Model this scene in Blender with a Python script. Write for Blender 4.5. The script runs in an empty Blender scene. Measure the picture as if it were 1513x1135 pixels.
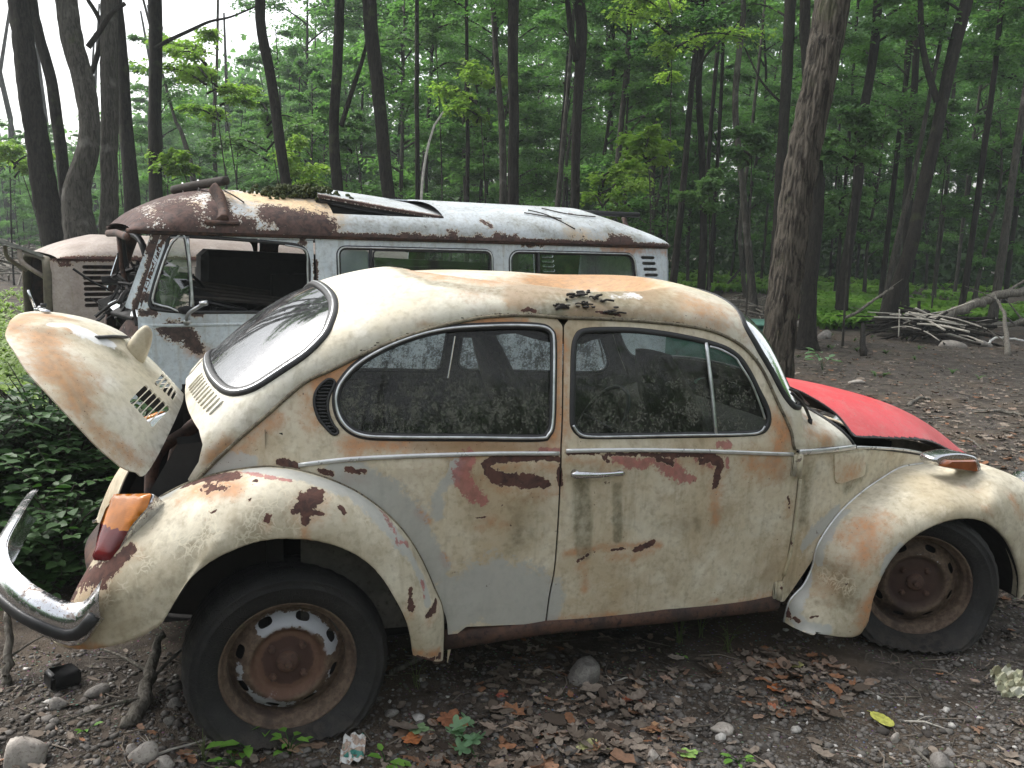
import bpy, math, random
import numpy as np
from mathutils import Vector, Matrix
from mathutils.geometry import delaunay_2d_cdt
random.seed(7); RNG = np.random.default_rng(11)
SC = bpy.context.scene
COL = SC.collection
# ------------------------------------------------------------------ camera
CAM = np.array([-.2276, -3.2616, 1.5617]); YAW, PITCH, ROLL, FPX = -.3444, .1688, .0347, 1301.7
cf = np.array([math.sin(-YAW)*math.cos(PITCH), math.cos(YAW)*math.cos(PITCH), -math.sin(PITCH)])
cr_ = np.array([math.cos(YAW), math.sin(YAW), 0.]); cu_ = np.cross(cr_, cf)
cr0, cu0 = cr_*math.cos(ROLL)+cu_*math.sin(ROLL), -cr_*math.sin(ROLL)+cu_*math.cos(ROLL)
def ray(x, y): return cf+cr0*(x-756.5)/FPX-cu0*(y-567.5)/FPX
def atY(x, y, Y):
    d = ray(x, y); return CAM+d*(Y-CAM[1])/d[1]
def atZ(x, y, Z):
    d = ray(x, y); return CAM+d*(Z-CAM[2])/d[2]
def atD(x, y, D): return CAM+ray(x, y)*D          # D = depth along the view axis
def pj(P):
    d = np.asarray(P, float)-CAM; z = d@cf
    return 756.5+FPX*(d@cr0)/z, 567.5-FPX*(d@cu0)/z, z
def Q(ox, oy, s, pts): return [(ox+p[0]/s, oy+p[1]/s) for p in pts]   # crop reading -> photo pixel
# ------------------------------------------------------------------ curves
def spl(pts, n=8, closed=False):
    P = np.asarray(pts, float); m = len(P); out = []
    if m < 3 and not closed:
        t = np.linspace(0, 1, n+1)[:, None]; return P[0]*(1-t)+P[1]*t
    segs = m if closed else m-1
    for i in range(segs):
        if closed: p0, p1, p2, p3 = P[(i-1) % m], P[i], P[(i+1) % m], P[(i+2) % m]
        else: p0, p1, p2, p3 = P[max(i-1, 0)], P[i], P[i+1], P[min(i+2, m-1)]
        for k in range(n):
            t = k/n
            out.append(.5*((2*p1)+(-p0+p2)*t+(2*p0-5*p1+4*p2-p3)*t*t+(-p0+3*p1-3*p2+p3)*t**3))
    if not closed: out.append(P[-1])
    return np.array(out)
def resamp(P, n=None, step=None, closed=False):
    P = np.asarray(P, float)
    if closed: P = np.vstack([P, P[:1]])
    d = np.r_[0, np.cumsum(np.linalg.norm(np.diff(P, axis=0), axis=1))]
    keep = np.r_[True, np.diff(d) > 1e-9]; P = P[keep]; d = d[keep]
    if n is None: n = max(4, int(round(d[-1]/step)))
    t = np.linspace(0, d[-1], n+1)
    if closed: t = t[:-1]
    return np.stack([np.interp(t, d, P[:, k]) for k in range(P.shape[1])], 1)
def interp_tab(tab, n=12):
    P = spl(tab, n); return lambda x: np.interp(x, P[:, 0], P[:, 1])
def sstep(a, b, x):
    t = np.clip((x-a)/(b-a), 0, 1); return t*t*(3-2*t)
def inpoly(P, poly):
    x, y = P[:, 0], P[:, 1]; r = np.zeros(len(P), bool); n = len(poly)
    for i in range(n):
        x1, y1 = poly[i]; x2, y2 = poly[(i+1) % n]
        if y1 == y2: continue
        c = ((y1 > y) != (y2 > y)) & (x < (x2-x1)*(y-y1)/(y2-y1)+x1)
        r ^= c
    return r
# ------------------------------------------------------------------ objects
def tag(o, label=None, cat=None, group=None, kind=None):
    if label: o['label'] = label
    if cat: o['category'] = cat
    if group: o['group'] = group
    if kind: o['kind'] = kind
    return o
def empty(name, loc=(0, 0, 0), rz=0, label=None, cat=None, group=None):
    o = bpy.data.objects.new(name, None); COL.objects.link(o); o.location = loc; o.rotation_euler = (0, 0, rz)
    o.empty_display_size = .1
    return tag(o, label, cat, group)
def mk(name, V, F, mat, parent=None, smooth=True, attrs=None, mats=None, fm=None, M=None):
    me = bpy.data.meshes.new(name)
    V = np.asarray(V, float)
    if M is not None: V = (np.c_[V, np.ones(len(V))]@np.array(M).T)[:, :3]
    me.from_pydata([tuple(v) for v in V], [], [tuple(int(i) for i in f) for f in F])
    for m in (mats or [mat]): me.materials.append(m)
    if fm is not None: me.polygons.foreach_set('material_index', np.asarray(fm, np.int32))
    if smooth: me.polygons.foreach_set('use_smooth', [True]*len(me.polygons))
    if attrs is not None:
        for i, nm in enumerate(('pa', 'pb')):
            a = me.attributes.new(nm, 'FLOAT_COLOR', 'POINT')
            buf = np.ones((len(V), 4), np.float32); buf[:, :3] = attrs[:, 3*i:3*i+3]
            a.data.foreach_set('color', buf.ravel())
    me.update()
    o = bpy.data.objects.new(name, me); COL.objects.link(o)
    if parent: o.parent = parent
    return o
class MB:
    """collects shapes into one mesh"""
    def __init__(s): s.V = []; s.F = []; s.m = []; s.n = 0
    def add(s, V, F, mi=0):
        V = np.asarray(V, float); s.V.append(V); s.F += [tuple(i+s.n for i in f) for f in F]; s.m += [mi]*len(F); s.n += len(V); return s
    def box(s, c, size, R=None, mi=0, bev=0.0):
        x, y, z = [k/2 for k in size]
        b = min(bev, min(x, y, z)*.9)
        if b > 0:
            V = []
            for sx in (-1, 1):
                for sy in (-1, 1):
                    for sz in (-1, 1):
                        V += [(sx*x, sy*(y-b), sz*(z-b)), (sx*(x-b), sy*y, sz*(z-b)), (sx*(x-b), sy*(y-b), sz*z)]
            V = np.array(V)
            def I(sx, sy, sz, k): return (((sx+1)//2)*4+((sy+1)//2)*2+(sz+1)//2)*3+k
            F = []
            for a in (-1, 1):
                F.append([I(a, -1, -1, 0), I(a, 1, -1, 0), I(a, 1, 1, 0), I(a, -1, 1, 0)][::a])
                F.append([I(-1, a, -1, 1), I(1, a, -1, 1), I(1, a, 1, 1), I(-1, a, 1, 1)][::-a])
                F.append([I(-1, -1, a, 2), I(1, -1, a, 2), I(1, 1, a, 2), I(-1, 1, a, 2)][::a])
                for c2 in (-1, 1):
                    F.append([I(a, c2, -1, 0), I(a, c2, 1, 0), I(a, c2, 1, 1), I(a, c2, -1, 1)])
                    F.append([I(a, -1, c2, 0), I(a, 1, c2, 0), I(a, 1, c2, 2), I(a, -1, c2, 2)])
                    F.append([I(-1, a, c2, 1), I(1, a, c2, 1), I(1, a, c2, 2), I(-1, a, c2, 2)])
                    for c3 in (-1, 1): F.append([I(a, c2, c3, 0), I(a, c2, c3, 1), I(a, c2, c3, 2)])
        else:
            V = np.array([(sx*x, sy*y, sz*z) for sx in (-1, 1) for sy in (-1, 1) for sz in (-1, 1)])
            F = [(0, 1, 3, 2), (4, 6, 7, 5), (0, 4, 5, 1), (2, 3, 7, 6), (0, 2, 6, 4), (1, 5, 7, 3)]
        if R is not None: V = V@np.array(R).T
        return s.add(V+np.array(c), F, mi)
    def tube(s, P, r, n=8, closed=False, mi=0, cap=True, flat=None, up=None):
        P = np.asarray(P, float); m = len(P)
        rr = np.broadcast_to(np.asarray(r, float), (m,))
        T = np.roll(P, -1, 0)-np.roll(P, 1, 0) if closed else np.gradient(P, axis=0)
        T /= np.linalg.norm(T, axis=1)[:, None]+1e-12
        a = np.array(up if up is not None else (0, 0, 1.)); 
        if up is None and abs(T[0]@a) > .9: a = np.array((1., 0, 0))
        V = []; A = a
        for i in range(m):
            if up is None or i == 0 or True:
                A = A-T[i]*(A@T[i]); A /= np.linalg.norm(A)+1e-12
            B = np.cross(T[i], A)
            for k in range(n):
                th = 2*math.pi*k/n
                ca, sa = math.cos(th), math.sin(th)
                V.append(P[i]+rr[i]*(A*ca*(flat[0] if flat else 1)+B*sa*(flat[1] if flat else 1)))
            if up is not None: A = np.array(up, float)
        F = []
        for i in range(m if closed else m-1):
            j = (i+1) % m
            for k in range(n): F.append((i*n+k, i*n+(k+1) % n, j*n+(k+1) % n, j*n+k))
        if cap and not closed:
            F.append(tuple(range(n))[::-1]); F.append(tuple((m-1)*n+k for k in range(n)))
        return s.add(V, F, mi)
    def lathe(s, prof, c=(0, 0, 0), R=None, n=48, mi=0, noise=None):
        """profile (r, h) revolved about the local z axis"""
        V = []
        for k in range(n):
            th = 2*math.pi*k/n
            for (r, h) in prof: V.append((r*math.cos(th), r*math.sin(th), h))
        V = np.array(V); m = len(prof)
        if R is not None: V = V@np.array(R).T
        V = V+np.array(c); F = []
        for k in range(n):
            j = (k+1) % n
            for i in range(m-1): F.append((k*m+i, j*m+i, j*m+i+1, k*m+i+1))
        return s.add(V, F, mi)
    def grid(s, P, mi=0, closeu=False, flip=False):
        P = np.asarray(P, float); a, b = P.shape[:2]; F = []
        for i in range(a if closeu else a-1):
            for j in range(b-1):
                q = (i*b+j, ((i+1) % a)*b+j, ((i+1) % a)*b+j+1, i*b+j+1)
                F.append(q[::-1] if flip else q)
        return s.add(P.reshape(-1, 3), F, mi)
    def build(s, name, mat, parent=None, smooth=True, mats=None, M=None, attrs=None):
        return mk(name, np.vstack(s.V), s.F, mat, parent, smooth, mats=mats, fm=s.m if mats else None, M=M, attrs=attrs)
def sphere_pts(n, m, c, rad):
    V = []
    for i in range(n+1):
        ph = math.pi*i/n
        for j in range(m): V.append((c[0]+rad[0]*math.sin(ph)*math.cos(2*math.pi*j/m), c[1]+rad[1]*math.sin(ph)*math.sin(2*math.pi*j/m), c[2]+rad[2]*math.cos(ph)))
    F = []
    for i in range(n):
        for j in range(m): F.append((i*m+j, (i+1)*m+j, (i+1)*m+(j+1) % m, i*m+(j+1) % m))
    return np.array(V), F
def rotm(ax, a): return np.array(Matrix.Rotation(a, 3, ax))
# ------------------------------------------------------------------ parametric surfaces seen in the photograph
class Surf:
    def __init__(s, P, ur, vr, n=260): s.P = P; s.ur = ur; s.vr = vr; s.n = n; s.lut = None
    def _lut(s):
        u = np.linspace(*s.ur, s.n); v = np.linspace(*s.vr, s.n); U, W = np.meshgrid(u, v, indexing='ij')
        U = U.ravel(); W = W.ravel(); X = s.P(U, W); x, y, z = pj(X); s.lut = (U, W, x, y, z)
    def hit(s, px, py):
        if s.lut is None: s._lut()
        U, W, x, y, z = s.lut
        d = (x-px)**2+(y-py)**2
        dm = d.min(); c = np.where(d < max(16, dm*2.5))[0]; 
        zmin = z[c].min(); c = c[z[c] < zmin+.15]; i = c[np.argmin(d[c])]
        u, v = U[i], W[i]; best = (d[i], u, v)
        eu = (s.ur[1]-s.ur[0])*1e-4; ev = (s.vr[1]-s.vr[0])*1e-4
        for _ in range(6):
            X = s.P(np.array([u, u+eu, u]), np.array([v, v, v+ev])); a, b, _z = pj(X)
            J = np.array([[(a[1]-a[0])/eu, (a[2]-a[0])/ev], [(b[1]-b[0])/eu, (b[2]-b[0])/ev]])
            r = np.array([px-a[0], py-b[0]]); e = r@r
            if e < best[0]: best = (e, u, v)
            if abs(np.linalg.det(J)) < 1e-3: break
            dd = np.linalg.solve(J, r)
            dd = np.clip(dd, [-(s.ur[1]-s.ur[0])*.03, -(s.vr[1]-s.vr[0])*.03], [(s.ur[1]-s.ur[0])*.03, (s.vr[1]-s.vr[0])*.03])
            u = min(max(u+dd[0], s.ur[0]), s.ur[1]); v = min(max(v+dd[1], s.vr[0]), s.vr[1])
        return best[1], best[2]
    def hits(s, pts): return np.array([s.hit(*p) for p in pts])
    def pt(s, uv, off=0.0):
        uv = np.atleast_2d(uv); u, v = uv[:, 0], uv[:, 1]; X = s.P(u, v)
        if off == 0: return X
        return X+s.nrm(uv)*off
    def nrm(s, uv):
        uv = np.atleast_2d(uv); u, v = uv[:, 0], uv[:, 1]
        eu = (s.ur[1]-s.ur[0])*1e-3; ev = (s.vr[1]-s.vr[0])*1e-3
        n = np.cross(s.P(u+eu, v)-s.P(u-eu, v), s.P(u, v+ev)-s.P(u, v-ev))
        return s.sign*n/(np.linalg.norm(n, axis=1)[:, None]+1e-12)
    sign = 1
def masks(V, blobs):
    """stain fields on the surface: six channels; each blob = (channel, polyline in metres, radius, strength)"""
    A = np.zeros((len(V), 6), np.float32)
    for bb in blobs:
        ch, L, r = bb[:3]; st = bb[3] if len(bb) > 3 else 1.
        L = np.atleast_2d(L); d = np.full(len(V), 1e9)
        rr = np.broadcast_to(np.asarray(r, float), (len(L),))
        if len(L) == 1: d = np.linalg.norm(V-L[0], axis=1)/rr[0]
        for a, b, ra, rb in zip(L[:-1], L[1:], rr[:-1], rr[1:]):
            ab = b-a; t = np.clip(((V-a)@ab)/(ab@ab+1e-12), 0, 1)
            q = np.linalg.norm(V-a-t[:, None]*ab, axis=1)/(ra+(rb-ra)*t); d = np.minimum(d, q)
        A[:, ch] = np.maximum(A[:, ch], st*np.clip(1-.5*d, 0, 1))
    return A
def tri2d(outer, holes, res, scale=(1, 1), extra=None):
    S = np.array(scale, float)
    loops = [np.asarray(outer)*S]+[np.asarray(h)*S for h in holes]
    pts = []; edges = []
    for L in loops:
        b = len(pts); n = len(L); pts += [tuple(p) for p in L]; edges += [(b+i, b+(i+1) % n) for i in range(n)]
    lo = loops[0].min(0); hi = loops[0].max(0); nb = len(pts)
    ys = np.arange(lo[1], hi[1], res*.87); G = []
    for k, y in enumerate(ys):
        x = np.arange(lo[0]+(res/2 if k % 2 else 0), hi[0], res); G.append(np.c_[x, np.full(len(x), y)])
    G = np.vstack(G); G = G+RNG.uniform(-.12, .12, G.shape)*res
    ok = inpoly(G, loops[0])
    for h in loops[1:]: ok &= ~inpoly(G, h)
    B = np.array(pts)
    G = G[ok]; keep = np.ones(len(G), bool)
    for i in range(0, len(G), 2000):
        dd = ((G[i:i+2000, None]-B[None])**2).sum(2).min(1); keep[i:i+2000] = dd > (res*.45)**2
    G = G[keep]
    P = np.vstack([B, G])
    r = delaunay_2d_cdt([Vector(p) for p in P], edges, [], 0, 1e-7)
    VV = np.array([tuple(v) for v in r[0]]); F = np.array([f for f in r[2] if len(f) == 3])
    c = VV[F].mean(1); ok = inpoly(c, loops[0])
    for h in loops[1:]: ok &= ~inpoly(c, h)
    F = F[ok]; a = VV[F]; s = np.cross(a[:, 1]-a[:, 0], a[:, 2]-a[:, 0]); F[s < 0] = F[s < 0][:, ::-1]
    return VV/S, F
def panel(name, surf, outer, holes, res, mat, parent, thick=.006, blobs=(), scale=(1, 1), inner=None, mirror=False, warp=None, off=0.0, rim=True):
    """a sheet-metal panel cut out of a surface: outer skin, inner skin and the edge between them"""
    outer = resamp(outer, step=res*.7, closed=True) if rim else np.asarray(outer)
    mats_l = [mat, inner or mat]
    UV, F = tri2d(outer, holes, res, scale)
    N = surf.nrm(UV); V = surf.P(UV[:, 0], UV[:, 1])+N*off
    if warp is not None: V = warp(V)
    a = V[F]; fn = np.cross(a[:, 1]-a[:, 0], a[:, 2]-a[:, 0])
    if (fn*N[F[:, 0]]).sum() < 0: F = F[:, ::-1]
    n = len(V)
    # boundary edges
    E = {}
    for f in F:
        for i in range(3):
            e = (f[i], f[(i+1) % 3]); k = (min(e), max(e))
            E[k] = None if k in E else e
    bd = [e for e in E.values() if e]
    bv = set(i for e in bd for i in e)
    W = V-N*thick
    VV = np.vstack([V, W]); FF = [tuple(f) for f in F]+[tuple(f[::-1]+n) for f in F]; fm = [0]*len(F)+[1]*len(F)
    base = len(VV); idx = {v: i for i, v in enumerate(sorted(bv))}; nb = len(idx); o = sorted(bv)
    VV = np.vstack([VV, V[o], W[o]])
    for (p, q) in bd:
        FF.append((base+idx[q], base+idx[p], base+nb+idx[p], base+nb+idx[q])); fm.append(0)
    A = masks(VV, blobs)
    if mirror:
        VV = VV*np.array([1, -1, 1]); FF = [f[::-1] for f in FF]
    return mk(name, VV, FF, mat, parent, True, A, mats=mats_l, fm=fm)
# ------------------------------------------------------------------ node helpers
def nd(nt, t, ins=None, **props):
    n = nt.nodes.new(t)
    for k, v in props.items(): setattr(n, k, v)
    for k, v in (ins or {}).items():
        s = n.inputs[k]
        if isinstance(v, bpy.types.NodeSocket): nt.links.new(v, s)
        else: s.default_value = v
    return n
class NT:
    def __init__(s, name):
        s.mat = bpy.data.materials.new(name); s.mat.use_nodes = True; s.nt = s.mat.node_tree; s.nt.nodes.clear()
        s.out = nd(s.nt, 'ShaderNodeOutputMaterial'); s.tc = nd(s.nt, 'ShaderNodeTexCoord').outputs['Object']
    def m(s, op, a, b=0.0, c=None, clamp=False):
        i = {0: a, 1: b}
        if c is not None: i[2] = c
        return nd(s.nt, 'ShaderNodeMath', i, operation=op, use_clamp=clamp).outputs[0]
    def mix(s, f, a, b, bt='MIX'):
        a = (*a, 1) if isinstance(a, tuple) and len(a) == 3 else a; b = (*b, 1) if isinstance(b, tuple) and len(b) == 3 else b
        return nd(s.nt, 'ShaderNodeMix', {0: f, 6: a, 7: b}, data_type='RGBA', blend_type=bt).outputs[2]
    def mr(s, v, a, b, c=0., d=1., smooth=True):
        return nd(s.nt, 'ShaderNodeMapRange', {0: v, 1: a, 2: b, 3: c, 4: d}, interpolation_type='SMOOTHSTEP' if smooth else 'LINEAR').outputs[0]
    def noise(s, sc, det=4, rough=.55, vec=None, dist=0.): return nd(s.nt, 'ShaderNodeTexNoise', {'Vector': vec or s.tc, 'Scale': sc, 'Detail': det, 'Roughness': rough, 'Distortion': dist}).outputs[0]
    def noisec(s, sc, det=3, vec=None): return nd(s.nt, 'ShaderNodeTexNoise', {'Vector': vec or s.tc, 'Scale': sc, 'Detail': det}).outputs[1]
    def vor(s, sc, feat='F1', vec=None, rnd=1.): return nd(s.nt, 'ShaderNodeTexVoronoi', {'Vector': vec or s.tc, 'Scale': sc, 'Randomness': rnd}, feature=feat)
    def map(s, scale=(1, 1, 1), loc=(0, 0, 0), vec=None, rot=(0, 0, 0)): return nd(s.nt, 'ShaderNodeMapping', {'Vector': vec or s.tc, 'Scale': scale, 'Location': loc, 'Rotation': rot}).outputs[0]
    def sep(s, v): return nd(s.nt, 'ShaderNodeSeparateXYZ', {0: v}).outputs
    def vadd(s, a, b): return nd(s.nt, 'ShaderNodeVectorMath', {0: a, 1: b}, operation='ADD').outputs[0]
    def vsc(s, a, k): return nd(s.nt, 'ShaderNodeVectorMath', {0: a, 'Scale': k}, operation='SCALE').outputs[0]
    def attr(s, n):
        a = nd(s.nt, 'ShaderNodeAttribute', attribute_name=n).outputs['Vector']; return s.sep(a)
    def bump(s, h, st=.3, dist=.01, nrm=None):
        i = {'Height': h, 'Strength': st, 'Distance': dist}
        if nrm is not None: i['Normal'] = nrm
        return nd(s.nt, 'ShaderNodeBump', i).outputs[0]
    def bsdf(s, **k):
        ins = {}
        for a, v in k.items():
            a = a.replace('_', ' ')
            if isinstance(v, tuple) and len(v) == 3: v = (*v, 1)
            ins[a] = v
        return nd(s.nt, 'ShaderNodeBsdfPrincipled', ins)
    def fin(s, sh): s.nt.links.new(sh.outputs[0] if hasattr(sh, 'outputs') else sh, s.out.inputs[0]); return s.mat
def simple(name, col, rough=.6, metal=0., n=None, var=.25, bump=.15, sc=20, spec=.5):
    t = NT(name); f = t.noise(sc, 5)
    c2 = tuple(c*(1-var) for c in col); c1 = tuple(min(1, c*(1+var)) for c in col)
    c = t.mix(t.mr(f, .3, .7), c2, c1)
    return t.fin(t.bsdf(Base_Color=c, Roughness=t.mr(f, .2, .8, rough*.85, min(1, rough*1.15)), Metallic=metal, Specular_IOR_Level=spec, Normal=t.bump(f, bump, .01)))
# ------------------------------------------------------------------ materials
def paint(name, base, pale, tan, rustc=(.055, .032, .028), rough=.42, crack=True, orange=(.37, .165, .066), grey=(.36, .375, .37), redc=(.26, .085, .08), speck=.70):
    t = NT(name); A = t.attr('pa'); B = t.attr('pb')
    n1 = t.noise(2.6, 6, .6); n2 = t.noise(11, 8, .62); n3 = t.noise(45, 6, .6); n4 = t.noise(150, 3, .6)
    wob = t.vadd(t.tc, t.vsc(t.noisec(14, 5), .10))
    col = t.mix(t.mr(n2, .38, .66), base, pale)
    col = t.mix(t.m('MULTIPLY', t.mr(n1, .42, .66), .75), col, tan)
    col = t.mix(t.m('MULTIPLY', t.mr(n3, .45, .72), .38), col, tuple(c*.5 for c in tan))
    nb = t.noise(5.5, 8, .7, dist=.4); col = t.mix(t.m('MULTIPLY', t.mr(nb, .5, .66), .42), col, tuple(c*.62 for c in tan))
    col = t.mix(t.m('MULTIPLY', t.mr(nb, .34, .46, 1, 0), .45), col, tuple(min(1, c*1.12) for c in pale))
    # vertical wash streaks
    st = t.noise(1, 5, .6, vec=t.map((26, 26, 2.2)))
    col = t.mix(t.m('MULTIPLY', t.mr(st, .52, .72), .34), col, (.24, .19, .11))
    # grime; the shade painted into the roof dent shares this channel
    g = t.mr(t.m('ADD', B[1], t.m('MULTIPLY', t.m('SUBTRACT', n2, .5), .9)), .12, .75)
    g = t.m('MULTIPLY', g, t.mr(n3, .25, .7, .45, 1.))
    col = t.mix(t.m('MULTIPLY', g, .78), col, (.145, .13, .075))
    # pale hairline pattern (crazed lacquer)
    if crack:
        v = t.vor(21, 'DISTANCE_TO_EDGE', vec=wob).outputs['Distance']
        v2 = t.vor(40, 'DISTANCE_TO_EDGE', vec=wob).outputs['Distance']
        ln = t.m('MAXIMUM', t.m('MULTIPLY', t.mr(v, .02, .07, 1, 0), t.mr(n2, .42, .55)), t.m('MULTIPLY', t.mr(v2, .03, .09, 1, 0), t.mr(n2, .5, .6)))
        ln = t.m('MULTIPLY', ln, t.mr(t.m('ADD', B[2], t.m('MULTIPLY', t.m('SUBTRACT', n1, .5), 1.6)), .35, .6))
        col = t.mix(t.m('MULTIPLY', ln, .65), col, (.66, .60, .46))
    # orange bleed
    o = t.mr(t.m('ADD', A[1], t.m('ADD', t.m('MULTIPLY', t.m('SUBTRACT', n2, .5), 1.0), t.m('MULTIPLY', t.m('SUBTRACT', n3, .5), .5))), .14, .9)
    oc = t.mix(t.mr(n3, .35, .65), orange, tuple(min(1, c*1.5) for c in orange))
    col = t.mix(t.m('MULTIPLY', t.m('MULTIPLY', o, .85), t.m('SUBTRACT', 1., t.m('MULTIPLY', g, .75))), col, oc)
    # primer grey and old red coat
    nm = t.noise(24, 8, .68, dist=.6); e = t.m('ADD', t.m('MULTIPLY', t.m('SUBTRACT', nm, .5), 1.1), t.m('MULTIPLY', t.m('SUBTRACT', t.noise(80, 4, .6), .5), .85))
    e2 = t.m('MULTIPLY', t.m('SUBTRACT', n2, .5), .8)
    gm = t.mr(t.m('ADD', A[2], t.m('ADD', t.m('MULTIPLY', e, .6), e2)), .40, .62)
    gcol = t.mix(t.mr(n1, .3, .7), grey, tuple(min(1, c*1.25) for c in grey))
    col = t.mix(t.m('MULTIPLY', gm, .72), col, gcol)
    rm = t.mr(t.m('ADD', B[0], t.m('MULTIPLY', e, 1.3)), .42, .60)
    col = t.mix(t.m('MULTIPLY', rm, .8), col, t.mix(t.mr(n3, .35, .7), redc, tuple(min(1, c*1.7) for c in redc)))
    # bare brown metal, crisp flaked edges, plus scattered chips
    ru = t.m('ADD', A[0], t.m('ADD', e, t.m('MULTIPLY', t.m('SUBTRACT', n3, .5), .75)))
    rmask = t.mr(ru, .49, .515)
    halo = t.m('MULTIPLY', t.mr(ru, .36, .47), .75)
    col = t.mix(halo, col, t.mix(n3, (.30, .13, .05), (.68, .62, .46)))
    chip = t.m('MULTIPLY', t.mr(t.noise(26, 6, .7), speck-.005, speck+.005), t.mr(n1, .4, .6))
    pit = t.m('MULTIPLY', t.mr(n4, .66, .70), t.mr(t.m('ADD', A[1], t.m('MULTIPLY', n1, .25)), .3, .6))
    rmask = t.m('MAXIMUM', t.m('MAXIMUM', rmask, chip), t.m('MULTIPLY', pit, .8))
    col = t.mix(rmask, col, t.mix(t.mr(nm, .35, .65), rustc, (rustc[0]*2.3, rustc[1]*1.9, rustc[2]*1.7)))
    h = t.m('ADD', t.m('MULTIPLY', rmask, -1.), t.m('ADD', t.m('MULTIPLY', n3, .22), t.m('MULTIPLY', n4, .10)))
    b = t.bump(h, .5, .005)
    r = t.m('ADD', t.m('MULTIPLY', rmask, .4), t.mr(n2, .3, .7, rough, rough+.22), clamp=True)
    r = t.m('ADD', r, t.m('MULTIPLY', o, .15), clamp=True)
    return t.fin(t.bsdf(Base_Color=col, Roughness=r, Specular_IOR_Level=.42, Normal=b))
M = {}
M['cream'] = paint('cream_paint', (.60, .525, .39), (.70, .645, .52), (.45, .34, .205), speck=.675)
M['blue'] = paint('pale_blue_paint', (.58, .65, .70), (.68, .74, .77), (.50, .54, .56), rustc=(.045, .035, .033), crack=False, speck=.66, rough=.4)
M['beige'] = paint('pink_beige_paint', (.36, .30, .265), (.43, .37, .33), (.30, .24, .2), crack=False, speck=.78, rough=.6)
M['rustpan'] = paint('rusted_roof_paint', (.085, .055, .05), (.13, .085, .075), (.20, .09, .055), crack=False, rough=.6)
def rustmat(name, a, b, c, rough=.85, sc=9):
    t = NT(name); n = t.noise(sc, 8, .65); n2 = t.noise(sc*5, 6, .6)
    col = t.mix(t.mr(n, .35, .65), a, b); col = t.mix(t.mr(n2, .5, .7), col, c)
    return t.fin(t.bsdf(Base_Color=col, Roughness=rough, Normal=t.bump(n2, .5, .006)))
M['rust'] = rustmat('bare_rust', (.040, .026, .023), (.105, .052, .034), (.022, .015, .014))
M['rust2'] = rustmat('hub_rust', (.085, .048, .036), (.13, .07, .048), (.045, .028, .024), sc=14)
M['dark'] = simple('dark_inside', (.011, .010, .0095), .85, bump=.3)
M['liner'] = rustmat('grey_liner', (.06, .057, .05), (.10, .093, .08), (.04, .036, .03))
M['black'] = simple('black_rubber', (.018, .018, .019), .5, sc=40, bump=.1)
M['seat'] = rustmat('seat_vinyl', (.05, .045, .037), (.10, .09, .07), (.02, .018, .016), sc=16)
def chrome():
    t = NT('weathered_chrome'); n = t.noise(9, 8, .7); n2 = t.noise(70, 4, .6)
    f = t.m('MAXIMUM', t.m('MULTIPLY', t.mr(n, .52, .64), t.mr(n2, .42, .6)), t.m('MULTIPLY', t.mr(t.noise(160, 3), .60, .66), t.mr(n, .40, .55)))
    col = t.mix(f, (.62, .63, .65), (.16, .10, .07))
    return t.fin(t.bsdf(Base_Color=col, Metallic=t.mr(f, 0, 1, 1, .2), Roughness=t.m('ADD', t.m('MULTIPLY', f, .5), .2), Normal=t.bump(n2, .06, .003)))
M['chrome'] = chrome()
M['alu'] = simple('dull_aluminium', (.55, .56, .57), .32, .9, bump=.05)
M['trim'] = simple('pale_trim', (.66, .66, .66), .3, .6, bump=.05, var=.12)
def redpaint():
    t = NT('red_hood_paint'); n = t.noise(4, 6, .6); n3 = t.noise(60, 5, .6)
    col = t.mix(t.mr(n, .35, .68), (.62, .06, .07), (.52, .075, .08))
    col = t.mix(t.m('MULTIPLY', t.mr(n3, .45, .7), .4), col, (.55, .17, .16)); nd_ = t.noise(9, 8, .7); col = t.mix(t.m('MULTIPLY', t.mr(nd_, .48, .68), .4), col, (.46, .20, .18)); col = t.mix(t.m('MULTIPLY', t.mr(t.noise(120, 3), .66, .70), .7), col, (.10, .05, .04))
    A = t.attr('pa')
    e = t.m('ADD', A[0], t.m('MULTIPLY', t.m('SUBTRACT', t.noise(38, 7, .7), .5), 1.0))
    k = t.mr(e, .48, .52)
    col = t.mix(k, col, (.015, .012, .012))
    return t.fin(t.bsdf(Base_Color=col, Roughness=t.mr(n, .3, .7, .42, .6), Specular_IOR_Level=.4, Normal=t.bump(t.m('ADD', t.m('MULTIPLY', k, -1), t.m('MULTIPLY', n3, .2)), .3, .003)))
M['red'] = redpaint()
def tyre():
    t = NT('old_tyre_rubber'); n = t.noise(30, 6, .65); n1 = t.noise(5, 5, .6)
    col = t.mix(t.mr(n1, .35, .7), (.010, .010, .0105), (.024, .023, .022)); col = t.mix(t.m('MULTIPLY', t.mr(n, .5, .75), .35), col, (.06, .057, .05))
    z = t.sep(t.tc)[2]; mud = t.mr(t.m('ADD', z, t.m('MULTIPLY', t.m('SUBTRACT', n1, .5), .35)), -.26, -.10, .7, 0.); col = t.mix(t.m('MULTIPLY', mud, t.mr(n, .3, .6)), col, (.055, .045, .036)); cr2 = t.vor(60, 'DISTANCE_TO_EDGE').outputs['Distance']
    return t.fin(t.bsdf(Base_Color=col, Roughness=.78, Normal=t.bump(t.m('ADD', n, t.mr(cr2, 0, .08)), .4, .004)))
M['tyre'] = tyre()
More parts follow.
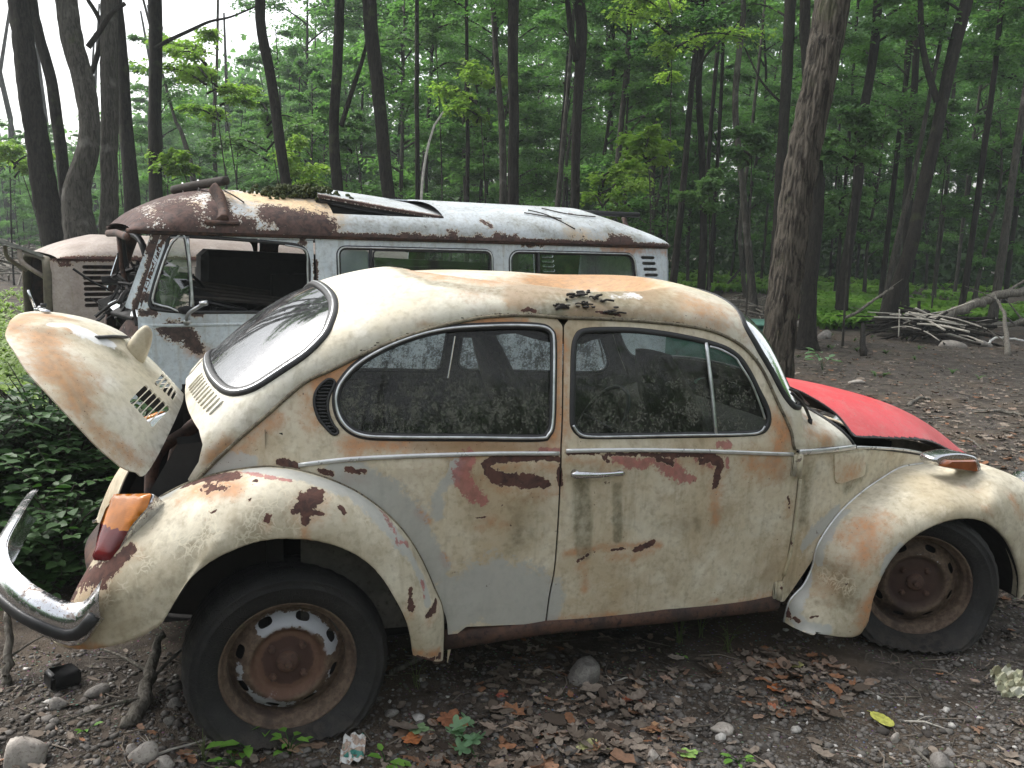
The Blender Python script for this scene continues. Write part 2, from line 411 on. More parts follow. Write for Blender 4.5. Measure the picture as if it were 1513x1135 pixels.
def rimm():
    t = NT('rusted_wheel_rim'); n = t.noise(7, 7, .65); n2 = t.noise(50, 6, .65)
    A = t.attr('pa')
    col = t.mix(t.mr(n2, .35, .65), (.085, .055, .038), (.16, .112, .078))
    col = t.mix(t.mr(n, .5, .7), col, (.05, .032, .025))
    g = t.mr(t.m('ADD', A[2], t.m('ADD', t.m('MULTIPLY', t.m('SUBTRACT', n, .5), 1.6), t.m('MULTIPLY', t.m('SUBTRACT', n2, .5), .7))), .45, .53)
    col = t.mix(g, col, (.38, .39, .42))
    o = t.mr(t.m('ADD', A[1], t.m('MULTIPLY', t.m('SUBTRACT', n, .5), .5)), .4, .6)
    col = t.mix(t.m('MULTIPLY', o, .8), col, t.mix(n2, (.11, .055, .038), (.19, .10, .065)))
    d = t.mr(t.m('ADD', A[0], t.m('MULTIPLY', t.m('SUBTRACT', n2, .5), .5)), .42, .58)
    col = t.mix(t.m('MULTIPLY', d, .8), col, (.05, .024, .02))
    return t.fin(t.bsdf(Base_Color=col, Roughness=t.mr(g, 0, 1, .8, .45), Normal=t.bump(n2, .45, .004)))
M['rim'] = rimm()
def glass(name, tint=(.85, .9, .88), dirt=(.10, .095, .08), lo=.5, hi=.62, amount=.9, vert=None, refl=1.0, sc=8, dark=.0):
    """old window glass: clear where clean, with a patchy crust of dried dirt, or painted reflections on the rear pane"""
    t = NT(name); n = t.noise(sc, 8, .72); n2 = t.noise(sc*7, 6, .7)
    f = t.m('ADD', t.m('MULTIPLY', n, .5), t.m('MULTIPLY', n2, .5)); sk = t.noise(1, 5, .6, vec=t.map((22, 22, 3.0)))
    f = t.m('ADD', f, t.m('MULTIPLY', t.m('SUBTRACT', sk, .5), .35))
    hgt_ = 1.
    if vert is not None: hgt_ = t.mr(t.m('ADD', t.sep(t.tc)[2], t.m('MULTIPLY', t.m('SUBTRACT', sk, .5), .35)), vert[0], vert[1], 1., .05)
    d = t.m('ADD', t.m('MULTIPLY', t.m('MULTIPLY', t.mr(f, lo, hi), amount), hgt_), .07)
    dcol = t.mix(t.mr(n2, .35, .65), dirt, tuple(c*1.6 for c in dirt))
    tr = nd(t.nt, 'ShaderNodeBsdfTransparent', {0: (*tint, 1)})
    gl = nd(t.nt, 'ShaderNodeBsdfGlossy', {0: (1, 1, 1, 1), 1: .05})
    lw = nd(t.nt, 'ShaderNodeFresnel', {0: 1.5}).outputs[0]
    cl = nd(t.nt, 'ShaderNodeMixShader', {0: t.m('MULTIPLY', lw, refl, clamp=True), 1: tr.outputs[0], 2: gl.outputs[0]})
    df = nd(t.nt, 'ShaderNodeBsdfDiffuse', {0: dcol})
    return t.fin(nd(t.nt, 'ShaderNodeMixShader', {0: d, 1: cl.outputs[0], 2: df.outputs[0]}))
M['glass_side'] = glass('dirty_side_glass', (.80, .84, .84), (.078, .080, .066), .44, .60, .86, (1.03, 1.22), .55, 17)
M['glass_rear'] = glass('rear_window_glass', (.10, .11, .12), (.17, .175, .18), .40, .62, .5, (.9, 1.5), .30, 10)  # pale streaked layer stands in for reflected sky and trunks
M['glass_ws'] = glass('windscreen_glass', (.75, .82, .8), (.20, .22, .2), .5, .8, .8, None, 2.0)
M['glass_van'] = glass('van_glass', (.62, .67, .70), (.10, .10, .10), .58, .7, .5, None, 4.0)
def lens(name, col):
    t = NT(name); w = nd(t.nt, 'ShaderNodeTexWave', {'Vector': t.tc, 'Scale': 60, 'Distortion': .0}, bands_direction='Z').outputs[0]; n = t.noise(20, 5)
    c = t.mix(t.mr(n, .3, .75), col, tuple(k*.6 for k in col))
    return t.fin(t.bsdf(Base_Color=c, Roughness=.22, Specular_IOR_Level=.6, Transmission_Weight=.15, Normal=t.bump(w, .10, .001)))
M['amber'] = lens('amber_lens', (.70, .22, .015)); M['redlens'] = lens('red_lens', (.16, .008, .012)); M['brownlens'] = lens('brown_amber_lens', (.32, .09, .025))
# ------------------------------------------------------------------ the cream car (x forward, y across with the near side negative, z up)
car = empty('abandoned_car', (0, 0, 0), label='rusty cream rounded car with red front hood, open rear lid and flat tyres', cat='car')
Wb = interp_tab([(-1.0, .10), (-.7, .27), (-.5, .40), (-.3, .51), (-.1, .595), (.1, .645), (.4, .685), (.8, .705), (1.2, .705), (1.6, .69), (1.8, .67), (2.0, .625), (2.2, .56), (2.5, .455), (2.8, .34), (3.05, .2), (3.4, .05)])
def Wide(x, z):
    w = Wb(x); up = np.maximum(z-.84, 0); dn = np.maximum(.84-z, 0)
    return w-(.18*up+.18*up*up)-.06*dn*dn
class Side(Surf): sign = 1
side = Side(lambda x, z: np.stack([x, -Wide(x, z), z], 1), (-.75, 3.3), (.05, 1.5), 420)
side.sign = 1
def S2(ch, pts, r, st=1.0, surf=None): return (ch, (surf or side).pt((surf or side).hits(pts)), r, st)
# ---- traced outlines (photo pixels)
gut_rear = Q(450, 430, 3.661, [(1390, 142), (1200, 128), (1000, 135), (850, 160), (700, 195), (500, 260), (300, 345), (150, 420), (0, 490)])+[(400, 607), (350, 650), (310, 688), (287, 713)]
gut_front = Q(800, 450, 3.362, [(110, 62), (300, 68), (500, 80), (700, 100), (850, 130), (960, 180), (1035, 240), (1100, 330), (1170, 480), (1240, 620), (1283, 718)])
bgap = [(832.5, 469), (832, 540), (831, 620), (829, 675), (826, 750), (820, 836), (812, 880), (806.5, 921)]
fgap = [(1172, 665), (1180, 693), (1174, 755), (1168, 800), (1157, 854), (1141, 887)]
attR = [(653, 962), (653, 902), (641, 869), (622, 826), (599, 789), (570, 758), (533, 730), (495, 711), (453, 697), (415, 690), (377, 690), (330, 697), (278, 713)]
qwin = Q(450, 430, 3.661, [(1335, 215), (1352, 270), (1352, 500), (1345, 720), (1320, 780), (1270, 803), (900, 800), (500, 798), (330, 790), (240, 755), (185, 690), (163, 610), (170, 540), (200, 480), (260, 410), (350, 345), (480, 280), (640, 225), (800, 195), (1000, 183), (1150, 180), (1285, 188)])
cres = Q(450, 430, 3.661, [(150, 478), (165, 495), (158, 520), (135, 570), (127, 620), (133, 670), (155, 720), (182, 758), (175, 775), (150, 775), (110, 735), (75, 690), (52, 620), (55, 560), (80, 515), (120, 480)])
dwin = Q(800, 450, 3.362, [(205, 128), (300, 120), (450, 122), (600, 138), (750, 165), (850, 190), (930, 220), (990, 265), (1040, 340), (1080, 420), (1120, 500), (1135, 560), (1125, 610), (1090, 638), (1000, 648), (700, 655), (250, 660), (185, 645), (155, 610), (148, 560), (150, 400), (155, 230), (170, 160)])
def uvs(pts, closed=False, sub=4, surf=side): return spl(surf.hits(pts), sub, closed)
qwin_uv = resamp(uvs(qwin, True), step=.009, closed=True); cres_uv = resamp(uvs(cres, True), step=.006, closed=True); dwin_uv = resamp(uvs(dwin, True), step=.009, closed=True)
gr_uv = uvs(gut_rear); gf_uv = uvs(gut_front); bg_uv = uvs(bgap); fg_uv = uvs(fgap); at_uv = uvs(attR)
def shrink(L, k):   # pull a closed (x,z) loop inwards by k metres
    L = np.asarray(L); T = np.roll(L, -1, 0)-np.roll(L, 1, 0); n = np.c_[-T[:, 1], T[:, 0]]; n /= np.linalg.norm(n, axis=1)[:, None]
    a = .5*np.sum(L[:, 0]*np.roll(L[:, 1], -1)-np.roll(L[:, 0], -1)*L[:, 1])
    return L+n*k*(1 if a > 0 else -1)
gap = .0032
quarter_out = np.vstack([gr_uv, at_uv[::-1]+[.03, -.06], [[.50, .245]], uvs([(688, 927), (700, 930), (752, 928), (806, 921)])[1:]-[gap, 0], (bg_uv[::-1]-[gap, 0])[1:]])
# clean up overlapping start/end
quarter_out = np.vstack([gr_uv[1:], (at_uv[::-1]+[.02, -.05])[3:], [[.53, .262]], uvs([(690, 926), (806, 921)])-[gap, 0], (bg_uv[::-1]-[gap, 0])[1:-1]])
door_out = np.vstack([gf_uv[1:], (fg_uv-[gap, 0])[1:], uvs([(1141, 888), (1060, 900), (940, 912), (813, 922.5)])[1:-1], (bg_uv[::-1]+[gap, 0])[:-1]])
# ---- stains read off the photograph, laid on the panels
RU, OR, GR, RE, GM, CR = 0, 1, 2, 3, 4, 5
S = S2
bl_side = [
 # brown C-shaped flake on the quarter
 S(RU, Q(600, 650, 3.784, [(845, 108), (760, 98), (600, 103), (480, 115), (440, 145), (470, 190), (520, 215), (620, 225), (720, 235), (790, 250)]), [.008, .010, .012, .014, .014, .018, .022, .020, .022, .012], 1),
 S(RU, Q(600, 650, 3.784, [(852, 180), (862, 250)]), .01), S(RU, Q(600, 650, 3.784, [(850, 105), (860, 150)]), .006),
 S(RU, Q(250, 640, 3.69, [(610, 155), (690, 180)]), .014), S(RU, Q(250, 640, 3.69, [(825, 205), (885, 222)]), .009), S(RU, Q(250, 640, 3.69, [(970, 198), (1070, 215)]), .008),
 # red undercoat on the quarter and door
 S(RE, Q(600, 650, 3.784, [(350, 100), (320, 170), (330, 250), (380, 300), (430, 345)]), [.025, .028, .026, .026, .016]), S(RE, Q(600, 650, 3.784, [(760, 60), (850, 62)]), .012),
 S(RE, Q(800, 450, 3.362, [(370, 760), (440, 790), (520, 790)]), .020), S(RE, Q(800, 450, 3.362, [(560, 770), (640, 800), (700, 860), (760, 870)]), [.02, .03, .025, .012]), S(RE, Q(800, 450, 3.362, [(780, 760), (860, 780)]), .022), S(RE, Q(800, 450, 3.362, [(925, 760), (925, 810)]), .008), S(RE, Q(800, 450, 3.362, [(880, 695), (930, 700)]), .012),
 # brown flakes on the door
 S(RU, Q(800, 450, 3.362, [(120, 735), (330, 742), (600, 745), (840, 745)]), [.005, .006, .009, .012]), S(RU, Q(800, 450, 3.362, [(310, 765), (335, 780)]), .006),
 S(RU, Q(800, 450, 3.362, [(575, 765), (650, 790)]), .010), S(RU, Q(800, 450, 3.362, [(790, 780), (860, 760), (885, 800), (872, 860), (862, 905)]), [.012, .018, .016, .014, .012]),
 S(RU, Q(540, 720, 2.1614, [(860, 200), (915, 180)]), [.010, .013]), S(RU, Q(540, 720, 2.1614, [(785, 200), (825, 195)]), .006), S(RU, Q(540, 720, 2.1614, [(680, 235), (715, 215)]), .006),
 S(RU, Q(600, 650, 3.784, [(800, 1010), (830, 1020)]), .005), S(RU, Q(540, 720, 2.1614, [(1350, 30), (1355, 65)]), .005), S(RU, Q(540, 720, 2.1614, [(1105, 340), (1125, 340)]), .004), S(RU, Q(540, 720, 2.1614, [(350, 100), (385, 98)]), .004),
 S(RU, Q(450, 430, 3.661, [(1385, 960), (1385, 1020)]), .008),
 # orange bleed
 S(OR, Q(450, 430, 3.661, [(60, 500), (200, 400), (420, 290), (700, 215), (950, 165), (1200, 160)]), [.045, .045, .034, .028, .02, .014], .95),
 S(OR, Q(450, 430, 3.661, [(20, 560), (60, 700)]), .05, .6), S(OR, Q(450, 430, 3.661, [(230, 830), (600, 830), (900, 840), (1300, 850)]), .035, .75), S(OR, Q(450, 430, 3.661, [(1365, 250), (1370, 600), (1340, 800)]), [.02, .02, .04], .85),
 S(OR, [(330, 680), (360, 660), (400, 620)], .05, .6), S(OR, [(560, 690), (700, 700)], .05, .35), S(OR, Q(800, 450, 3.362, [(1160, 560), (1200, 660), (1180, 700)]), .045, .8), S(OR, Q(800, 450, 3.362, [(1040, 800), (1160, 800)]), .06, .75), S(OR, Q(800, 450, 3.362, [(860, 920), (860, 1080)]), .025, .6),
 S(OR, [(1245, 690), (1260, 700)], .045, .55), S(OR, Q(800, 450, 3.362, [(110, 200), (120, 500), (130, 640)]), .02, .6), S(OR, Q(540, 720, 2.1614, [(700, 240), (700, 330)]), .016, .7), S(OR, Q(540, 720, 2.1614, [(400, 110), (440, 120)]), .035, .5), S(OR, Q(540, 720, 2.1614, [(640, 215), (760, 190), (940, 185)]), .016, .7),
 S(OR, Q(540, 720, 2.1614, [(600, 425), (800, 405)]), .015, .6), S(OR, Q(540, 720, 2.1614, [(1200, 370), (1300, 350)]), .025, .6), S(OR, Q(600, 650, 3.784, [(60, 400), (120, 460)]), .014, .9), S(OR, Q(600, 650, 3.784, [(205, 650), (225, 700)]), .012, .9),
 # primer grey
 S(GR, Q(600, 650, 3.784, [(330, 900), (500, 850), (700, 900)]), [.10, .125, .10], 1), S(GR, Q(600, 650, 3.784, [(260, 860), (240, 1000)]), .06), S(GR, Q(600, 650, 3.784, [(480, 960), (760, 960)]), .06),
 S(GR, Q(250, 640, 3.69, [(900, 200), (1100, 280), (1250, 420), (1400, 620), (1450, 750)]), [.03, .06, .06, .05, .05], .95), S(GR, Q(250, 640, 3.69, [(160, 200), (330, 160), (430, 165)]), [.05, .04, .03], .9),
 S(GR, Q(600, 650, 3.784, [(270, 150), (250, 220), (180, 300), (180, 420)]), .032, .8),
 S(GR, Q(1060, 680, 3.338, [(430, 420), (530, 300), (600, 230)]), [.03, .035, .02], .9),
 # grime
 S(GM, Q(540, 720, 2.1614, [(690, -10), (695, 100), (700, 210)]), [.020, .024, .020], 1.5), S(GM, Q(540, 720, 2.1614, [(803, 0), (805, 165)]), .013, 1.4), S(GM, Q(540, 720, 2.1614, [(1050, 20), (1060, 130)]), .02, .5), S(GM, Q(540, 720, 2.1614, [(520, 30), (520, 130)]), .08, .45),
 S(GM, Q(600, 650, 3.784, [(640, 400), (600, 600), (540, 640)]), [.07, .05, .03], .5), S(GM, [(545, 700), (800, 700)], .04, .35), S(GM, Q(1060, 680, 3.338, [(440, 60), (430, 180), (420, 300)]), [.05, .035, .03], .75), S(GM, Q(1060, 680, 3.338, [(640, 130), (720, 60)]), .03, .9),
 S(GM, [(850, 690), (1160, 700)], .06, .35), S(GM, [(870, 760), (1130, 790)], .06, .25), S(GM, Q(450, 430, 3.661, [(600, 840), (1300, 850)]), .02, .7), S(GM, [(310, 700), (420, 640)], .04, .4),
]
bl_side += [(OR, bb[1]+[0, 0, -.028], np.asarray(bb[2])*2.0+.008, .5) for bb in bl_side if bb[0] == RU]
P_side = M['cream']
qp = panel('quarter_panel', side, quarter_out, [qwin_uv, cres_uv], .012, P_side, car, .006, bl_side, inner=M['liner'])
qp['label'] = 'cream rear quarter panel with brown flaked patch and grey primer foot'
dr = panel('door', side, door_out, [dwin_uv], .012, P_side, car, .006, bl_side, inner=M['liner'])
panel('quarter_panel', side, quarter_out, [qwin_uv, cres_uv], .02, P_side, car, .006, (), inner=M['liner'], mirror=True)
dr2 = panel('door', side, door_out, [dwin_uv], .02, P_side, car, .006, (), inner=M['liner'], mirror=True)
# ---- front quarter below the moulding
fq_px = [(1174, 666), (1183, 668), (1223, 665), (1261, 662), (1318, 666), (1373, 674), (1413, 680)]
fq_uv = uvs(fq_px)
fq_out = np.vstack([fq_uv+[0, -.004], side.hits([(1420, 700)]), [[2.35, .50], [2.0, .40], [1.84, .22], [1.78, .235]], (fg_uv[::-1]+[gap, 0])[1:-1]])
panel('cowl_side', side, fq_out, [], .014, P_side, car, .006, bl_side, inner=M['liner'])
panel('cowl_side', side, fq_out, [], .03, P_side, car, .006, (), inner=M['liner'], mirror=True)
# ---- roof shell: from the hood seam over windscreen, roof and rear window down to the lid opening
seam_px = [(1261, 658), (1215, 662), (1176, 665), (1168, 636), (1148, 592.8), (1127, 548), (1107.8, 521.4), (1085.5, 503.5), (1052.8, 488.7), (1008, 479.7), (948.7, 473.8), (889, 470.2), (833, 468.5), (777.8, 465), (723, 466.9), (682, 473.7), (641, 483.3), (586.6, 501), (532, 524), (491, 544.7), (450, 564), (400, 607), (350, 650), (310, 688), (287, 713)]
cen = [(2.03, .945), (2.00, .965), (1.965, .985), (1.935, 1.05), (1.88, 1.14), (1.84, 1.22), (1.795, 1.285), (1.735, 1.338), (1.62, 1.380), (1.475, 1.408), (1.25, 1.425), (1.06, 1.438), (.92, 1.442), (.78, 1.442), (.64, 1.437), (.52, 1.43), (.40, 1.415), (.27, 1.385), (.13, 1.335), (.02, 1.275), (-.08, 1.20), (-.19, 1.10), (-.27, 1.01), (-.335, .93), (-.39, .85)]
pexp = [2.2, 2.2, 2.3, 2.4, 2.5, 2.5, 2.5, 2.4, 2.4, 2.3, 2.25, 2.25, 2.2, 2.2, 2.2, 2.2, 2.2, 2.2, 2.2, 2.2, 2.2, 2.2, 2.2, 2.2, 2.2]
seam3 = side.pt(side.hits(seam_px)); cen = np.array(cen)
tt = np.r_[0, np.cumsum(.5*(np.linalg.norm(np.diff(seam3, axis=0), axis=1)+np.linalg.norm(np.diff(cen, axis=0), axis=1)))]
K = np.c_[tt, seam3, cen, pexp]; K = spl(K, 10); UMAX = tt[-1]
def dent(x, y):          # roof stove in behind the windscreen: sharp crease on the near side, floor rising to the far side
    yc = np.interp(x, [.38, .44, .50, .62, .74, .95, 1.05, 1.25, 1.45], [.9, .25, -.22, -.37, -.44, -.49, -.51, -.47, -.36])
    s = y-yc
    return -.185*sstep(0, .10, s)*np.exp(-(np.maximum(0, y+.28)/.40)**2)*sstep(1.52, 1.10, x)*sstep(.40, .52, x)+.010*np.exp(-((s-.24-.12*(x-1))/.035)**2)*sstep(.9, 1.1, x)*sstep(1.5, 1.3, x)
def shellP(u, v):          # v = -1 is the near drip rail, +1 the far one
    sx, sy, sz, cx, cz, p = [np.interp(u, K[:, 0], K[:, i]) for i in range(1, 7)]
    w = np.sin(v*math.pi/2); g = np.maximum(1-np.abs(w)**p, 0)**(1/p)
    x = sx+(cx-sx)*g; z = sz+(cz-sz)*g; y = -sy*w
    return np.stack([x, y, z+dent(x, y)], 1)
shell = Surf(shellP, (0, UMAX), (-1, 1), 420)
_n = shell.nrm([[tt[12], 0.]])[0]
shell.sign = 1 if _n[2] > 0 else -1
# windscreen opening (parameter space) and rear window opening (traced on the near half, mirrored)
wsn = shell.hits([(1072, 462), (1095, 490), (1120, 528), (1146, 570), (1162, 600)])
rw_px = Q(0, 230, 3.026, [(1400, 600), (1440, 630), (1460, 700), (1452, 770), (1415, 838), (1300, 938), (1150, 1035), (1060, 1075), (1000, 1078), (945, 1035), (915, 975)])
rw_n = shell.hits(rw_px)
wn = shell.hits([(1074, 458), (1095, 488), (1120, 526), (1146, 568), (1165, 596), (1174, 606), (1173, 611), (1164, 606)])
def mirr(L): L = np.asarray(L, float); return np.vstack([L, (L*[1, -1])[::-1]])
ws_uv = resamp(spl(mirr([(.745, 0.), (.735, -.3), (.712, -.60), (.675, -.82), (.577, -.935), (.454, -.938), (.375, -.915), (.325, -.86), (.285, -.70), (.262, -.35), (.255, 0.)][1:-1]), 5, True), step=.012, closed=True)
rw_uv = resamp(spl(mirr([(2.105, -.15), (2.113, -.36), (2.136, -.507), (2.172, -.62), (2.223, -.715), (2.334, -.785), (2.45, -.757), (2.508, -.689), (2.536, -.58), (2.543, -.40), (2.541, -.15)]), 5, True), step=.012, closed=True)
endh = [(2.655, 0.), (2.66, -.13), (2.674, -.417), (2.684, -.659), (2.709, -.80), (2.759, -.895), (UMAX, -.93), (UMAX, -1)]
sh_out = np.vstack([[(0, -1), (0, -.66), (0, -.33), (0, 0), (0, .33), (0, .66), (0, 1)], [(u, 1) for u in np.linspace(.1, UMAX, 40)], (np.array(endh)*[1, -1])[::-1][1:], endh[1:], [(u, -1) for u in np.linspace(UMAX, .1, 40)][1:]])
P = lambda pts, surf=shell: surf.pt(surf.hits(pts))
bl_shell = [  # dark strokes along crease and valley: stain plus the dent's shade put into colour
 (OR, P([(605, 397), (650, 404), (720, 410), (800, 415), (880, 420)]), [.05, .10, .14, .16, .16], .80), (OR, P([(880, 420), (950, 440), (1020, 450), (1065, 480)]), [.14, .16, .16, .12], .66), (OR, P([(770, 432), (830, 428), (900, 418)]), [.03, .05, .06], .95), (GM, P([(740, 430), (800, 434), (860, 438), (920, 440), (975, 443)]), [.03, .09, .15, .15, .06], 1.25), (GM, P([(640, 418), (700, 426), (740, 431), (800, 440), (840, 449)]), [.02, .025, .025, .03, .03], 1.1), (OR, P([(905, 466), (960, 468), (1030, 480)]), .05, .6),
 (OR, P(Q(560, 380, 5.043, [(1513, 150), (1300, 190), (1150, 260), (1050, 270)])), [.09, .12, .09, .06], 1.35),
 (OR, P(Q(840, 380, 5.043, [(0, 130), (250, 160), (420, 200), (560, 260)])), [.14, .14, .12, .08], 1.25),
 (OR, P(Q(840, 380, 5.043, [(0, 415), (250, 400), (420, 430), (700, 400)])), [.02, .05, .035, .02], .85),
 (OR, P(Q(560, 380, 5.043, [(150, 70), (300, 90)])), .06, .5), (OR, P(Q(560, 380, 5.043, [(700, 90), (1000, 110)])), .04, .5),
 (OR, P([(1200, 640), (1215, 650), (1225, 648)]), .045, .8), (OR, P([(1190, 615), (1200, 625)]), .03, .55), (OR, P([(1140, 590), (1165, 630)]), .02, .4),
 (OR, P(Q(840, 380, 5.043, [(900, 400), (1100, 480), (1250, 600)])), .05, .45),
 (OR, P([(312, 675), (335, 655)]), .03, .9), (OR, P([(620, 480), (650, 478)]), .012, .4),
 (GM, P(Q(840, 380, 5.043, [(100, 350), (300, 330), (480, 290), (600, 330)])), [.09, .09, .05, .02], 1), (GM, P(Q(560, 380, 5.043, [(1150, 290), (1300, 270), (1450, 230)])), [.03, .05, .05], 1),
 (GM, P(Q(560, 380, 5.043, [(100, 60), (200, 120), (400, 205), (820, 262), (1100, 300), (1300, 370)])), [.012, .016, .010, .012, .02, .02], .9),
 (GR, P(Q(840, 380, 5.043, [(330, 300), (500, 285)])), [.04, .03], .55),
 (RU, P(Q(560, 380, 5.043, [(1070, 402), (1120, 390), (1160, 403)])), [.005, .009, .005], 1), (RU, P(Q(840, 380, 5.043, [(200, 405), (390, 435)])), .005),
 (GM, P([(420, 620), (470, 570)]), .03, .25), (GM, P([(300, 665), (320, 640)]), .02, .5),
]
M['roofcream'] = paint('roof_cream_paint', (.62, .59, .49), (.68, .65, .57), (.55, .48, .34), speck=.80, rough=.36, crack=False, orange=(.29, .15, .062), grey=(.62, .63, .64))
sh = panel('roof_shell', shell, sh_out, [ws_uv, rw_uv], .016, M['roofcream'], car, .007, bl_shell, scale=(1, .85), inner=M['liner'])
sh['label'] = 'cream roof caved in above the door, stained orange'
# engine-bay vent ribs pressed below the rear window (both sides of centre)
rb = MB()
for sgn in (-1, 1):
    for k in range(11):
        v = sgn*(.16+.047*k); u0 = 2.568+.004*k*0; u1 = 2.640-.0012*k
        L = shell.pt([(u, v) for u in np.linspace(u0, u1, 8)], .002); rb.tube(L, [.0015]+[.0045]*6+[.0015], 6)
rb.build('vent_ribs', M['roofcream'], car)
def surf_tube(mb, surf, uv, r, off=0., n=8, closed=False, flat=None, sub=1, mi=0):
    uv = np.asarray(uv); X = surf.pt(uv, off); nn = surf.nrm(uv)
    m = len(X); T = np.roll(X, -1, 0)-np.roll(X, 1, 0) if closed else np.gradient(X, axis=0); T /= np.linalg.norm(T, axis=1)[:, None]+1e-12
    B = np.cross(T, nn); B /= np.linalg.norm(B, axis=1)[:, None]+1e-12
    fa, fb = flat or (1, 1); V = []
    rr = np.broadcast_to(np.asarray(r, float), (m,))
    for i in range(m):
        for k in range(n):
            th = 2*math.pi*(k+.5)/n; V.append(X[i]+rr[i]*(nn[i]*math.cos(th)*fa+B[i]*math.sin(th)*fb))
    F = [(i*n+k, i*n+(k+1) % n, ((i+1) % m)*n+(k+1) % n, ((i+1) % m)*n+k) for i in range(m if closed else m-1) for k in range(n)]
    if not closed: F += [tuple(range(n))[::-1], tuple((m-1)*n+k for k in range(n))]
    mb.add(V, F, mi)
def flip_y(mb): return [v*np.array([1, -1, 1]) for v in mb.V]
def both(name, mb, mat, parent, smooth=True):
    o = mb.build(name, mat, parent, smooth); me = MB(); me.V = flip_y(mb); me.F = [f[::-1] for f in mb.F]; me.m = mb.m; me.n = mb.n
    return o, me.build(name, mat, parent, smooth)
# drip rails
sm_uv = np.array([(u, -1.) for u in np.linspace(tt[2]+.01, UMAX, 120)])
dr_ = MB(); X = shell.P(sm_uv[:, 0], sm_uv[:, 1])+np.array([0, -.004, -.002]); dr_.tube(X, .0058, 8); 
M['rail'] = rustmat('drip_rail_grime', (.10, .085, .06), (.22, .19, .13), (.04, .03, .022), sc=18)
both('drip_rail', dr_, M['rail'], car)
gd = MB(); RD = random.Random(6)
for k in range(150):
    p = X[RD.randrange(8, 88)]+[RD.uniform(-.02, .02), .006, .006]; V_, F_ = sphere_pts(3, 5, p, (RD.uniform(.002, .009), RD.uniform(.002, .004), RD.uniform(.001, .004))); gd.add(V_, F_)
o_ = gd.build('gutter_dirt', M['rail'], car); o_['kind'] = 'stuff'
# ---- windows: glass, rubber seal, chrome strip
def window(name, surf, uv, res, gl, seal_r=.011, chrome_r=.0045, off=-.008, shr=.0, mirror=True, scale=(1, 1), chr_uv=None, deep=1.):
    UV, F = tri2d(uv, [], res, scale)
    X = surf.pt(UV, off)
    for s in ((1, -1) if mirror else (1,)):
        XX = X*[1, s, 1]; g = mk(name, XX, F if s == 1 else F[:, ::-1], gl, car)
        mb = MB(); surf_tube(mb, surf, uv, seal_r, 0., 10, True, (.55, 1.))
        if s < 0: mb.V = flip_y(mb)
        mb.build('window_seal', M['black'], g)
        if chrome_r:
            mb = MB(); surf_tube(mb, surf, chr_uv if chr_uv is not None else uv, chrome_r, .0055*deep, 8, chr_uv is None, (.7, 1.))
            if s < 0: mb.V = flip_y(mb)
            mb.build('window_chrome', M['alu'], g)
qw2 = shrink(qwin_uv, .010); window('quarter_window', side, shrink(qwin_uv, .004), .03, M['glass_side'], .0125, .0048, chr_uv=None)
dwu = shrink(dwin_uv, .004)
lowc = np.array([p for p in dwu if p[1] < .93])
ctr = dwu[np.argmin(dwu[:, 0])]
lo_uv = side.hits(spl(Q(800, 450, 3.362, [(155, 600), (185, 642), (250, 657), (450, 655), (700, 650), (1000, 645), (1080, 634), (1105, 605)]), 4))
window('door_window', side, dwu, .03, M['glass_side'], .0105, .0042, chr_uv=lo_uv)
dv = MB(); L = side.hits([Q(800, 450, 3.362, [(816, 190)])[0], Q(800, 450, 3.362, [(866, 650)])[0]]); L = L[0]+(L[1]-L[0])*np.linspace(0, 1, 12)[:, None]
surf_tube(dv, side, L, .0075, .002, 8, False, (.7, 1.)); both('window_divider', dv, M['alu'], car)
vv = MB(); L = side.hits(spl(Q(800, 450, 3.362, [(835, 210), (890, 225), (960, 265), (985, 300), (1040, 390), (1085, 500), (1108, 570)]), 4)); surf_tube(vv, side, L, .0045, .003, 8, False, (.6, 1.)); both('vent_window_frame', vv, M['alu'], car)
window('windscreen', shell, ws_uv, .05, M['glass_ws'], .012, 0, mirror=False, scale=(1, .7))
window('rear_window', shell, rw_uv, .03, M['glass_rear'], .017, .0055, off=-.004, mirror=False, scale=(1, .6))
# crescent vent behind the quarter window: black grille with ribs
cg = MB(); cu = shrink(cres_uv, .001); surf_tube(cg, side, cu, .005, .001, 8, True)
UV, F = tri2d(cu, [], .012); cg.add(side.pt(UV, -.016), F)
zc = np.linspace(cu[:, 1].min()+.012, cu[:, 1].max()-.008, 15)
for z in zc:
    xs = []
    for i in range(len(cu)):
        a, b = cu[i], cu[(i+1) % len(cu)]
        if (a[1] > z) != (b[1] > z): xs.append(a[0]+(b[0]-a[0])*(z-a[1])/(b[1]-a[1]))
    if len(xs) >= 2:
        L = np.array([(min(xs), z), (max(xs), z)]); L = L[0]+(L[1]-L[0])*np.linspace(0, 1, 5)[:, None]; surf_tube(cg, side, L, .0034, -.004, 6)
both('crescent_vent', cg, M['black'], car)
# ---- chrome mouldings
def trimline(px, r=.006, wide=.0075, off=.004, surf=side, mat='trim', name='moulding'):
    mb = MB(); L = resamp(spl(surf.hits(px), 4), step=.03); surf_tube(mb, surf, L, r, off, 8, False, (.6, wide/r)); both(name, mb, M[mat], car)
trimline([(441, 687.5), (491, 681), (540, 677), (614, 673.5), (696, 671), (750, 670), (826, 670)])
trimline([(836, 666.5), (870, 665.5), (949, 665), (1038, 666.5), (1109, 669), (1171, 671)])
trimline([(1180, 668), (1200, 667), (1223, 665), (1262, 660.5)], .007, .011)
trimline([(1264, 661), (1275, 661), (1318, 663), (1350, 667), (1382, 675)], .005, .006)
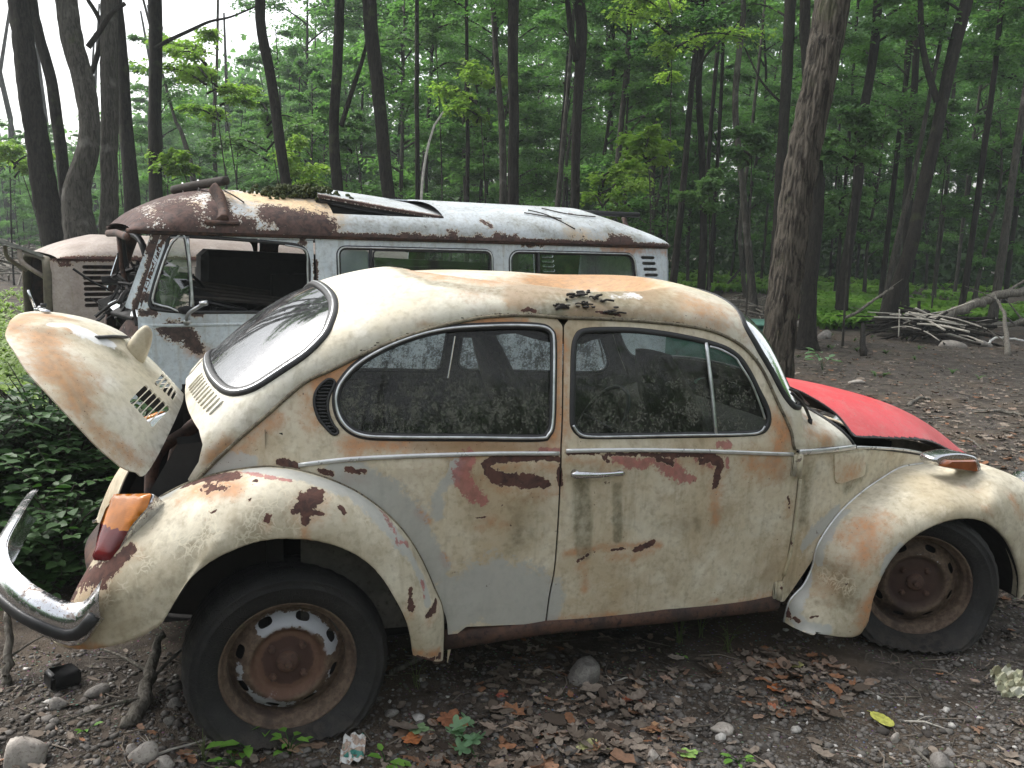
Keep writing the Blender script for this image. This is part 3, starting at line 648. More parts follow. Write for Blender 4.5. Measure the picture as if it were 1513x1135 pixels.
# ---- rear and front fenders (crown swept from the body joint out to the wheel-arch lip)
def fender_surf(A, B, p=2.3, bulge=None, name=''):
    K = np.c_[A, B]
    if bulge is not None: K = np.c_[K, bulge]
    else: K = np.c_[K, np.zeros(len(K))]
    t = np.r_[0, np.cumsum(.5*(np.linalg.norm(np.diff(A, axis=0), axis=1)+np.linalg.norm(np.diff(B, axis=0), axis=1)))]
    KK = spl(np.c_[t, K], 10)
    def f(u, v):
        c = np.stack([np.interp(u, KK[:, 0], KK[:, i]) for i in range(1, 8)], 1)
        a, b, bl = c[:, :3], c[:, 3:6], c[:, 6]
        th = np.clip(v, 0, 1)*math.pi/2; sy = np.sin(th)**(2/p); g = 1-np.maximum(np.cos(th), 0)**(2/p)
        X = np.empty((len(u), 3)); X[:, 1] = a[:, 1]+(b[:, 1]-a[:, 1])*sy
        X[:, 0] = a[:, 0]+(b[:, 0]-a[:, 0])*g; X[:, 2] = a[:, 2]+(b[:, 2]-a[:, 2])*g
        s2 = np.sin(2*th); X[:, 0] += bl*s2; X[:, 2] += bl*.25*s2
        e = np.maximum(v-1, 0); d = a-b; d[:, 1] = 0; d /= np.linalg.norm(d, axis=1)[:, None]+1e-9
        X[:, 1] += e*.35; X[:, :] += d*(e*.06)[:, None]
        return X
    return Surf(f, (0, t[-1]), (0, 1.12), 300), t
def sidept(px): return side.pt([side.hit(*px)])[0]
RA = [sidept(p) for p in [(653, 968), (653, 902), (641, 869), (622, 826), (599, 789), (570, 758), (533, 730), (495, 711), (453, 697), (415, 690), (377, 690), (330, 697), (278, 713), (238, 733)]]+[np.array(p) for p in [(-.43, -.46, .70), (-.52, -.42, .56), (-.57, -.40, .42), (-.58, -.42, .36)]]
RBpx = [(610, 968, -.765), (602, 925, -.785), (582, 883, -.79), (556, 845, -.79), (523, 819, -.79), (481, 803, -.79), (434, 797, -.79), (387, 800, -.79), (349, 812, -.79), (311, 831, -.79), (278, 859, -.79), (257, 892, -.785), (240, 921, -.78), (222, 935, -.77), (190, 950, -.745), (141, 960, -.70), (95, 957, -.62), (75, 945, -.55)]
RB = [atY(x, y, Y) for x, y, Y in RBpx]
frs, frt = fender_surf(np.array(RA), np.array(RB), 2.2, [0]*10+[0, 0, -.01, -.03, -.05, -.06, -.05, -.03])
frs.sign = 1 if frs.nrm([[frt[9], .5]])[0][2] > 0 else -1
PF = lambda pts: frs.pt(frs.hits(pts))
g8 = lambda pts: Q(250, 640, 3.69, pts)
bl_rf = [
 (RU, PF(g8([(700, 420), (760, 380), (800, 340), (820, 340)])), [.016, .036, .030, .016], .95), (RU, PF(g8([(745, 430), (745, 490)])), [.02, .008], 1), (RU, PF(g8([(690, 420), (830, 440)])), [.016, .008], .9), (RU, PF(g8([(535, 455), (530, 475)])), .008), (RU, PF(g8([(935, 405), (950, 430)])), .009), (RU, PF(g8([(470, 262)])), .011), (RU, PF(g8([(436, 365)])), .007), (RU, PF(g8([(215, 432), (250, 428)])), .004),
 (RU, PF(g8([(80, 290), (200, 250), (330, 235), (380, 240)])), [.012, .022, .024, .01], 1), (RU, PF(g8([(1315, 850), (1318, 960)])), [.008, .013], .9),
 (RU, PF([(300, 720), (330, 722)]), .02, .7), (OR, PF(g8([(150, 310), (350, 290)])), .045, .9),
 (RU, PF(Q(0, 680, 3.783, [(720, 500), (640, 580), (560, 650), (460, 700), (380, 740)])), [.022, .028, .035, .05, .05], 1),
 (GR, PF(g8([(-40, 330), (20, 300), (60, 290)])), [.05, .05, .03], .95), (GR, PF(g8([(420, 205), (600, 215), (800, 260), (1000, 330), (1130, 440), (1230, 560), (1330, 700), (1390, 830), (1410, 930)])), [.018, .026, .03, .034, .036, .03, .02, .016, .016], .95),
 (RE, PF(g8([(540, 240), (660, 262)])), [.008, .008], .9), (RE, PF(g8([(360, 215), (450, 220), (520, 235)])), .010, .8), (RE, PF(g8([(1380, 810), (1390, 900)])), .008, .8), (RE, PF(g8([(1160, 430), (1230, 540)])), .018, .6), (RE, PF(g8([(1240, 590), (1300, 610)])), .010, .7),
 (RU, PF(Q(540, 720, 2.1614, [(200, 410), (215, 390), (225, 360)])), [.012, .015, .008], 1), (RU, PF(Q(540, 720, 2.1614, [(165, 545), (200, 553), (235, 540)])), [.006, .008, .012], 1), (OR, PF(Q(540, 720, 2.1614, [(150, 535), (230, 530)])), .02, .8),
 (OR, PF(g8([(740, 520), (742, 560)])), .018, .6), (OR, PF([(100, 950), (150, 957)]), .02, .9), (OR, PF([(610, 962), (640, 968)]), .012, .9),
 (CR, PF(g8([(0, 600), (120, 560), (150, 420), (350, 500), (480, 420), (500, 300), (600, 300), (600, 470)])), .06, 1), (CR, PF(g8([(900, 350), (1100, 450), (1200, 600)])), .03, .9), (CR, PF(Q(0, 680, 3.783, [(640, 700), (740, 600), (900, 500)])), .06, .6),
 (GM, PF(g8([(100, 720), (0, 850), (200, 650)])), .09, .45), (GM, PF(Q(0, 680, 3.783, [(620, 780), (760, 780), (900, 720)])), .09, .5), (GM, PF(g8([(250, 400), (420, 520), (600, 400)])), .09, .35),
]
def fender(surf, t, blobs, mirror, name):
    n = max(t); out = [(0, 0)]+[(u, 0) for u in np.linspace(.02, n, 60)]+[(n, .3), (n, .7), (n, 1.0), (n, 1.12)]+[(u, 1.12) for u in np.linspace(n-.02, 0, 60)]+[(0, 1.0), (0, .6), (0, .3)]
    return panel(name, surf, out, [], .012 if not mirror else .03, M['fcream'] if not mirror else M['cream'], car, .005, blobs, scale=(1, .42), inner=M['dark'], mirror=mirror)
M['fcream'] = paint('fender_cream_paint', (.54, .485, .37), (.66, .61, .49), (.40, .33, .215), speck=.685, rough=.45)
bl_rf += [(OR, bb[1]+[0, 0, -.02], np.asarray(bb[2])*1.6+.006, .45) for bb in bl_rf if bb[0] == RU]
o = fender(frs, frt, bl_rf, False, 'rear_fender'); o['label'] = 'cream rear fender with brown bare patch and crazed paint'
fender(frs, frt, (), True, 'rear_fender')
FA = [sidept(p) for p in [(1157, 918), (1165, 887), (1186, 863), (1199, 836), (1204, 812), (1216, 788), (1240, 756), (1270, 728), (1300, 707), (1330, 690), (1362, 684)]]+[np.array(p) for p in [(2.75, -.42, .685), (2.88, -.38, .66), (3.0, -.34, .58), (3.04, -.33, .45), (3.03, -.35, .32)]]
FBpx = [(1205, 936, -.755), (1262, 942, -.775), (1282, 922, -.785), (1290, 890, -.79), (1298, 866, -.79), (1310, 840, -.79), (1330, 812, -.79), (1355, 791, -.79), (1384, 776, -.79), (1413, 768, -.79), (1440, 768, -.79), (1464, 777, -.785), (1486, 797, -.78), (1500, 824, -.77), (1508, 855, -.76), (1506, 885, -.74)]
FB = [atY(x, y, Y) for x, y, Y in FBpx]
ffs, fft = fender_surf(np.array(FA), np.array(FB), 2.2, [0]*8+[0, .0, .01, .03, .07, .13, .15, .12])
ffs.sign = 1 if ffs.nrm([[fft[9], .5]])[0][2] > 0 else -1
PG = lambda pts: ffs.pt(ffs.hits(pts))
g6 = lambda pts: Q(1060, 680, 3.338, pts)
bl_ff = [
 (GR, PG(g6([(640, 250), (560, 320), (520, 400), (500, 500)])), [.016, .026, .03, .02], 1), (GR, PG(g6([(450, 560), (400, 700), (370, 760), (430, 820), (540, 840)])), [.014, .03, .03, .025, .02], .95), (GR, PG(g6([(900, 430), (850, 490), (810, 560)])), [.02, .022, .012], 1),
 (OR, PG(g6([(660, 380), (760, 330), (720, 480)])), [.07, .08, .06], .7), (OR, PG(g6([(780, 600), (740, 740), (690, 800)])), [.02, .04, .05], .85), (OR, PG(g6([(600, 500), (560, 640)])), .07, .5), (OR, PG(g6([(1450, 180), (1490, 260)])), .03, .6), (OR, PG(g6([(1300, 220), (1350, 240)])), .03, .4), (OR, PG(g6([(1200, 130), (1300, 160)])), .04, .25),
 (GM, PG(g6([(600, 560), (620, 680)])), .07, .7), (GM, PG(g6([(480, 700), (560, 700)])), .02, .6), (GM, PG(g6([(1050, 270), (1350, 270)])), .03, .3),
 (RU, PG(g6([(380, 780), (400, 790)])), .009), (RU, PG(g6([(340, 740), (350, 760)])), .016), (RU, PG(g6([(975, 240)])), .004), (RU, PG(g6([(560, 465)])), .004), (RU, PG(g6([(830, 475)])), .005), (RU, PG(g6([(460, 775), (500, 770)])), .006, .8),
 (CR, PG(g6([(560, 560), (640, 620)])), .05, .6),
]
o = fender(ffs, fft, bl_ff, False, 'front_fender'); o['label'] = 'cream front fender with bare grey metal along its rear edge'
fender(ffs, fft, (), True, 'front_fender')
for A, nm in ((RA[:14], 'r'), (FA[:11], 'f')):
    mb = MB(); mb.tube(resamp(spl(np.array(A)+[0, -.006, 0], 6), step=.02), .0042, 8); both('fender_bead', mb, M['rail'] if nm == 'r' else M['trim'], car)
# ---- fuel flap, hinges, handle
fp = Q(1060, 680, 3.338, [(572, -20), (580, -32), (650, -36), (715, -38), (724, -20), (724, 50), (715, 75), (660, 95), (610, 112), (588, 112), (577, 100), (574, 60)])
fl_uv = resamp(uvs(fp, True), step=.01, closed=True); panel('fuel_flap', side, fl_uv, [], .012, P_side, car, .006, [(OR, side.pt(side.hits([(1240, 700), (1262, 700)])), .05, .7)], off=.006, inner=M['dark'])
def hinge(px, h, w, name='door_hinge'):
    p = sidept(px); mb = MB(); mb.tube([p+[0, -.012, -h/2], p+[0, -.012, h/2]], .011, 10); mb.box(p+[-.01, -.004, 0], (w, .016, h*.96), bev=.004); return both(name, mb, P_side_plain, car)
P_side_plain = paint('hinge_cream_paint', (.50, .455, .335), (.60, .565, .45), (.40, .33, .20), crack=False, speck=.62)
hinge((1178, 687), .085, .04); hinge((1149, 871), .07, .03)
mb = MB(); L = resamp(spl(side.hits([(1181, 708), (1176, 755), (1168, 810), (1157, 850)]), 3), step=.02); surf_tube(mb, side, L, .008, .004, 8, False, (1., .8)); both('door_edge_strip', mb, P_side_plain, car)
# door handle
h0, h1 = side.hit(*Q(800, 450, 3.362, [(135, 838)])[0]), side.hit(*Q(800, 450, 3.362, [(400, 832)])[0])
a, b = side.pt([h0])[0], side.pt([h1])[0]; ax = (b-a)/np.linalg.norm(b-a)
mb = MB(); Lh = np.linalg.norm(b-a)
ts = np.linspace(0, 1, 16); base_ = np.array([a+ax*Lh*t+np.array([0, -.020-.012*math.sin(math.pi*min(1, t*1.15)), 0]) for t in ts])
mb.tube(base_, [.006]+[.0125]*4+[.011, .0105, .010, .0095, .009, .0085, .008, .008, .009, .009, .004], 10, flat=(1.0, .7))
mb.tube([a+ax*.02, a+ax*.02+[0, -.026, 0]], .013, 12); mb.tube([b-ax*.01, b-ax*.01+[0, -.022, 0]], .008, 10)
dh = mb.build('door_handle', M['chrome'], dr); mb.V = flip_y(mb); mb.F = [f[::-1] for f in mb.F]; mb.build('door_handle', M['chrome'], dr2)
lk = MB(); lk.tube([a+ax*.045+[0, -.030, 0], a+ax*.045+[0, -.036, 0]], .0075, 14); lk.build('lock_button', M['alu'], dh)
# ---- red hood, its edge flaking to black, standing a little open
he = [((1157, 566), -.25), ((1262, 645), -.54), ((1291, 647), -.505), ((1318, 648), -.47), ((1360, 650), -.41), ((1382, 655), -.37), ((1409, 668), -.29), ((1433, 672), -.16)]
HE = np.array([atY(p[0], p[1], Y) for p, Y in he])
hwx = interp_tab([(1.9, .60)]+[(q[0], -q[1]) for q in HE[1:]]+[(HE[-1][0]+.06, .05)], 6)
hze = interp_tab([(1.9, .90)]+[(q[0], q[2]) for q in HE[1:]]+[(HE[-1][0]+.06, HE[-1][2]-.03)], 6)
hzc = interp_tab([(1.9, 1.0), (2.0, .995), (2.25, .965), (2.5, .92), (2.75, .855), (2.95, .775), (3.08, .70), (3.16, .63), (3.3, .5)], 8)
hood = Surf(lambda x, y: np.stack([x, y, hzc(x)-(hzc(x)-hze(x))*np.minimum(np.abs(y/np.maximum(hwx(x), .05)), 1.4)**2.4], 1), (1.9, 3.22), (-.60, .60), 320)
hood.sign = 1
hrear = hood.hits([(1157, 568), (1180, 577), (1208, 592), (1236, 612), (1256, 637)])
near = np.vstack([[(1.985, 0.), (1.995, -.12)], hrear, [(q[0], q[1]) for q in HE[1:]]])
hn = np.vstack([near, [(HE[-1][0]+.05, -.05)]])
h_out = np.vstack([spl(hn[:7], 4), spl(hn[7:], 4)]); h_out = np.vstack([h_out, (h_out*[1, -1])[::-1][:-1]])
ed = hood.pt(np.vstack([spl(hn[1:7], 4), spl(hn[7:], 4)]))
hd = panel('hood', hood, h_out, [], .016, M['red'], car, .006, [(0, ed, .0085, 1.)], inner=M['dark']); hd['label'] = 'faded red hood with black flaking edge'
# hood-opening gutter and inner wall
gt = MB(); sL = shell.P(np.zeros(40), np.linspace(-1, 1, 40)); L2 = side.pt(resamp(spl(fq_uv, 4), n=30)); L2 = L2[L2[:, 0] > 2.15]
rim_l = np.vstack([sL[:1]*0+L2[::-1], sL, L2*[1, -1, 1]])
gt.tube(resamp(rim_l, step=.02)+[0, 0, .004], .006, 8); gt.build('hood_gutter', M['black'], car)
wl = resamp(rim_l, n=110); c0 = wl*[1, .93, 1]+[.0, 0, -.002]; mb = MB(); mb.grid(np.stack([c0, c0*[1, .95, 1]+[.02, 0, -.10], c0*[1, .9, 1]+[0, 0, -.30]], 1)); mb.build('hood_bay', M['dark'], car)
# ---- indicator on the front fender
def prism(mb, pts, thick, mi=0, bev=.0):
    P0 = np.array(pts, float); n = len(P0); c = P0.mean(0)
    nn = np.cross(P0[1]-P0[0], P0[2]-P0[0]); nn /= np.linalg.norm(nn)
    back = P0+nn*thick; inner = c+(P0-c)*.93-nn*bev
    V = np.vstack([P0, back, inner]); F = [(i, (i+1) % n, n+(i+1) % n, n+i) for i in range(n)]+[tuple(range(n, 2*n))[::-1]]
    F += [(i, 2*n+i, 2*n+(i+1) % n, (i+1) % n) for i in range(n)]+[tuple(range(2*n, 3*n))]
    mb.add(V, F, mi)
c5 = lambda pts: Q(1100, 500, 3.661, pts)
IY = -.60
ax0 = np.array([atY(x, y, IY) for x, y in c5([(1012, 655), (1045, 690), (1262, 722), (1255, 650), (1210, 628), (1140, 620), (1050, 632)])])
mb = MB(); body = spl(ax0, 4, True)
for w, off in ((0, 0),):
    n = len(body); c = body.mean(0); rings = []
    for k, (yy, sc_) in enumerate([(-.012, .86), (-.006, .97), (0, 1.), (.06, 1.0), (.075, .9)]): rings.append(c+(body-c)*sc_+[0, yy, 0])
    mb.grid(np.stack(rings, 1), closeu=True); mb.add(rings[0], [tuple(range(n))]); mb.add(rings[-1], [tuple(range(n))[::-1]])
ind = mb.build('front_indicator', M['chrome'], car)
ln = np.array([atY(x, y, IY-.016) for x, y in c5([(1058, 692), (1262, 724), (1250, 655), (1085, 657)])]); ln = resamp(ln, n=24, closed=True); mb = MB(); c = ln.mean(0); n = len(ln)
rings = [c+(ln-c)*s_+[0, yy, 0] for yy, s_ in [(-.016, .80), (-.010, .95), (0, 1.), (.04, 1.)]]; mb.grid(np.stack(rings, 1), closeu=True); mb.add(rings[0], [tuple(range(n))]); mb.build('indicator_lens', M['brownlens'], ind)
# ---- tail lamp: amber over red lens in a chrome rim, set on the back of the fender
c1 = lambda pts: Q(0, 680, 3.783, pts)
def tl(px, Y): return atY(px[0], px[1], Y)
Tpx = c1([(655, 198), (862, 192), (830, 265), (735, 372), (632, 570), (552, 572), (543, 450), (562, 360), (592, 275)]); TY = [-.50, -.60, -.625, -.645, -.655, -.60, -.585, -.565, -.54]
TL = np.array([tl(p, y) for p, y in zip(Tpx, TY)])
def lamp(sgn):
    out = resamp(np.vstack([TL, TL[:1]]), n=60)[:-1]; c = out.mean(0)
    q, _, vt = np.linalg.svd(out-c); nn = vt[2]; nn = nn if nn@(CAM-c) > 0 else -nn
    mb = MB(); base = [c+(out-c)*s_+nn*h for h, s_ in [(-.09, .9), (-.01, 1.02), (.001, 1.022), (.003, 1.0)]]; mb.grid(np.stack(base, 1), closeu=True)
    if sgn < 0: mb.V = flip_y(mb)
    hs = mb.build('tail_lamp', M['chrome'], car)
    zsp = tl(c1([(660, 368)])[0], -.6)[2]
    UVc = out; e1, e2 = vt[0], vt[1]; loc = np.c_[(out-c)@e1, (out-c)@e2]
    UV, F = tri2d(loc, [], .012); d = np.min(np.linalg.norm(UV[:, None]-loc[None], axis=2), axis=1)
    X = c+UV[:, :1]*e1+UV[:, 1:]*e2+nn*(.004+.014*(1-np.exp(-d/.004))+.008*(1-np.exp(-d/.04)))[:, None]
    top = X[F].mean(1)[:, 2] > zsp
    for sel, m_, nm in ((top, M['amber'], 'amber_lens'), (~top, M['redlens'], 'red_lens')):
        XX = X*[1, sgn, 1]; mk(nm, XX, F[sel], m_, hs)
lamp(1); lamp(-1)
# ---- engine lid, propped open: outer skin up, hinge edge by the body
Hh = np.array([-.300, .975]); Th = np.array([-.785, 1.245]); Lc = np.linalg.norm(Th-Hh); ch = (Th-Hh)/Lc; cn = np.array([-ch[1], ch[0]]); cn = cn if cn[1] > 0 else -cn
def lidP(a, b):
    k = .80+(.50-.80)*np.clip(a/Lc, 0, 1)
    plate = .016*sstep(.16, .26, a)*sstep(.60, .53, a)*sstep(.20, .14, np.abs(b)-.05*np.clip(a/Lc, 0, 1))
    h = .075*np.sin(np.clip(a/Lc, -.1, 1.1)*math.pi)-k*b*b-.9*np.maximum(a-.45, 0)**2+plate
    return np.stack([Hh[0]+ch[0]*a+cn[0]*h, b, Hh[1]+ch[1]*a+cn[1]*h], 1)
lid = Surf(lidP, (-.10, .68), (-.6, .6), 300); lid.sign = 1 if lid.nrm([[.3, 0.]])[0][2] > 0 else -1
lid_px = [(276, 632), (223, 691), (216, 697), (200, 697), (183, 692), (168, 681), (135, 651), (90, 603), (45, 555), (21, 519), (9, 490), (5, 474)]
ln_ = lid.hits(lid_px)
tipa = max(ln_[:, 0])-.002
near = spl(np.vstack([[(-.02, 0.), (-.02, -.12)], ln_[1:2], ln_[3:10], [(.530, -.27), (.552, -.16), (.558, -.06), (.559, 0.)]]), 5)
l_out = np.vstack([near, (near*[1, -1])[::-1][1:-1]])
slots = []
def bank(p00, p01, p10, p11, n, wpx):
    A0, A1, B0, B1 = lid.hits([p00, p01, p10, p11])
    for k in range(n):
        t = k/(n-1); a = A0+(B0-A0)*t; b = A1+(B1-A1)*t; d = (b-a)/np.linalg.norm(b-a); nn_ = np.array([-d[1], d[0]]); h = wpx
        L = [b+d*(-h+h*math.cos(th))+nn_*h*math.sin(th) for th in np.linspace(-1.57, 1.57, 6)]+[a+d*(h-h*math.cos(th))-nn_*h*math.sin(th) for th in np.linspace(-1.57, 1.57, 6)]
        L = np.array(L)
        for m_ in (1, -1):
            q = resamp(L*[1, m_], step=.006, closed=True); slots.append(q)
bank((193, 596), (218, 571), (223, 629), (250, 601), 6, .0072)
bank((230, 569), (242, 554), (254, 590), (260, 578), 5, .0058)
PL = lambda pts: lid.pt(lid.hits(pts))
g4 = lambda pts: Q(0, 420, 3.339, pts)
bl_lid = [
 (GR, PL(g4([(260, 200), (340, 205), (430, 245), (540, 290)])), [.016, .026, .034, .022], 1.05),
 (OR, PL(g4([(60, 210), (120, 150), (200, 150), (330, 170)])), [.06, .07, .06, .03], .95), (OR, PL(g4([(190, 250), (250, 330), (300, 420), (380, 560)])), [.06, .07, .08, .06], .95), (OR, PL(g4([(330, 330), (420, 430), (440, 520)])), .045, .6),
 (OR, PL(g4([(440, 700), (600, 830), (680, 880)])), .045, .65), (OR, PL(g4([(300, 200), (350, 230)])), .025, .7), (OR, PL(g4([(700, 800), (780, 860)])), .03, .4),
 (GM, PL(g4([(200, 230), (260, 170), (400, 180)])), .016, .6), (GM, PL(g4([(420, 500), (500, 600)])), .03, .35), (GM, PL(g4([(560, 320), (610, 350)])), .018, 1), (GM, PL(g4([(250, 350), (380, 560), (440, 680)])), .010, .5),
]
lo = panel('engine_lid', lid, l_out, slots, .012, M['roofcream'], car, .005, bl_lid, inner=M['dark']); lo['label'] = 'cream engine lid propped open with cooling slots and orange stains'
pw = None and panel('bare_patch', lid, resamp(spl(lid.hits(g4([(245, 205), (300, 175), (380, 195), (460, 235), (520, 270), (570, 300), (545, 325), (470, 300), (400, 275), (330, 255), (290, 235)])), 4, True), step=.01, closed=True), [], .02, simple('worn_white_paint', (.74, .75, .76), .3), lo, .002, (), off=.0015)
# licence lamp housing, its backing plate, the catch at the lid's end
p0 = lid.pt([lid.hit(*g4([(668, 345)])[0])])[0]; n0 = lid.nrm([lid.hit(*g4([(668, 345)])[0])])[0]
e = np.array([-ch[0], 0, -ch[1]])*-1; e = e-n0*(e@n0); e /= np.linalg.norm(e); bdir = np.cross(n0, e)
V, F = sphere_pts(14, 20, (0, 0, 0), (1, 1, 1)); V2 = []
for v in V:
    v = np.sign(v)*np.abs(v)**.72; l = v[0]; wdt = .034*(1-.18*l); V2.append(p0+np.array([-.012, 0, .052])*(v[2])+ .030*v[0]*np.array([.7, -.5, .2])+.024*v[1]*np.array([.4, .85, 0]) if False else p0+(n0*.55+np.array([0, 0, .45]))*(.012+(.100*v[2] if v[2] > 0 else .03*v[2]))+e*(.040*v[0])*(1-.22*max(v[2], 0))+bdir*(.036*v[1])*(1-.22*max(v[2], 0)))
mb = MB(); mb.add(V2, F); mb.build('licence_lamp', M['fcream'], lo)
def oncell(px, off=0.0): uv = lid.hit(*px); return lid.pt([uv], off)[0]
mb = MB(); a_, b_ = oncell(g4([(480, 268)])[0], .006), oncell(g4([(610, 270)])[0], .008); mb.tube([a_, (a_+b_)/2+n0*.004, b_], .011, 8, flat=(.5, 1.3)); mb.build('lamp_bracket', M['black'], lo)
cpx = g4([(205, 125)])[0]; cp = oncell(cpx, .006); uvc = lid.hit(*cpx); nc = lid.nrm([uvc])[0]
mb = MB(); t1 = oncell(g4([(172, 118)])[0], .006); t2 = oncell(g4([(232, 145)])[0], .006); mb.tube([t1, cp, t2], .009, 8, flat=(.7, 1.3)); k1 = cp+nc*.022
mb.tube([cp, cp+nc*.012], .013, 12); a1 = oncell(g4([(172, 112)])[0], .014); mb.tube([a1, a1+nc*.02+e*.02, a1+nc*.035+e*.03], [.005, .005, .004], 8); mb.build('lid_catch', M['chrome'], lo)
mb = MB(); mb.tube([cp+nc*.010+(t2-cp)*.4, cp+nc*.024+(t2-cp)*.4], .010, 10); mb.build('catch_button', M['black'], lo)
lg = MB(); pL = oncell(g4([(545, 235)])[0], .02)
for dx in (-.035, .0, .03):
    c = pL+bdir*dx*.6+e*dx; q = [c+(e*math.cos(t)*.026+bdir*math.sin(t)*.019+n0*(.004*math.cos(3*t))) for t in np.linspace(0, 6.28, 10)[:-1]]
    lg.add(q+[c+n0*.004], [(i, (i+1) % 9, 9) for i in range(9)])
# ---- wheels (local axis y; outer face towards -y)
def wheel(cx, cy, cz, R, steer=0., rt=.31, mirror=False, blobs=None, bulge=.05, near=True):
    w = empty('wheel', (cx, cy*(-1 if mirror else 1), cz), (math.pi if mirror else 0)+steer); w.parent = car
    zg = -cz+.004
    prof = [(.200, .012), (.203, -.004), (.210, -.014), (.222, -.024), (.245, -.034), (.262, -.0375), (.265, -.0405), (.268, -.038), (.284, -.035), (.287, -.0375), (.290, -.033), (.300, -.022), (.306, -.008)]
    n = 160; V = []; 
    full = prof+[(rt, .010), (rt, .03), (rt-.006, .034), (rt-.006, .038), (rt, .042), (rt, .066), (rt-.006, .070), (rt-.006, .074), (rt, .078), (rt, .10), (rt-.006, .104), (rt-.006, .108), (rt, .112), (rt, .13), (.302, .15), (.285, .166), (.25, .172), (.215, .16), (.20, .145)]
    G = np.zeros((n, len(full), 3))
    for i in range(n):
        th = 2*math.pi*i/n; c, s = math.cos(th), math.sin(th)
        for j, (r, h) in enumerate(full):
            x, z, y = r*c, r*s, h-.0
            notch = .004*(abs(((i*3) % 4)-1.5) < 1) if 12 <= j <= 27 and r > .3 and j not in (14, 15, 18, 19, 22, 23) else 0
            x -= notch*c; z -= notch*s
            lim = zg+.0
            # flat tyre: everything below the rim is squashed and bulges sideways
            q = max(0., (-s)-.35)/.65; squash = max(0., min(1., (r-.20)/.09))
            if z < lim+.035:
                over = (lim+.035)-z; z = lim+.035*math.exp(-over/.035)
            if q > 0:
                by = bulge*q**1.0*math.sin(min(1, max(0, (r-.205)/.09))*math.pi*.62)
                y += -by if j < 15 else (by if j > 25 else 0)
                if j < 12: z += .010*math.sin(i*1.7)*q*squash*.6
            G[i, j] = (x, y, z)
    mb = MB(); mb.grid(G, closeu=True); ty = mb.build('tyre', M['tyre'], w)
    # rim: outer flange and well (lathe), pressed disc with eight slots, hub
    def h_of(r): return np.interp(r, [0, .035, .040, .098, .112, .120, .130, .150, .166, .176, .188], [.030, .030, .034, .036, .016, .012, .018, .034, .052, .060, .050])
    disc = Surf(lambda u, v: np.stack([u, h_of(np.hypot(u, v)), v], 1), (-.2, .2), (-.2, .2), 60); disc.sign = 1 if disc.nrm([[.1, .01]])[0][1] < 0 else -1
    oc = [(.178*math.cos(t), .178*math.sin(t)) for t in np.linspace(0, 2*math.pi, 97)[:-1]]; ho = []
    for k in range(8):
        a = math.radians(22.5+45*k+4); cc = np.array([math.cos(a), math.sin(a)])*.149; tx = np.array([-math.sin(a), math.cos(a)]); rx = np.array([math.cos(a), math.sin(a)])
        ho.append([cc+tx*.0225*np.sign(math.cos(t))*abs(math.cos(t))**.7+rx*.0115*np.sign(math.sin(t))*abs(math.sin(t))**.7 for t in np.linspace(0, 2*math.pi, 21)[:-1]])
    bl = blobs or []
    d_ = panel('rim', disc, oc, ho, .007, M['rim'], w, .004, bl, inner=M['dark'])
    mb = MB(); Rz = np.array([[1, 0, 0], [0, 0, 1], [0, 1, 0]])
    mb.lathe([(.176, .060), (.178, .046), (.181, .020), (.186, .012), (.194, .010), (.197, -.002), (.202, -.010), (.207, -.011), (.209, -.006), (.206, .004)], R=Rz, n=96)
    X = np.vstack(mb.V); mk('rim_flange', X, mb.F, M['rim'], w, True, masks(X, []))
    mb = MB(); mb.lathe([(0, .0), (.010, .0), (.012, .006), (.014, .012), (.024, .014), (.031, .018), (.034, .026), (.035, .036)], R=Rz, n=36)
    for k in range(4):
        a = math.radians(45+90*k+2); c = (.066*math.cos(a), .030, .066*math.sin(a)); mb.lathe([(0, -.012), (.009, -.011), (.012, -.006), (.012, .004), (.018, .008)], c=c, R=Rz, n=6)
    mb.build('hub', M['rust2'] if near else M['rust'], w, False)
    mb = MB(); mb.lathe([(.0, .075), (.17, .075), (.17, .14)], R=Rz, n=40); mb.build('brake_drum', M['dark'], w)
    return w
ring = lambda r, h, a0=0, a1=360, n=40: np.array([(r*math.cos(math.radians(t)), h, r*math.sin(math.radians(t))) for t in np.linspace(a0, a1, n)])
rb1 = [(GR, ring(.140, .03), .026, .42), (GR, ring(.138, .03, 15, 125), .028, .95), (OR, ring(.055, .035), .062, 1.), (RU, ring(.05, .034), .030, .95)]
rb2 = [(OR, ring(.055, .035), .05, .55), (RU, ring(.06, .034), .07, .75), (GR, ring(.120, .012, 20, 100), .006, .5)]
wheel(.006, -.668, .231, .311, blobs=rb1, bulge=.036)
wheel(2.452, -.668, .236, .31, steer=math.radians(-26), blobs=rb2, bulge=.085)
wheel(.005, -.70, .25, .31, mirror=True, blobs=rb1); wheel(2.425, -.70, .25, .31, steer=math.radians(-20), mirror=True, blobs=rb2)
# ---- rear bumper: chrome blade with a rubber strip, wrapping round both corners
bp = [(-.455, -.735, .425), (-.57, -.715, .445), (-.68, -.66, .475), (-.765, -.56, .505), (-.81, -.44, .515), (-.835, -.28, .515), (-.845, 0, .505)]
b1 = atY(150, 905, -.735); bp[0] = tuple(b1+[0.0, 0, .03])
bp = bp+[(-.868, .26, .465), (-.884, .42, .437), (-.884, .56, .43)]; bpl = spl(bp, 8); bpl = resamp(bpl, step=.025)
T = np.gradient(bpl, axis=0); T[:, 2] = 0; T /= np.linalg.norm(T, axis=1)[:, None]; Nn = np.cross(T, [0, 0, 1.]); 
if (Nn[len(Nn)//2])[0] > 0: Nn = -Nn
prof = [(-.030, .062), (-.012, .060), (.004, .048), (.014, .030), (.017, .012), (.017, -.012), (.016, -.022), (.012, -.038), (0, -.052), (-.022, -.058)]
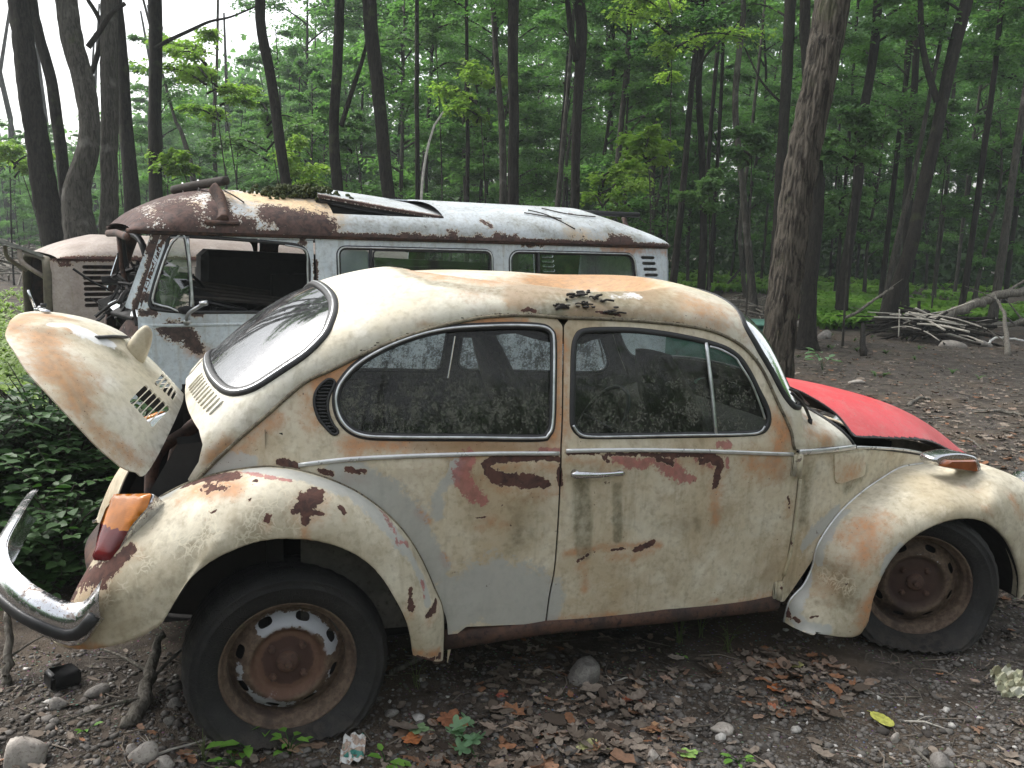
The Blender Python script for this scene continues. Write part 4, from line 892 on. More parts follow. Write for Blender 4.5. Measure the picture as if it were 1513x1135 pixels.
G = np.stack([bpl+Nn*a+np.array([0, 0, 1.])*b for a, b in prof], 1); mb = MB(); mb.grid(G); Gi = np.stack([bpl+Nn*(a-.004)+np.array([0, 0, 1.])*b*.96 for a, b in prof], 1); mb.grid(Gi, flip=True)
for k in (0, -1):
    L = np.vstack([G[k], Gi[k][::-1]]); m_ = len(prof); mb.add(L, [(i, i+1, 2*m_-2-i, 2*m_-1-i) for i in range(m_-1)])
bm = mb.build('rear_bumper', M['chrome'], car)
mb = MB(); Ls = bpl[1:-1]+Nn[1:-1]*.018+[0, 0, -.012]; mb.tube(Ls, .017, 10, flat=(1.05, .55), up=(0, 0, 1)); mb.build('rubber_strip', M['black'], bm)
# ---- rear apron and engine bay
apz = lambda y: .56-.10*(y/.45)**2
mb = MB(); ys = np.linspace(-.47, .47, 25)
top = np.array([(-.60+.12*(y/.47)**2, y, .47) for y in ys]); mid = np.array([(-.62+.13*(y/.47)**2, y, .42) for y in ys]); bot = np.array([(-.60+.13*(y/.47)**2, y, .34) for y in ys])
mb.grid(np.stack([top+[.05, 0, .02], top, (top+mid)/2+[-.01, 0, 0], mid, (mid+bot)/2+[-.005, 0, 0], bot], 1)); mb.build('rear_apron', M['rust'], car)
mb = MB()
for sg in (-1, 1):
    w0 = np.array([(x, sg*(Wb(x)-.02), z0) for x, z0 in [(-.50, .52), (-.42, .68), (-.3, .90), (0, .95)]]); mb.grid(np.stack([w0, w0*[1, .97, 1]-[0, 0, .0]+np.array([0, 0, -1])*(w0[:, 2:]-.35)], 1))
mb.grid(np.array([[(-.05, y, z) for z in (.3, .6, .96)] for y in np.linspace(-.6, .6, 5)])); mb.grid(np.array([[(x, y, .34) for x in (-.6, -.3, 0)] for y in np.linspace(-.5, .5, 3)]))
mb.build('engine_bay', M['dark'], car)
# remains of the engine: fan housing, drive pulley, ducts
mb = MB(); Rx = rotm('Y', math.radians(90)); mb.lathe([(0, -.05), (.15, -.05), (.175, -.02), (.175, .05), (.15, .07), (0, .07)], c=(-.18, .0, .70), R=Rx, n=32); mb.lathe([(0, -.02), (.085, -.02), (.09, 0), (.085, .02), (0, .02)], c=(-.42, 0, .50), R=Rx, n=28)
for k, (a, b) in enumerate([((-.3, -.25, .60), (-.15, -.3, .85)), ((-.35, .2, .5), (-.1, .3, .9)), ((-.4, -.1, .55), (-.2, .1, .85)), ((-.25, -.38, .50), (-.1, -.2, .62))]): mb.tube(spl([a, (np.array(a)+b)/2+[-.08, 0, .05], b], 6), .022, 8)
mb.box((-.3, 0, .48), (.3, .5, .12), bev=.02); mb.build('engine', M['rust'], car)
mb = MB(); mb.box((-.30, -.28, .69), (.03, .10, .12), R=rotm('Y', .5), bev=.01); mb.build('coil_box', simple('orange_red_plastic', (.45, .07, .03), .5), car)
# ---- chassis, inner arches, sill, interior
mb = MB(); mb.box((1.0, 0, .27), (1.9, 1.22, .04), bev=.01)
for sg in (-1, 1):
    mb.grid(np.array([[(x, sg*.47, z) for z in (.50, .7, .92)] for x in (-.30, 0, .55)])); mb.grid(np.array([[(.52, y*sg, z) for z in (.22, .5, .85)] for y in (.46, .6, .66)]))
    mb.grid(np.array([[(x, sg*.44, z) for z in (.2, .4, .58)] for x in (1.9, 2.4, 2.9)])); mb.grid(np.array([[(1.86, y*sg, z) for z in (.24, .5, .80)] for y in (.3, .5, .64)]))
    mb.grid(np.array([[(2.95, y*sg, z) for z in (.24, .35, .5)] for y in (0., .25, .5)]))
mb.grid(np.array([[(1.86, y, z) for z in (.28, .6, .93)] for y in (-.6, 0, .6)]))
mb.grid(np.array([[(x, y, z) for x, z in [(-.10, .90), (.18, .88), (.26, .60), (.28, .29)]] for y in (-.55, 0, .55)]))
mb.build('floor_pan', M['dark'], car)
for sg in (-1, 1): mb = MB(); mb.tube([(.50, sg*.655, .245), (.85, sg*.668, .262), (1.3, sg*.665, .245), (1.80, sg*.64, .225)], .035, 10, flat=(1.0, .8)); mb.build('sill', M['rust'], car)
mb = MB(); mb.tube([(0.0, -.55, .24), (0, .55, .24)], .035, 10); mb.build('axle', M['rust'], car); mb = MB(); mb.tube([(2.42, -.5, .24), (2.42, .5, .24)], .03, 10); mb.build('axle', M['rust'], car)
def seat(cx, cy, name='front_seat'):
    G = []
    for t in np.linspace(0, 1, 16):
        z = .42+.72*t; xx = cx-.30*t-.02; w = .235*(1-.0*t)*(1-max(0, t-.62)**2*3.6) ; row = []
        for a in np.linspace(0, 2*math.pi, 24, endpoint=False):
            row.append((xx+.055*math.sin(a)*(1-.3*t), cy+w*np.sign(math.cos(a))*abs(math.cos(a))**.6, z))
        G.append(row+[row[0]])
    G = np.array(G); mb = MB(); mb.grid(G); mb.add(G[-1][:-1], [tuple(range(24))]); mb.box((cx+.20, cy, .42), (.48, .46, .13), bev=.05)
    return mb.build(name, M['seat'], car)
seat(1.70, -.34); seat(1.24, .34)
mb = MB(); mb.box((.50, 0, .45), (.45, 1.15, .14), bev=.05); mb.box((.28, 0, .68), (.12, 1.15, .50), R=rotm('Y', -.25), bev=.05); mb.build('rear_seat', M['seat'], car)
mb = MB(); g = spl([(1.86, -.58, .88), (1.80, -.58, .86), (1.72, -.57, .83), (1.70, -.57, .76), (1.74, -.57, .60)], 4); mb.grid(np.stack([g*[1, k, 1] for k in (1, .5, 0, -.5, -1)], 1)); mb.build('dashboard', M['liner'], car)
mb = MB(); c = np.array([1.50, .33, .72]); n_ = np.array([-.85, 0, .5]); n_ /= np.linalg.norm(n_); e1 = np.array([0, 1., 0]); e2 = np.cross(n_, e1)
mb.tube([c+.19*(e1*math.cos(t)+e2*math.sin(t)) for t in np.linspace(0, 2*math.pi, 41)[:-1]], .010, 8, closed=True); mb.tube([c-e1*.19, c-n_*.02, c+e1*.19], .009, 8); mb.tube([c-n_*.02, c-n_*.35], .02, 10); mb.build('steering_wheel', M['black'], car)
# sagging headliner: torn sheet below the roof
hl = MB(); us = np.linspace(tt[8], tt[19], 40); vs = np.linspace(-.86, .86, 30); G = []
for v in vs:
    row = []
    for u in us:
        p = shell.P(np.array([u]), np.array([v]))[0]; p = p-[0, 0, .035+.012*math.sin(u*17+v*5)]; row.append(p)
    G.append(row)
G = np.array(G)
hl.grid(G)
# torn strips hanging along the far side
for k in range(26):
    i = int(np.interp(k, [0, 25], [2, 37])); p = G[-2][i]; L_ = .02+.07*random.random()*(1 if k % 5 else 1.6)
    hl.add([p, p+[.035, 0, 0], p+[.02, .01, -L_], p+[.005, .012, -L_*.8]], [(0, 1, 2, 3)])
hl.build('headliner', M['seat'], car)
for sg in (-1, 1):
    mb = MB(); g = [(x, sg*(Wide(x, z)-.022), z) for x in np.linspace(.05, 1.78, 8) for z in (.30, .55, .80, .885)]; mb.grid(np.array(g).reshape(8, 4, 3)); mb.build('door_lining', M['liner'], car)
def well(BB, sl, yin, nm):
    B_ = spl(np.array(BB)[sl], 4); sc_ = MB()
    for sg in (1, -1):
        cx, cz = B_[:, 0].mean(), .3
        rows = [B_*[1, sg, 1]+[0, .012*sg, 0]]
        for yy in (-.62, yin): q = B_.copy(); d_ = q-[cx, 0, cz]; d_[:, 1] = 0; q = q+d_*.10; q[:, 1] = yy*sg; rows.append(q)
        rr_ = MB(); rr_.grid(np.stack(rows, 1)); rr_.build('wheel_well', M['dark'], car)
well(RB, slice(1, 14), -.46, 'r'); well(FB, slice(2, 16), -.43, 'f')
# ---- windscreen wiper
wp = shell.hits(c5([(222, 280), (262, 300), (300, 345), (335, 380)])); L = shell.pt(wp, .018)
mb = MB(); mb.tube(spl(L, 5), .0045, 6); q = shell.pt(shell.hits(c5([(240, 300), (300, 360), (345, 450)])), .012); mb.tube(spl(q, 5), .006, 6); mb.tube([q[-1], q[-1]-[0, 0, .02]], .009, 8); mb.build('wiper', M['black'], car)
# front headlamp and front bumper, just outside the frame
for sg in (-1, 1):
    mb = MB(); Rh = rotm('Y', math.radians(75)); mb.lathe([(0, .045), (.05, .04), (.075, .025), (.082, .0), (.09, -.005), (.094, -.03), (.06, -.12)], c=(3.10, sg*.585, .56), R=Rh, n=32); mb.build('headlamp', M['chrome'], car)
fb = spl([(2.98, -.76, .40), (3.16, -.70, .41), (3.28, -.55, .42), (3.33, -.3, .42), (3.34, 0, .42)], 6); fb = np.vstack([fb, (fb*[1, -1, 1])[::-1][1:]]); mb = MB(); mb.tube(resamp(fb, step=.04), .055, 12, flat=(1, .3), up=(0, 0, 1)); mb.build('front_bumper', M['chrome'], car)
mb = MB(); mb.grid(np.array([[(3.10-.1*abs(y)/.4, y, z) for z in (.3, .45, .62)] for y in np.linspace(-.4, .4, 9)])); mb.build('front_apron', M['cream'], car)
# ---- twigs and dead leaves lying in the roof dent
def roofz(px): 
    uv = shell.hit(*px); return shell.pt([uv], .006)[0]
tw = MB(); RT = random.Random(3)
c0 = [(820, 452), (838, 447), (850, 440), (866, 436), (878, 442), (890, 448), (860, 452), (874, 456), (902, 462), (835, 456), (912, 464)]
for k in range(60):
    a = RT.choice(c0); b = (a[0]+RT.uniform(-15, 17), a[1]+RT.uniform(-3, 3)); pa_, pb_ = roofz(a), roofz(b)
    if np.linalg.norm(pa_-pb_) > .22: continue
    h = RT.uniform(.0, .006); mid = (pa_+pb_)/2+[RT.uniform(-.01, .01), 0, h+.002]; tw.tube(spl([pa_+[0, 0, h*.5], mid, pb_+[0, 0, h*.8]], 4), RT.uniform(.0022, .0048), 5)
for k in range(14):
    a = RT.choice(c0); p = roofz((a[0]+RT.uniform(-8, 8), a[1]+RT.uniform(-4, 4)))+[0, 0, RT.uniform(.0, .018)]
    V, F = sphere_pts(4, 5, p, (RT.uniform(.008, .015), RT.uniform(.006, .012), RT.uniform(.002, .005))); tw.add(V, F)
tag(tw.build('twig_pile', simple('black_twigs', (.022, .019, .016), .9), None), 'heap of black dead twigs lying in the dented cream roof', 'twigs')
# ------------------------------------------------------------------ two derelict vans parked behind (local x from their left-hand end, y away from the camera, z up)
class Frame:
    def __init__(s, o, ang):
        s.o = np.array(o, float); c, n = math.cos(ang), math.sin(ang); s.R = np.array([[c, -n, 0], [n, c, 0], [0, 0, 1.]])
        s.ang = ang
    def w(s, P): return np.atleast_2d(P)@s.R.T+s.o
    def l(s, P): return (np.atleast_2d(P)-s.o)@s.R
    def atY(s, px, py, Y):
        c = s.l(CAM)[0]; d = ray(px, py)@s.R; t = (Y-c[1])/d[1]; return c+d*t
class LSurf(Surf):
    """surface in a local frame: pixels are matched in world space, meshes stay local"""
    def __init__(s, fr, P, ur, vr, n=260): super().__init__(P, ur, vr, n); s.fr = fr
    def _lut(s):
        u = np.linspace(*s.ur, s.n); v = np.linspace(*s.vr, s.n); U, W = np.meshgrid(u, v, indexing='ij'); U = U.ravel(); W = W.ravel()
        x, y, z = pj(s.fr.w(s.P(U, W))); s.lut = (U, W, x, y, z)
    def hit(s, px, py):
        if s.lut is None: s._lut()
        U, W, x, y, z = s.lut; d = (x-px)**2+(y-py)**2; i = np.argmin(d+(z-z.min())*.5); return U[i], W[i]
o1 = atD(180, 463, 5.35); F1 = Frame((o1[0], o1[1], 0), -.3444+math.radians(29)); ANG1 = F1.ang
WID = 1.72
def van_surfs(fr, zg, L, top, fr_r=.32, re_r=.22, tb=.11):
    def corner(x):   # plan rounding at both ends
        a = np.clip(fr_r-x, 0, fr_r); b = np.clip(x-(L-re_r), 0, re_r); return (fr_r-np.sqrt(np.maximum(fr_r**2-a*a, 0)))*.75+(re_r-np.sqrt(np.maximum(re_r**2-b*b, 0)))
    sd = LSurf(fr, lambda x, z: np.stack([x, corner(x)+tb*np.maximum(z-(zg-.52), 0), z], 1), (-.02, L), (.05, zg+.02), 300)
    def roofP(x, v):
        w_ = np.sin(v*math.pi/2); yin = corner(np.clip(x, .12, L-.02))+tb*.52-.035; hw = WID/2-yin
        h = (top-zg)*np.minimum(1, (np.clip(x-.06, 0, .50)/.50)**.55)*np.minimum(1, (np.clip(L+.02-x, 0, .75)/.75)**.6)
        crown = np.maximum(1-np.abs(w_)**2.6, 0)**(1/2.0)
        return np.stack([x, WID/2+hw*w_, zg+h*crown], 1)
    rf = LSurf(fr, roofP, (.06, L+.01), (-1, 1), 300)
    sd.sign = 1 if sd.nrm([[L/2, zg-.3]])[0][1] < 0 else -1; rf.sign = 1 if rf.nrm([[L/2, 0.]])[0][2] > 0 else -1
    return sd, rf
def rrect(x0, x1, z0, z1, r, sk0=0., sk1=0.):
    """rounded opening; sk0/sk1 lean the left / right edge (metres of shift from foot to head)"""
    L = []
    for cx, cz, a in ((x1-r, z1-r, 0), (x0+r, z1-r, 90), (x0+r, z0+r, 180), (x1-r, z0+r, 270)):
        for k in range(7):
            t = math.radians(a+15*k); x = cx+r*math.cos(t); z = cz+r*math.sin(t); f = (z-z0)/(z1-z0); L.append((x+(sk0*f if cx < (x0+x1)/2 else sk1*f), z))
    return resamp(np.array(L), step=.02, closed=True)
def MY(o_): return o_
def vparts(van, fr, sd, rf, name, outer, holes, mat, blobs=(), res=.03, inner=None, far=True, label=None):
    o = panel(name, sd, outer, holes, res, mat, van, .01, blobs, inner=inner or M['rust'])
    if label: o['label'] = label
    if far:   # far side of the van: mirrored across its centre line
        me = o.data.copy(); v = np.empty(len(me.vertices)*3); me.vertices.foreach_get('co', v); v = v.reshape(-1, 3); v[:, 1] = WID-v[:, 1]; me.vertices.foreach_set('co', v.ravel()); me.flip_normals(); o2 = bpy.data.objects.new(name, me); COL.objects.link(o2); o2.parent = van
    return o
def vglass(van, sd, uv, mat, seal=.014, chrome=.0, name='side_window', off=-.012, res=.08):
    UV, F = tri2d(uv, [], res); g = mk(name, sd.pt(UV, off), F, mat, van)
    mb = MB(); surf_tube(mb, sd, uv, seal, 0., 8, True, (.6, 1.)); mb.build('window_seal', M['black'], g)
    if chrome: mb = MB(); surf_tube(mb, sd, shrink(uv, -.002), chrome, .007, 8, True, (.6, 1.)); mb.build('window_chrome', M['alu'], g)
    return g
# ================================================= the pale blue van
L1 = 4.30; ZG = 1.505
sd1, rf1 = van_surfs(F1, ZG, L1, 1.80)
van = empty('abandoned_van', tuple(F1.o), F1.ang, label='pale blue van with a rusted-through roof, raised roof hatch and missing windscreen', cat='van')
k5 = lambda pts: Q(160, 250, 4.728, pts); k3 = lambda pts: Q(430, 230, 2.5217, pts)
VH = lambda pts: sd1.hits(pts)
cab = resamp(spl(VH(k5([(440, 478), (560, 470), (900, 492), (1240, 522), (1345, 540), (1385, 580), (1398, 700), (1400, 900), (1396, 985), (1370, 1000), (1000, 1000), (600, 998), (350, 985), (300, 960), (287, 910), (340, 740), (400, 560)])), 4, True), step=.02, closed=True)
xa = sd1.hit(468, 400)[0]; xm0, xm1 = sd1.hit(499, 375)[0], sd1.hit(726, 385)[0]; xr0, xr1 = sd1.hit(754, 385)[0], sd1.hit(944, 400)[0]
zt = ZG-.075
mid = rrect(xm0, xm1, 1.0, zt, .05); rear = rrect(xr0, xr1, 1.0, zt, .07, 0, -.06)
vs = []
xv0 = sd1.hit(*Q(900, 280, 3.7825, [(175, 365)])[0])[0]; xv1 = sd1.hit(*Q(900, 280, 3.7825, [(258, 365)])[0])[0]
for k in range(9):
    z = ZG-.085-.047*k; sk = .012*k; vs.append(rrect(xv0+sk, xv1+sk, z-.026, z, .012))
frontline = spl(VH(k5([(385, 415), (330, 560), (250, 820), (195, 985)])), 5)
fx0 = frontline[0, 0]; fxe = frontline[-1]
B1 = lambda ch_, L, r, s=1.: (ch_, sd1.pt(VH(L)), r, s)
g9 = lambda pts: Q(0, 420, 3.339, pts)
bl_v = [B1(RU, g9([(820, 225), (880, 240), (930, 240)]), [.05, .07, .04]), B1(RU, g9([(930, 270), (985, 320)]), [.05, .035]), B1(OR, g9([(950, 320), (1000, 345)]), .05, .8),
        B1(RU, k5([(395, 480), (430, 455), (470, 440)]), .03), B1(RU, k5([(250, 900), (270, 890)]), .03), B1(RU, k5([(215, 1000), (330, 1000)]), .022), B1(RU, k5([(1350, 510), (1365, 520)]), .022), B1(RU, k5([(600, 1010), (640, 1015)]), .018), B1(RU, k5([(1445, 640), (1455, 780)]), .014), B1(RU, [(176, 472), (184, 480)], .03), B1(GM, [(300, 490), (300, 560)], .1, .35),
        (RU, sd1.pt([(x, ZG-.004) for x in np.linspace(.2, L1-.1, 30)]), .014, .95), (OR, sd1.pt([(L1-.75, ZG-.04), (L1-.1, ZG-.05)]), .035, .8), (RU, sd1.pt([(L1-.02, 1.1), (L1-.02, 1.45)]), .012, .9), (RU, sd1.pt([(xr0+.1, 1.47), (xr0+.3, 1.47)]), .012, .9)]
door_l = np.vstack([frontline, [(fxe[0], .42), (xa-.012, .42), (xa-.012, ZG-.035)], [(fx0+.03, ZG-.035)]])
o = vparts(van, F1, sd1, rf1, 'cab_door', door_l, [cab], M['blue'], bl_v, .022, label='pale blue cab door with a brown rust patch below the window')
side_l = np.array([(xa+.004, ZG-.002), (xa+.004, .38), (L1-.01, .38), (L1-.01, ZG-.002)])
side_l = np.vstack([[(xa+.004, z) for z in np.linspace(ZG-.002, .38, 12)], [(x, .38) for x in np.linspace(xa+.1, L1-.01, 20)], [(L1-.01, z) for z in np.linspace(.45, ZG-.002, 14)], [(x, ZG-.002) for x in np.linspace(L1-.1, xa+.1, 30)]])
vparts(van, F1, sd1, rf1, 'body_side', side_l, [mid, rear]+vs, M['blue'], bl_v, .03)
top_l = np.vstack([[(x, ZG-.002) for x in np.linspace(fx0-.02, xa, 14)], [(x, ZG-.031) for x in np.linspace(xa, fx0-.01, 14)]])
vparts(van, F1, sd1, rf1, 'cant_rail', top_l, [], M['blue'], bl_v, .03)
# front pillars, nose and windscreen frame
def strip(name, sd, pts, w_, mat, blobs=(), far=True, parent=None):
    pts = np.asarray(pts); T = np.gradient(pts, axis=0); n = np.c_[-T[:, 1], T[:, 0]]; n /= np.linalg.norm(n, axis=1)[:, None]
    return vparts(parent or van, F1, sd, None, name, np.vstack([pts+n*w_/2, (pts-n*w_/2)[::-1]]), [], mat, blobs, .02, far=far)
ap = spl(VH(k5([(345, 400), (290, 560), (205, 830), (150, 975)])), 6)
bl_a = bl_v+[(RU, sd1.pt(ap+[.028, 0]), .022, 1.), (RU, sd1.pt(ap[:8]), .03, .8)]
strip('front_pillar', sd1, ap, .05, M['blue'], bl_a)
strip('pillar_channel', sd1, ap+[.042, 0], .035, M['rust'])
# nose panel below the screen, torn open
zb = .98
def noseP(s_, z):
    y = WID/2+s_*(WID/2-.18); x = .01+.13*np.abs(s_)**4+.05*(zb-z)*0-.05*np.sin(np.clip((z-.35)/(zb-.35), 0, 1)*math.pi)
    return np.stack([x, y, z], 1)
nose = LSurf(F1, noseP, (-1.15, 1.15), (.3, 1.1), 120); nose.sign = 1 if nose.nrm([[0, .7]])[0][0] < 0 else -1
nl = [(-1.12, .95), (-1.0, .97), (-.8, .93), (-.6, .80), (-.42, .76), (-.2, .70), (.1, .78), (.4, .90), (.8, .97), (1.12, .95), (1.12, .36), (0, .36), (-1.12, .36)]
panel('nose_panel', nose, resamp(nl, step=.02, closed=True), [], .03, M['blue'], van, .008, [(RU, nose.pt([(-1.0, .93), (-.6, .80), (-.2, .70), (.4, .88), (1.1, .95)]), .07, 1.), (RU, nose.pt([(-.7, .6), (-.3, .5)]), .12, .8)], inner=M['rust'])
cw = MB(); cw.grid(np.stack([nose.pt([(s_, .96) for s_ in np.linspace(-1.12, 1.12, 20)], 0)+np.array([dx, 0, dz]) for dx, dz in ((.0, .0), (.06, .035), (.16, .03), (.22, -.05))], 1)); cwo = cw.build('cowl_ledge', M['blue'], van)
# windscreen frame (empty): header, far pillar, sill
mb = MB(); hdr = [( .06, y, ZG-.03-.02*abs(y-.86)) for y in np.linspace(.12, 1.6, 14)]; mb.tube(hdr, .026, 8, flat=(1, .7)); mb.build('screen_header', M['rust'], van)
mb = MB(); mb.tube([(.14, .80, .98), (.08, .82, 1.25), (.07, .83, 1.49)], .016, 8); mb.build('screen_post', M['rust'], van)
# mirrored inner frame hoop seen through the screen opening
mb = MB(); hoop = spl([(.22, 1.56, .98), (.16, 1.50, 1.30), (.15, 1.40, 1.44), (.15, .9, 1.47), (.15, .30, 1.44), (.18, .20, 1.30), (.24, .16, .98)], 5); mb.tube(hoop, .022, 8); mb.build('screen_rubber', M['black'], van)
# roof
R1 = lambda pts: rf1.pt(rf1.hits(pts))
k1 = lambda pts: Q(0, 230, 3.026, pts)
bl_r = [(RU, R1(k5([(150, 240), (300, 320), (500, 350)])), .16, 1.), (RU, R1(k5([(200, 180), (300, 200), (500, 170), (700, 160)])), [.25, .25, .3, .28], .98), (RU, R1(k3([(560, 270), (600, 300)])), .05, .8), (RU, R1(k3([(420, 300), (470, 310)])), .04, .9), (GM, R1(k3([(200, 250), (500, 280), (700, 300)])), .12, .5), (OR, R1(k3([(1050, 300), (1150, 330)])), .1, .6), (RU, R1(k5([(1150, 310), (1300, 360), (1480, 400)])), [.10, .12, .12], 1), (RU, R1(k5([(880, 250), (900, 330), (960, 400)])), .07, .9), (RU, R1(k5([(700, 200), (780, 300), (800, 380)])), [.1, .09, .09], 1),
        (RU, rf1.pt([(.10, v) for v in np.linspace(-.97, .97, 12)]), .13, 1.), (RE, R1(k5([(250, 250), (350, 230), (450, 270)])), .12, .9), (RE, R1(k5([(880, 300), (940, 360)])), .06, .9), (OR, R1(k5([(900, 180), (1200, 220), (1480, 290)])), [.15, .2, .15], 1.), (OR, R1(k5([(400, 270), (560, 250)])), .10, .8), (OR, R1(k3([(0, 180), (120, 215)])), .14, .9),
        (RU, R1(k3([(0, 280), (60, 270), (110, 285)])), .09, 1.), (RU, R1(k3([(770, 310), (830, 320)])), .045, 1), (RU, R1(k3([(700, 305)])), .03), (RU, R1(k3([(1200, 315), (1260, 320)])), .05, 1), (RU, R1(k3([(715, 245), (740, 262)])), .03, .8), (RU, R1(k3([(970, 320), (1130, 330)])), .02, .8), (GM, R1(k3([(800, 230), (950, 280), (1050, 320)])), .1, .5), (GM, R1(k3([(1180, 280), (1300, 310)])), .06, .6),
        (RU, rf1.pt([(x, -.985) for x in np.linspace(.1, L1, 30)]), .020, .9)]
M['vroof'] = paint('van_roof_paint', (.52, .56, .59), (.62, .66, .69), (.40, .42, .42), rustc=(.05, .036, .034), crack=False, speck=.625, rough=.42, orange=(.52, .36, .19), redc=(.17, .085, .08))
hx0, hz0 = None, None
ro = np.vstack([[(.07, v) for v in np.linspace(-1, 1, 24)], [(x, 1) for x in np.linspace(.12, L1, 40)], [(L1, v) for v in np.linspace(.95, -1, 24)], [(x, -1) for x in np.linspace(L1-.05, .12, 40)]])
hatch_x = (F1.atY(480, 316, .20)[0], F1.atY(722, 331, .20)[0])
hv0 = -.36; hole = np.array([(hatch_x[0]+.03, -.70), (hatch_x[1]-.40, -.70), (hatch_x[1]-.40, .0), (hatch_x[0]+.03, .0)]); hole = resamp(hole, step=.03, closed=True)
rfo = panel('roof', rf1, ro, [hole], .03, M['vroof'], van, .01, bl_r, scale=(1, .9), inner=M['rust']); rfo['label'] = 'brown and cream rusted roof, pale blue towards the rear'
mb = MB(); gl_ = [sd1.P(np.array([x]), np.array([ZG-.006]))[0]+[0, -.012, 0] for x in np.linspace(.06, L1-.03, 60)]; mb.tube(gl_, .016, 8, flat=(1, .8)); mb.build('rain_gutter', M['rust'], van)
mb = MB(); gl2 = np.array(gl_)*[1, -1, 1]+[0, WID, 0]; mb.tube(gl2, .016, 8); mb.build('rain_gutter', M['rust'], van)
# raised hatch
hp = [F1.atY(*k3([(100, 145)])[0], .20), F1.atY(*k3([(400, 200)])[0], .20), F1.atY(*k3([(715, 252)])[0], .20)]
hl_ = spl(hp, 8); W_ = .92; mb = MB(); top = hl_; rows = []
far_ = spl([F1.atY(466, 277, 1.15), F1.atY(600, 298, 1.15), F1.atY(724, 326, 1.15)], 8)
for f in np.linspace(0, 1, 8): rows.append(top*(1-f)+far_*f+[0, 0, .015*math.sin(f*math.pi)])
rows = np.array(rows); th = np.array([0, 0, -.022]); mb.grid(rows, flip=True); mb.grid(rows+th)
mb.grid(np.stack([rows[0], rows[0]+th], 0)); mb.grid(np.stack([rows[-1]+th, rows[-1]], 0)); mb.grid(np.stack([rows[:, 0]+th, rows[:, 0]], 0)); mb.grid(np.stack([rows[:, -1], rows[:, -1]+th], 0))
ht = mb.build('roof_hatch', M['vroof'], van, attrs=masks(np.vstack(mb.V), [(RU, hl_, .03, .8), (GM, hl_[8:16], .06, .5)])); ht['label'] = 'pale roof hatch propped up at its front end'
mb = MB(); pass; 
fl_ = hl_*[1, 0, 0]+[0, .26, 0]; fl_[:, 2] = rf1.P(fl_[:, 0], np.full(len(fl_), -.64))[:, 2]-.03; mb.grid(np.stack([hl_+[.0, .05, -.03], fl_], 1)); mb.tube(hl_+[.02, .03, -.035], .014, 6); mb.tube(spl([hl_[0]+[.1, .02, -.06], hl_[8]+[0, .02, -.05], hl_[-1]+[-.1, .02, -.01]], 6), .01, 6)  # frame bars, and a black sheet drawn for the dark of the opening
mb.grid(np.array([[hl_[0]+[.03, .04+f*W_, -.02], hl_[0]+[.10, .04+f*W_, -.20]] for f in np.linspace(0, .95, 6)])); mb.build('hatch_frame_and_dark', M['black'], van)
# inner floor, junk, seats, steering wheel
mb = MB(); mb.box((L1/2+.1, WID/2, .55), (L1-.5, WID-.12, .05)); mb.box((1.25, WID/2, .80), (.06, WID-.2, .5)); mb.grid(np.array([[(L1-.08, y, z) for z in (.4, .8, 1.15)] for y in (.1, .86, 1.62)])); mb.build('van_floor', M['dark'], van)
mb = MB(); RJ = random.Random(5)
for k in range(30): mb.box((RJ.uniform(.7, 3.6), RJ.uniform(.25, 1.5), RJ.uniform(.75, 1.22)), (RJ.uniform(.3, 1.1), RJ.uniform(.02, .12), RJ.uniform(.03, .2)), R=rotm('Z', RJ.uniform(-.5, .5))@rotm('Y', RJ.uniform(-.35, .25)), bev=.005)
mb.box((1.95, 1.25, 1.02), (2.6, .3, .62), R=rotm('Y', .03), bev=.05); jk = mb.build('junk_pile', M['dark'], van, False)
jk['label'] = 'dark heap of boards filling the van'
pl_ = MB()
for k in range(5): pl_.box((1.35, .55+.12*k, 1.0+.012*k-.02), (1.9, .10, .022), R=rotm('Z', .10)@rotm('Y', .10+.01*k), bev=.003)
pl_.build('boards', simple('grey_brown_boards', (.075, .062, .052), .9, sc=14), van)
mb = MB(); c = np.array([.62, .42, 1.03]); n_ = np.array([.25, 0, 1.]); n_ /= np.linalg.norm(n_); e1 = np.array([0, 1., 0]); e2 = np.cross(n_, e1)
mb.tube([c+.21*(e1*math.cos(t)+e2*math.sin(t)) for t in np.linspace(0, 2*math.pi, 41)[:-1]], .011, 8, closed=True); mb.tube([c-e1*.2, c-n_*.02, c+e1*.2], .010, 8); mb.tube([c, c-n_*.4], .02, 8); mb.build('steering_wheel', M['black'], van)
# wrecked dash and hanging wires at the screen opening
mb = MB()
for k in range(110):
    a = np.array([RJ.uniform(.0, .45), RJ.uniform(.25, 1.5), RJ.uniform(.95, 1.22)]); b = a+[RJ.uniform(-.25, .25), RJ.uniform(-.2, .25), RJ.uniform(-.25, .15)]; mb.tube(spl([a, (a+b)/2+[0, 0, RJ.uniform(-.08, .05)], b], 4), RJ.uniform(.004, .018), 5)
for k in range(34): mb.box((RJ.uniform(.05, .5), RJ.uniform(.3, 1.45), RJ.uniform(.86, 1.17)), (RJ.uniform(.05, .35), RJ.uniform(.05, .3), RJ.uniform(.02, .09)), R=rotm('Z', RJ.uniform(-1, 1))@rotm('Y', RJ.uniform(-.6, .6))@rotm('X', RJ.uniform(-.5, .5)), bev=.006)
mb.build('torn_dashboard', M['dark'], van, False)
mb = MB(); Rz_ = rotm('X', .3); mb.lathe([(0, .06), (.07, .05), (.085, .0), (.07, -.08), (0, -.1)], c=(.30, .32, 1.02), R=Rz_, n=20); mb.build('air_duct', M['liner'], van)
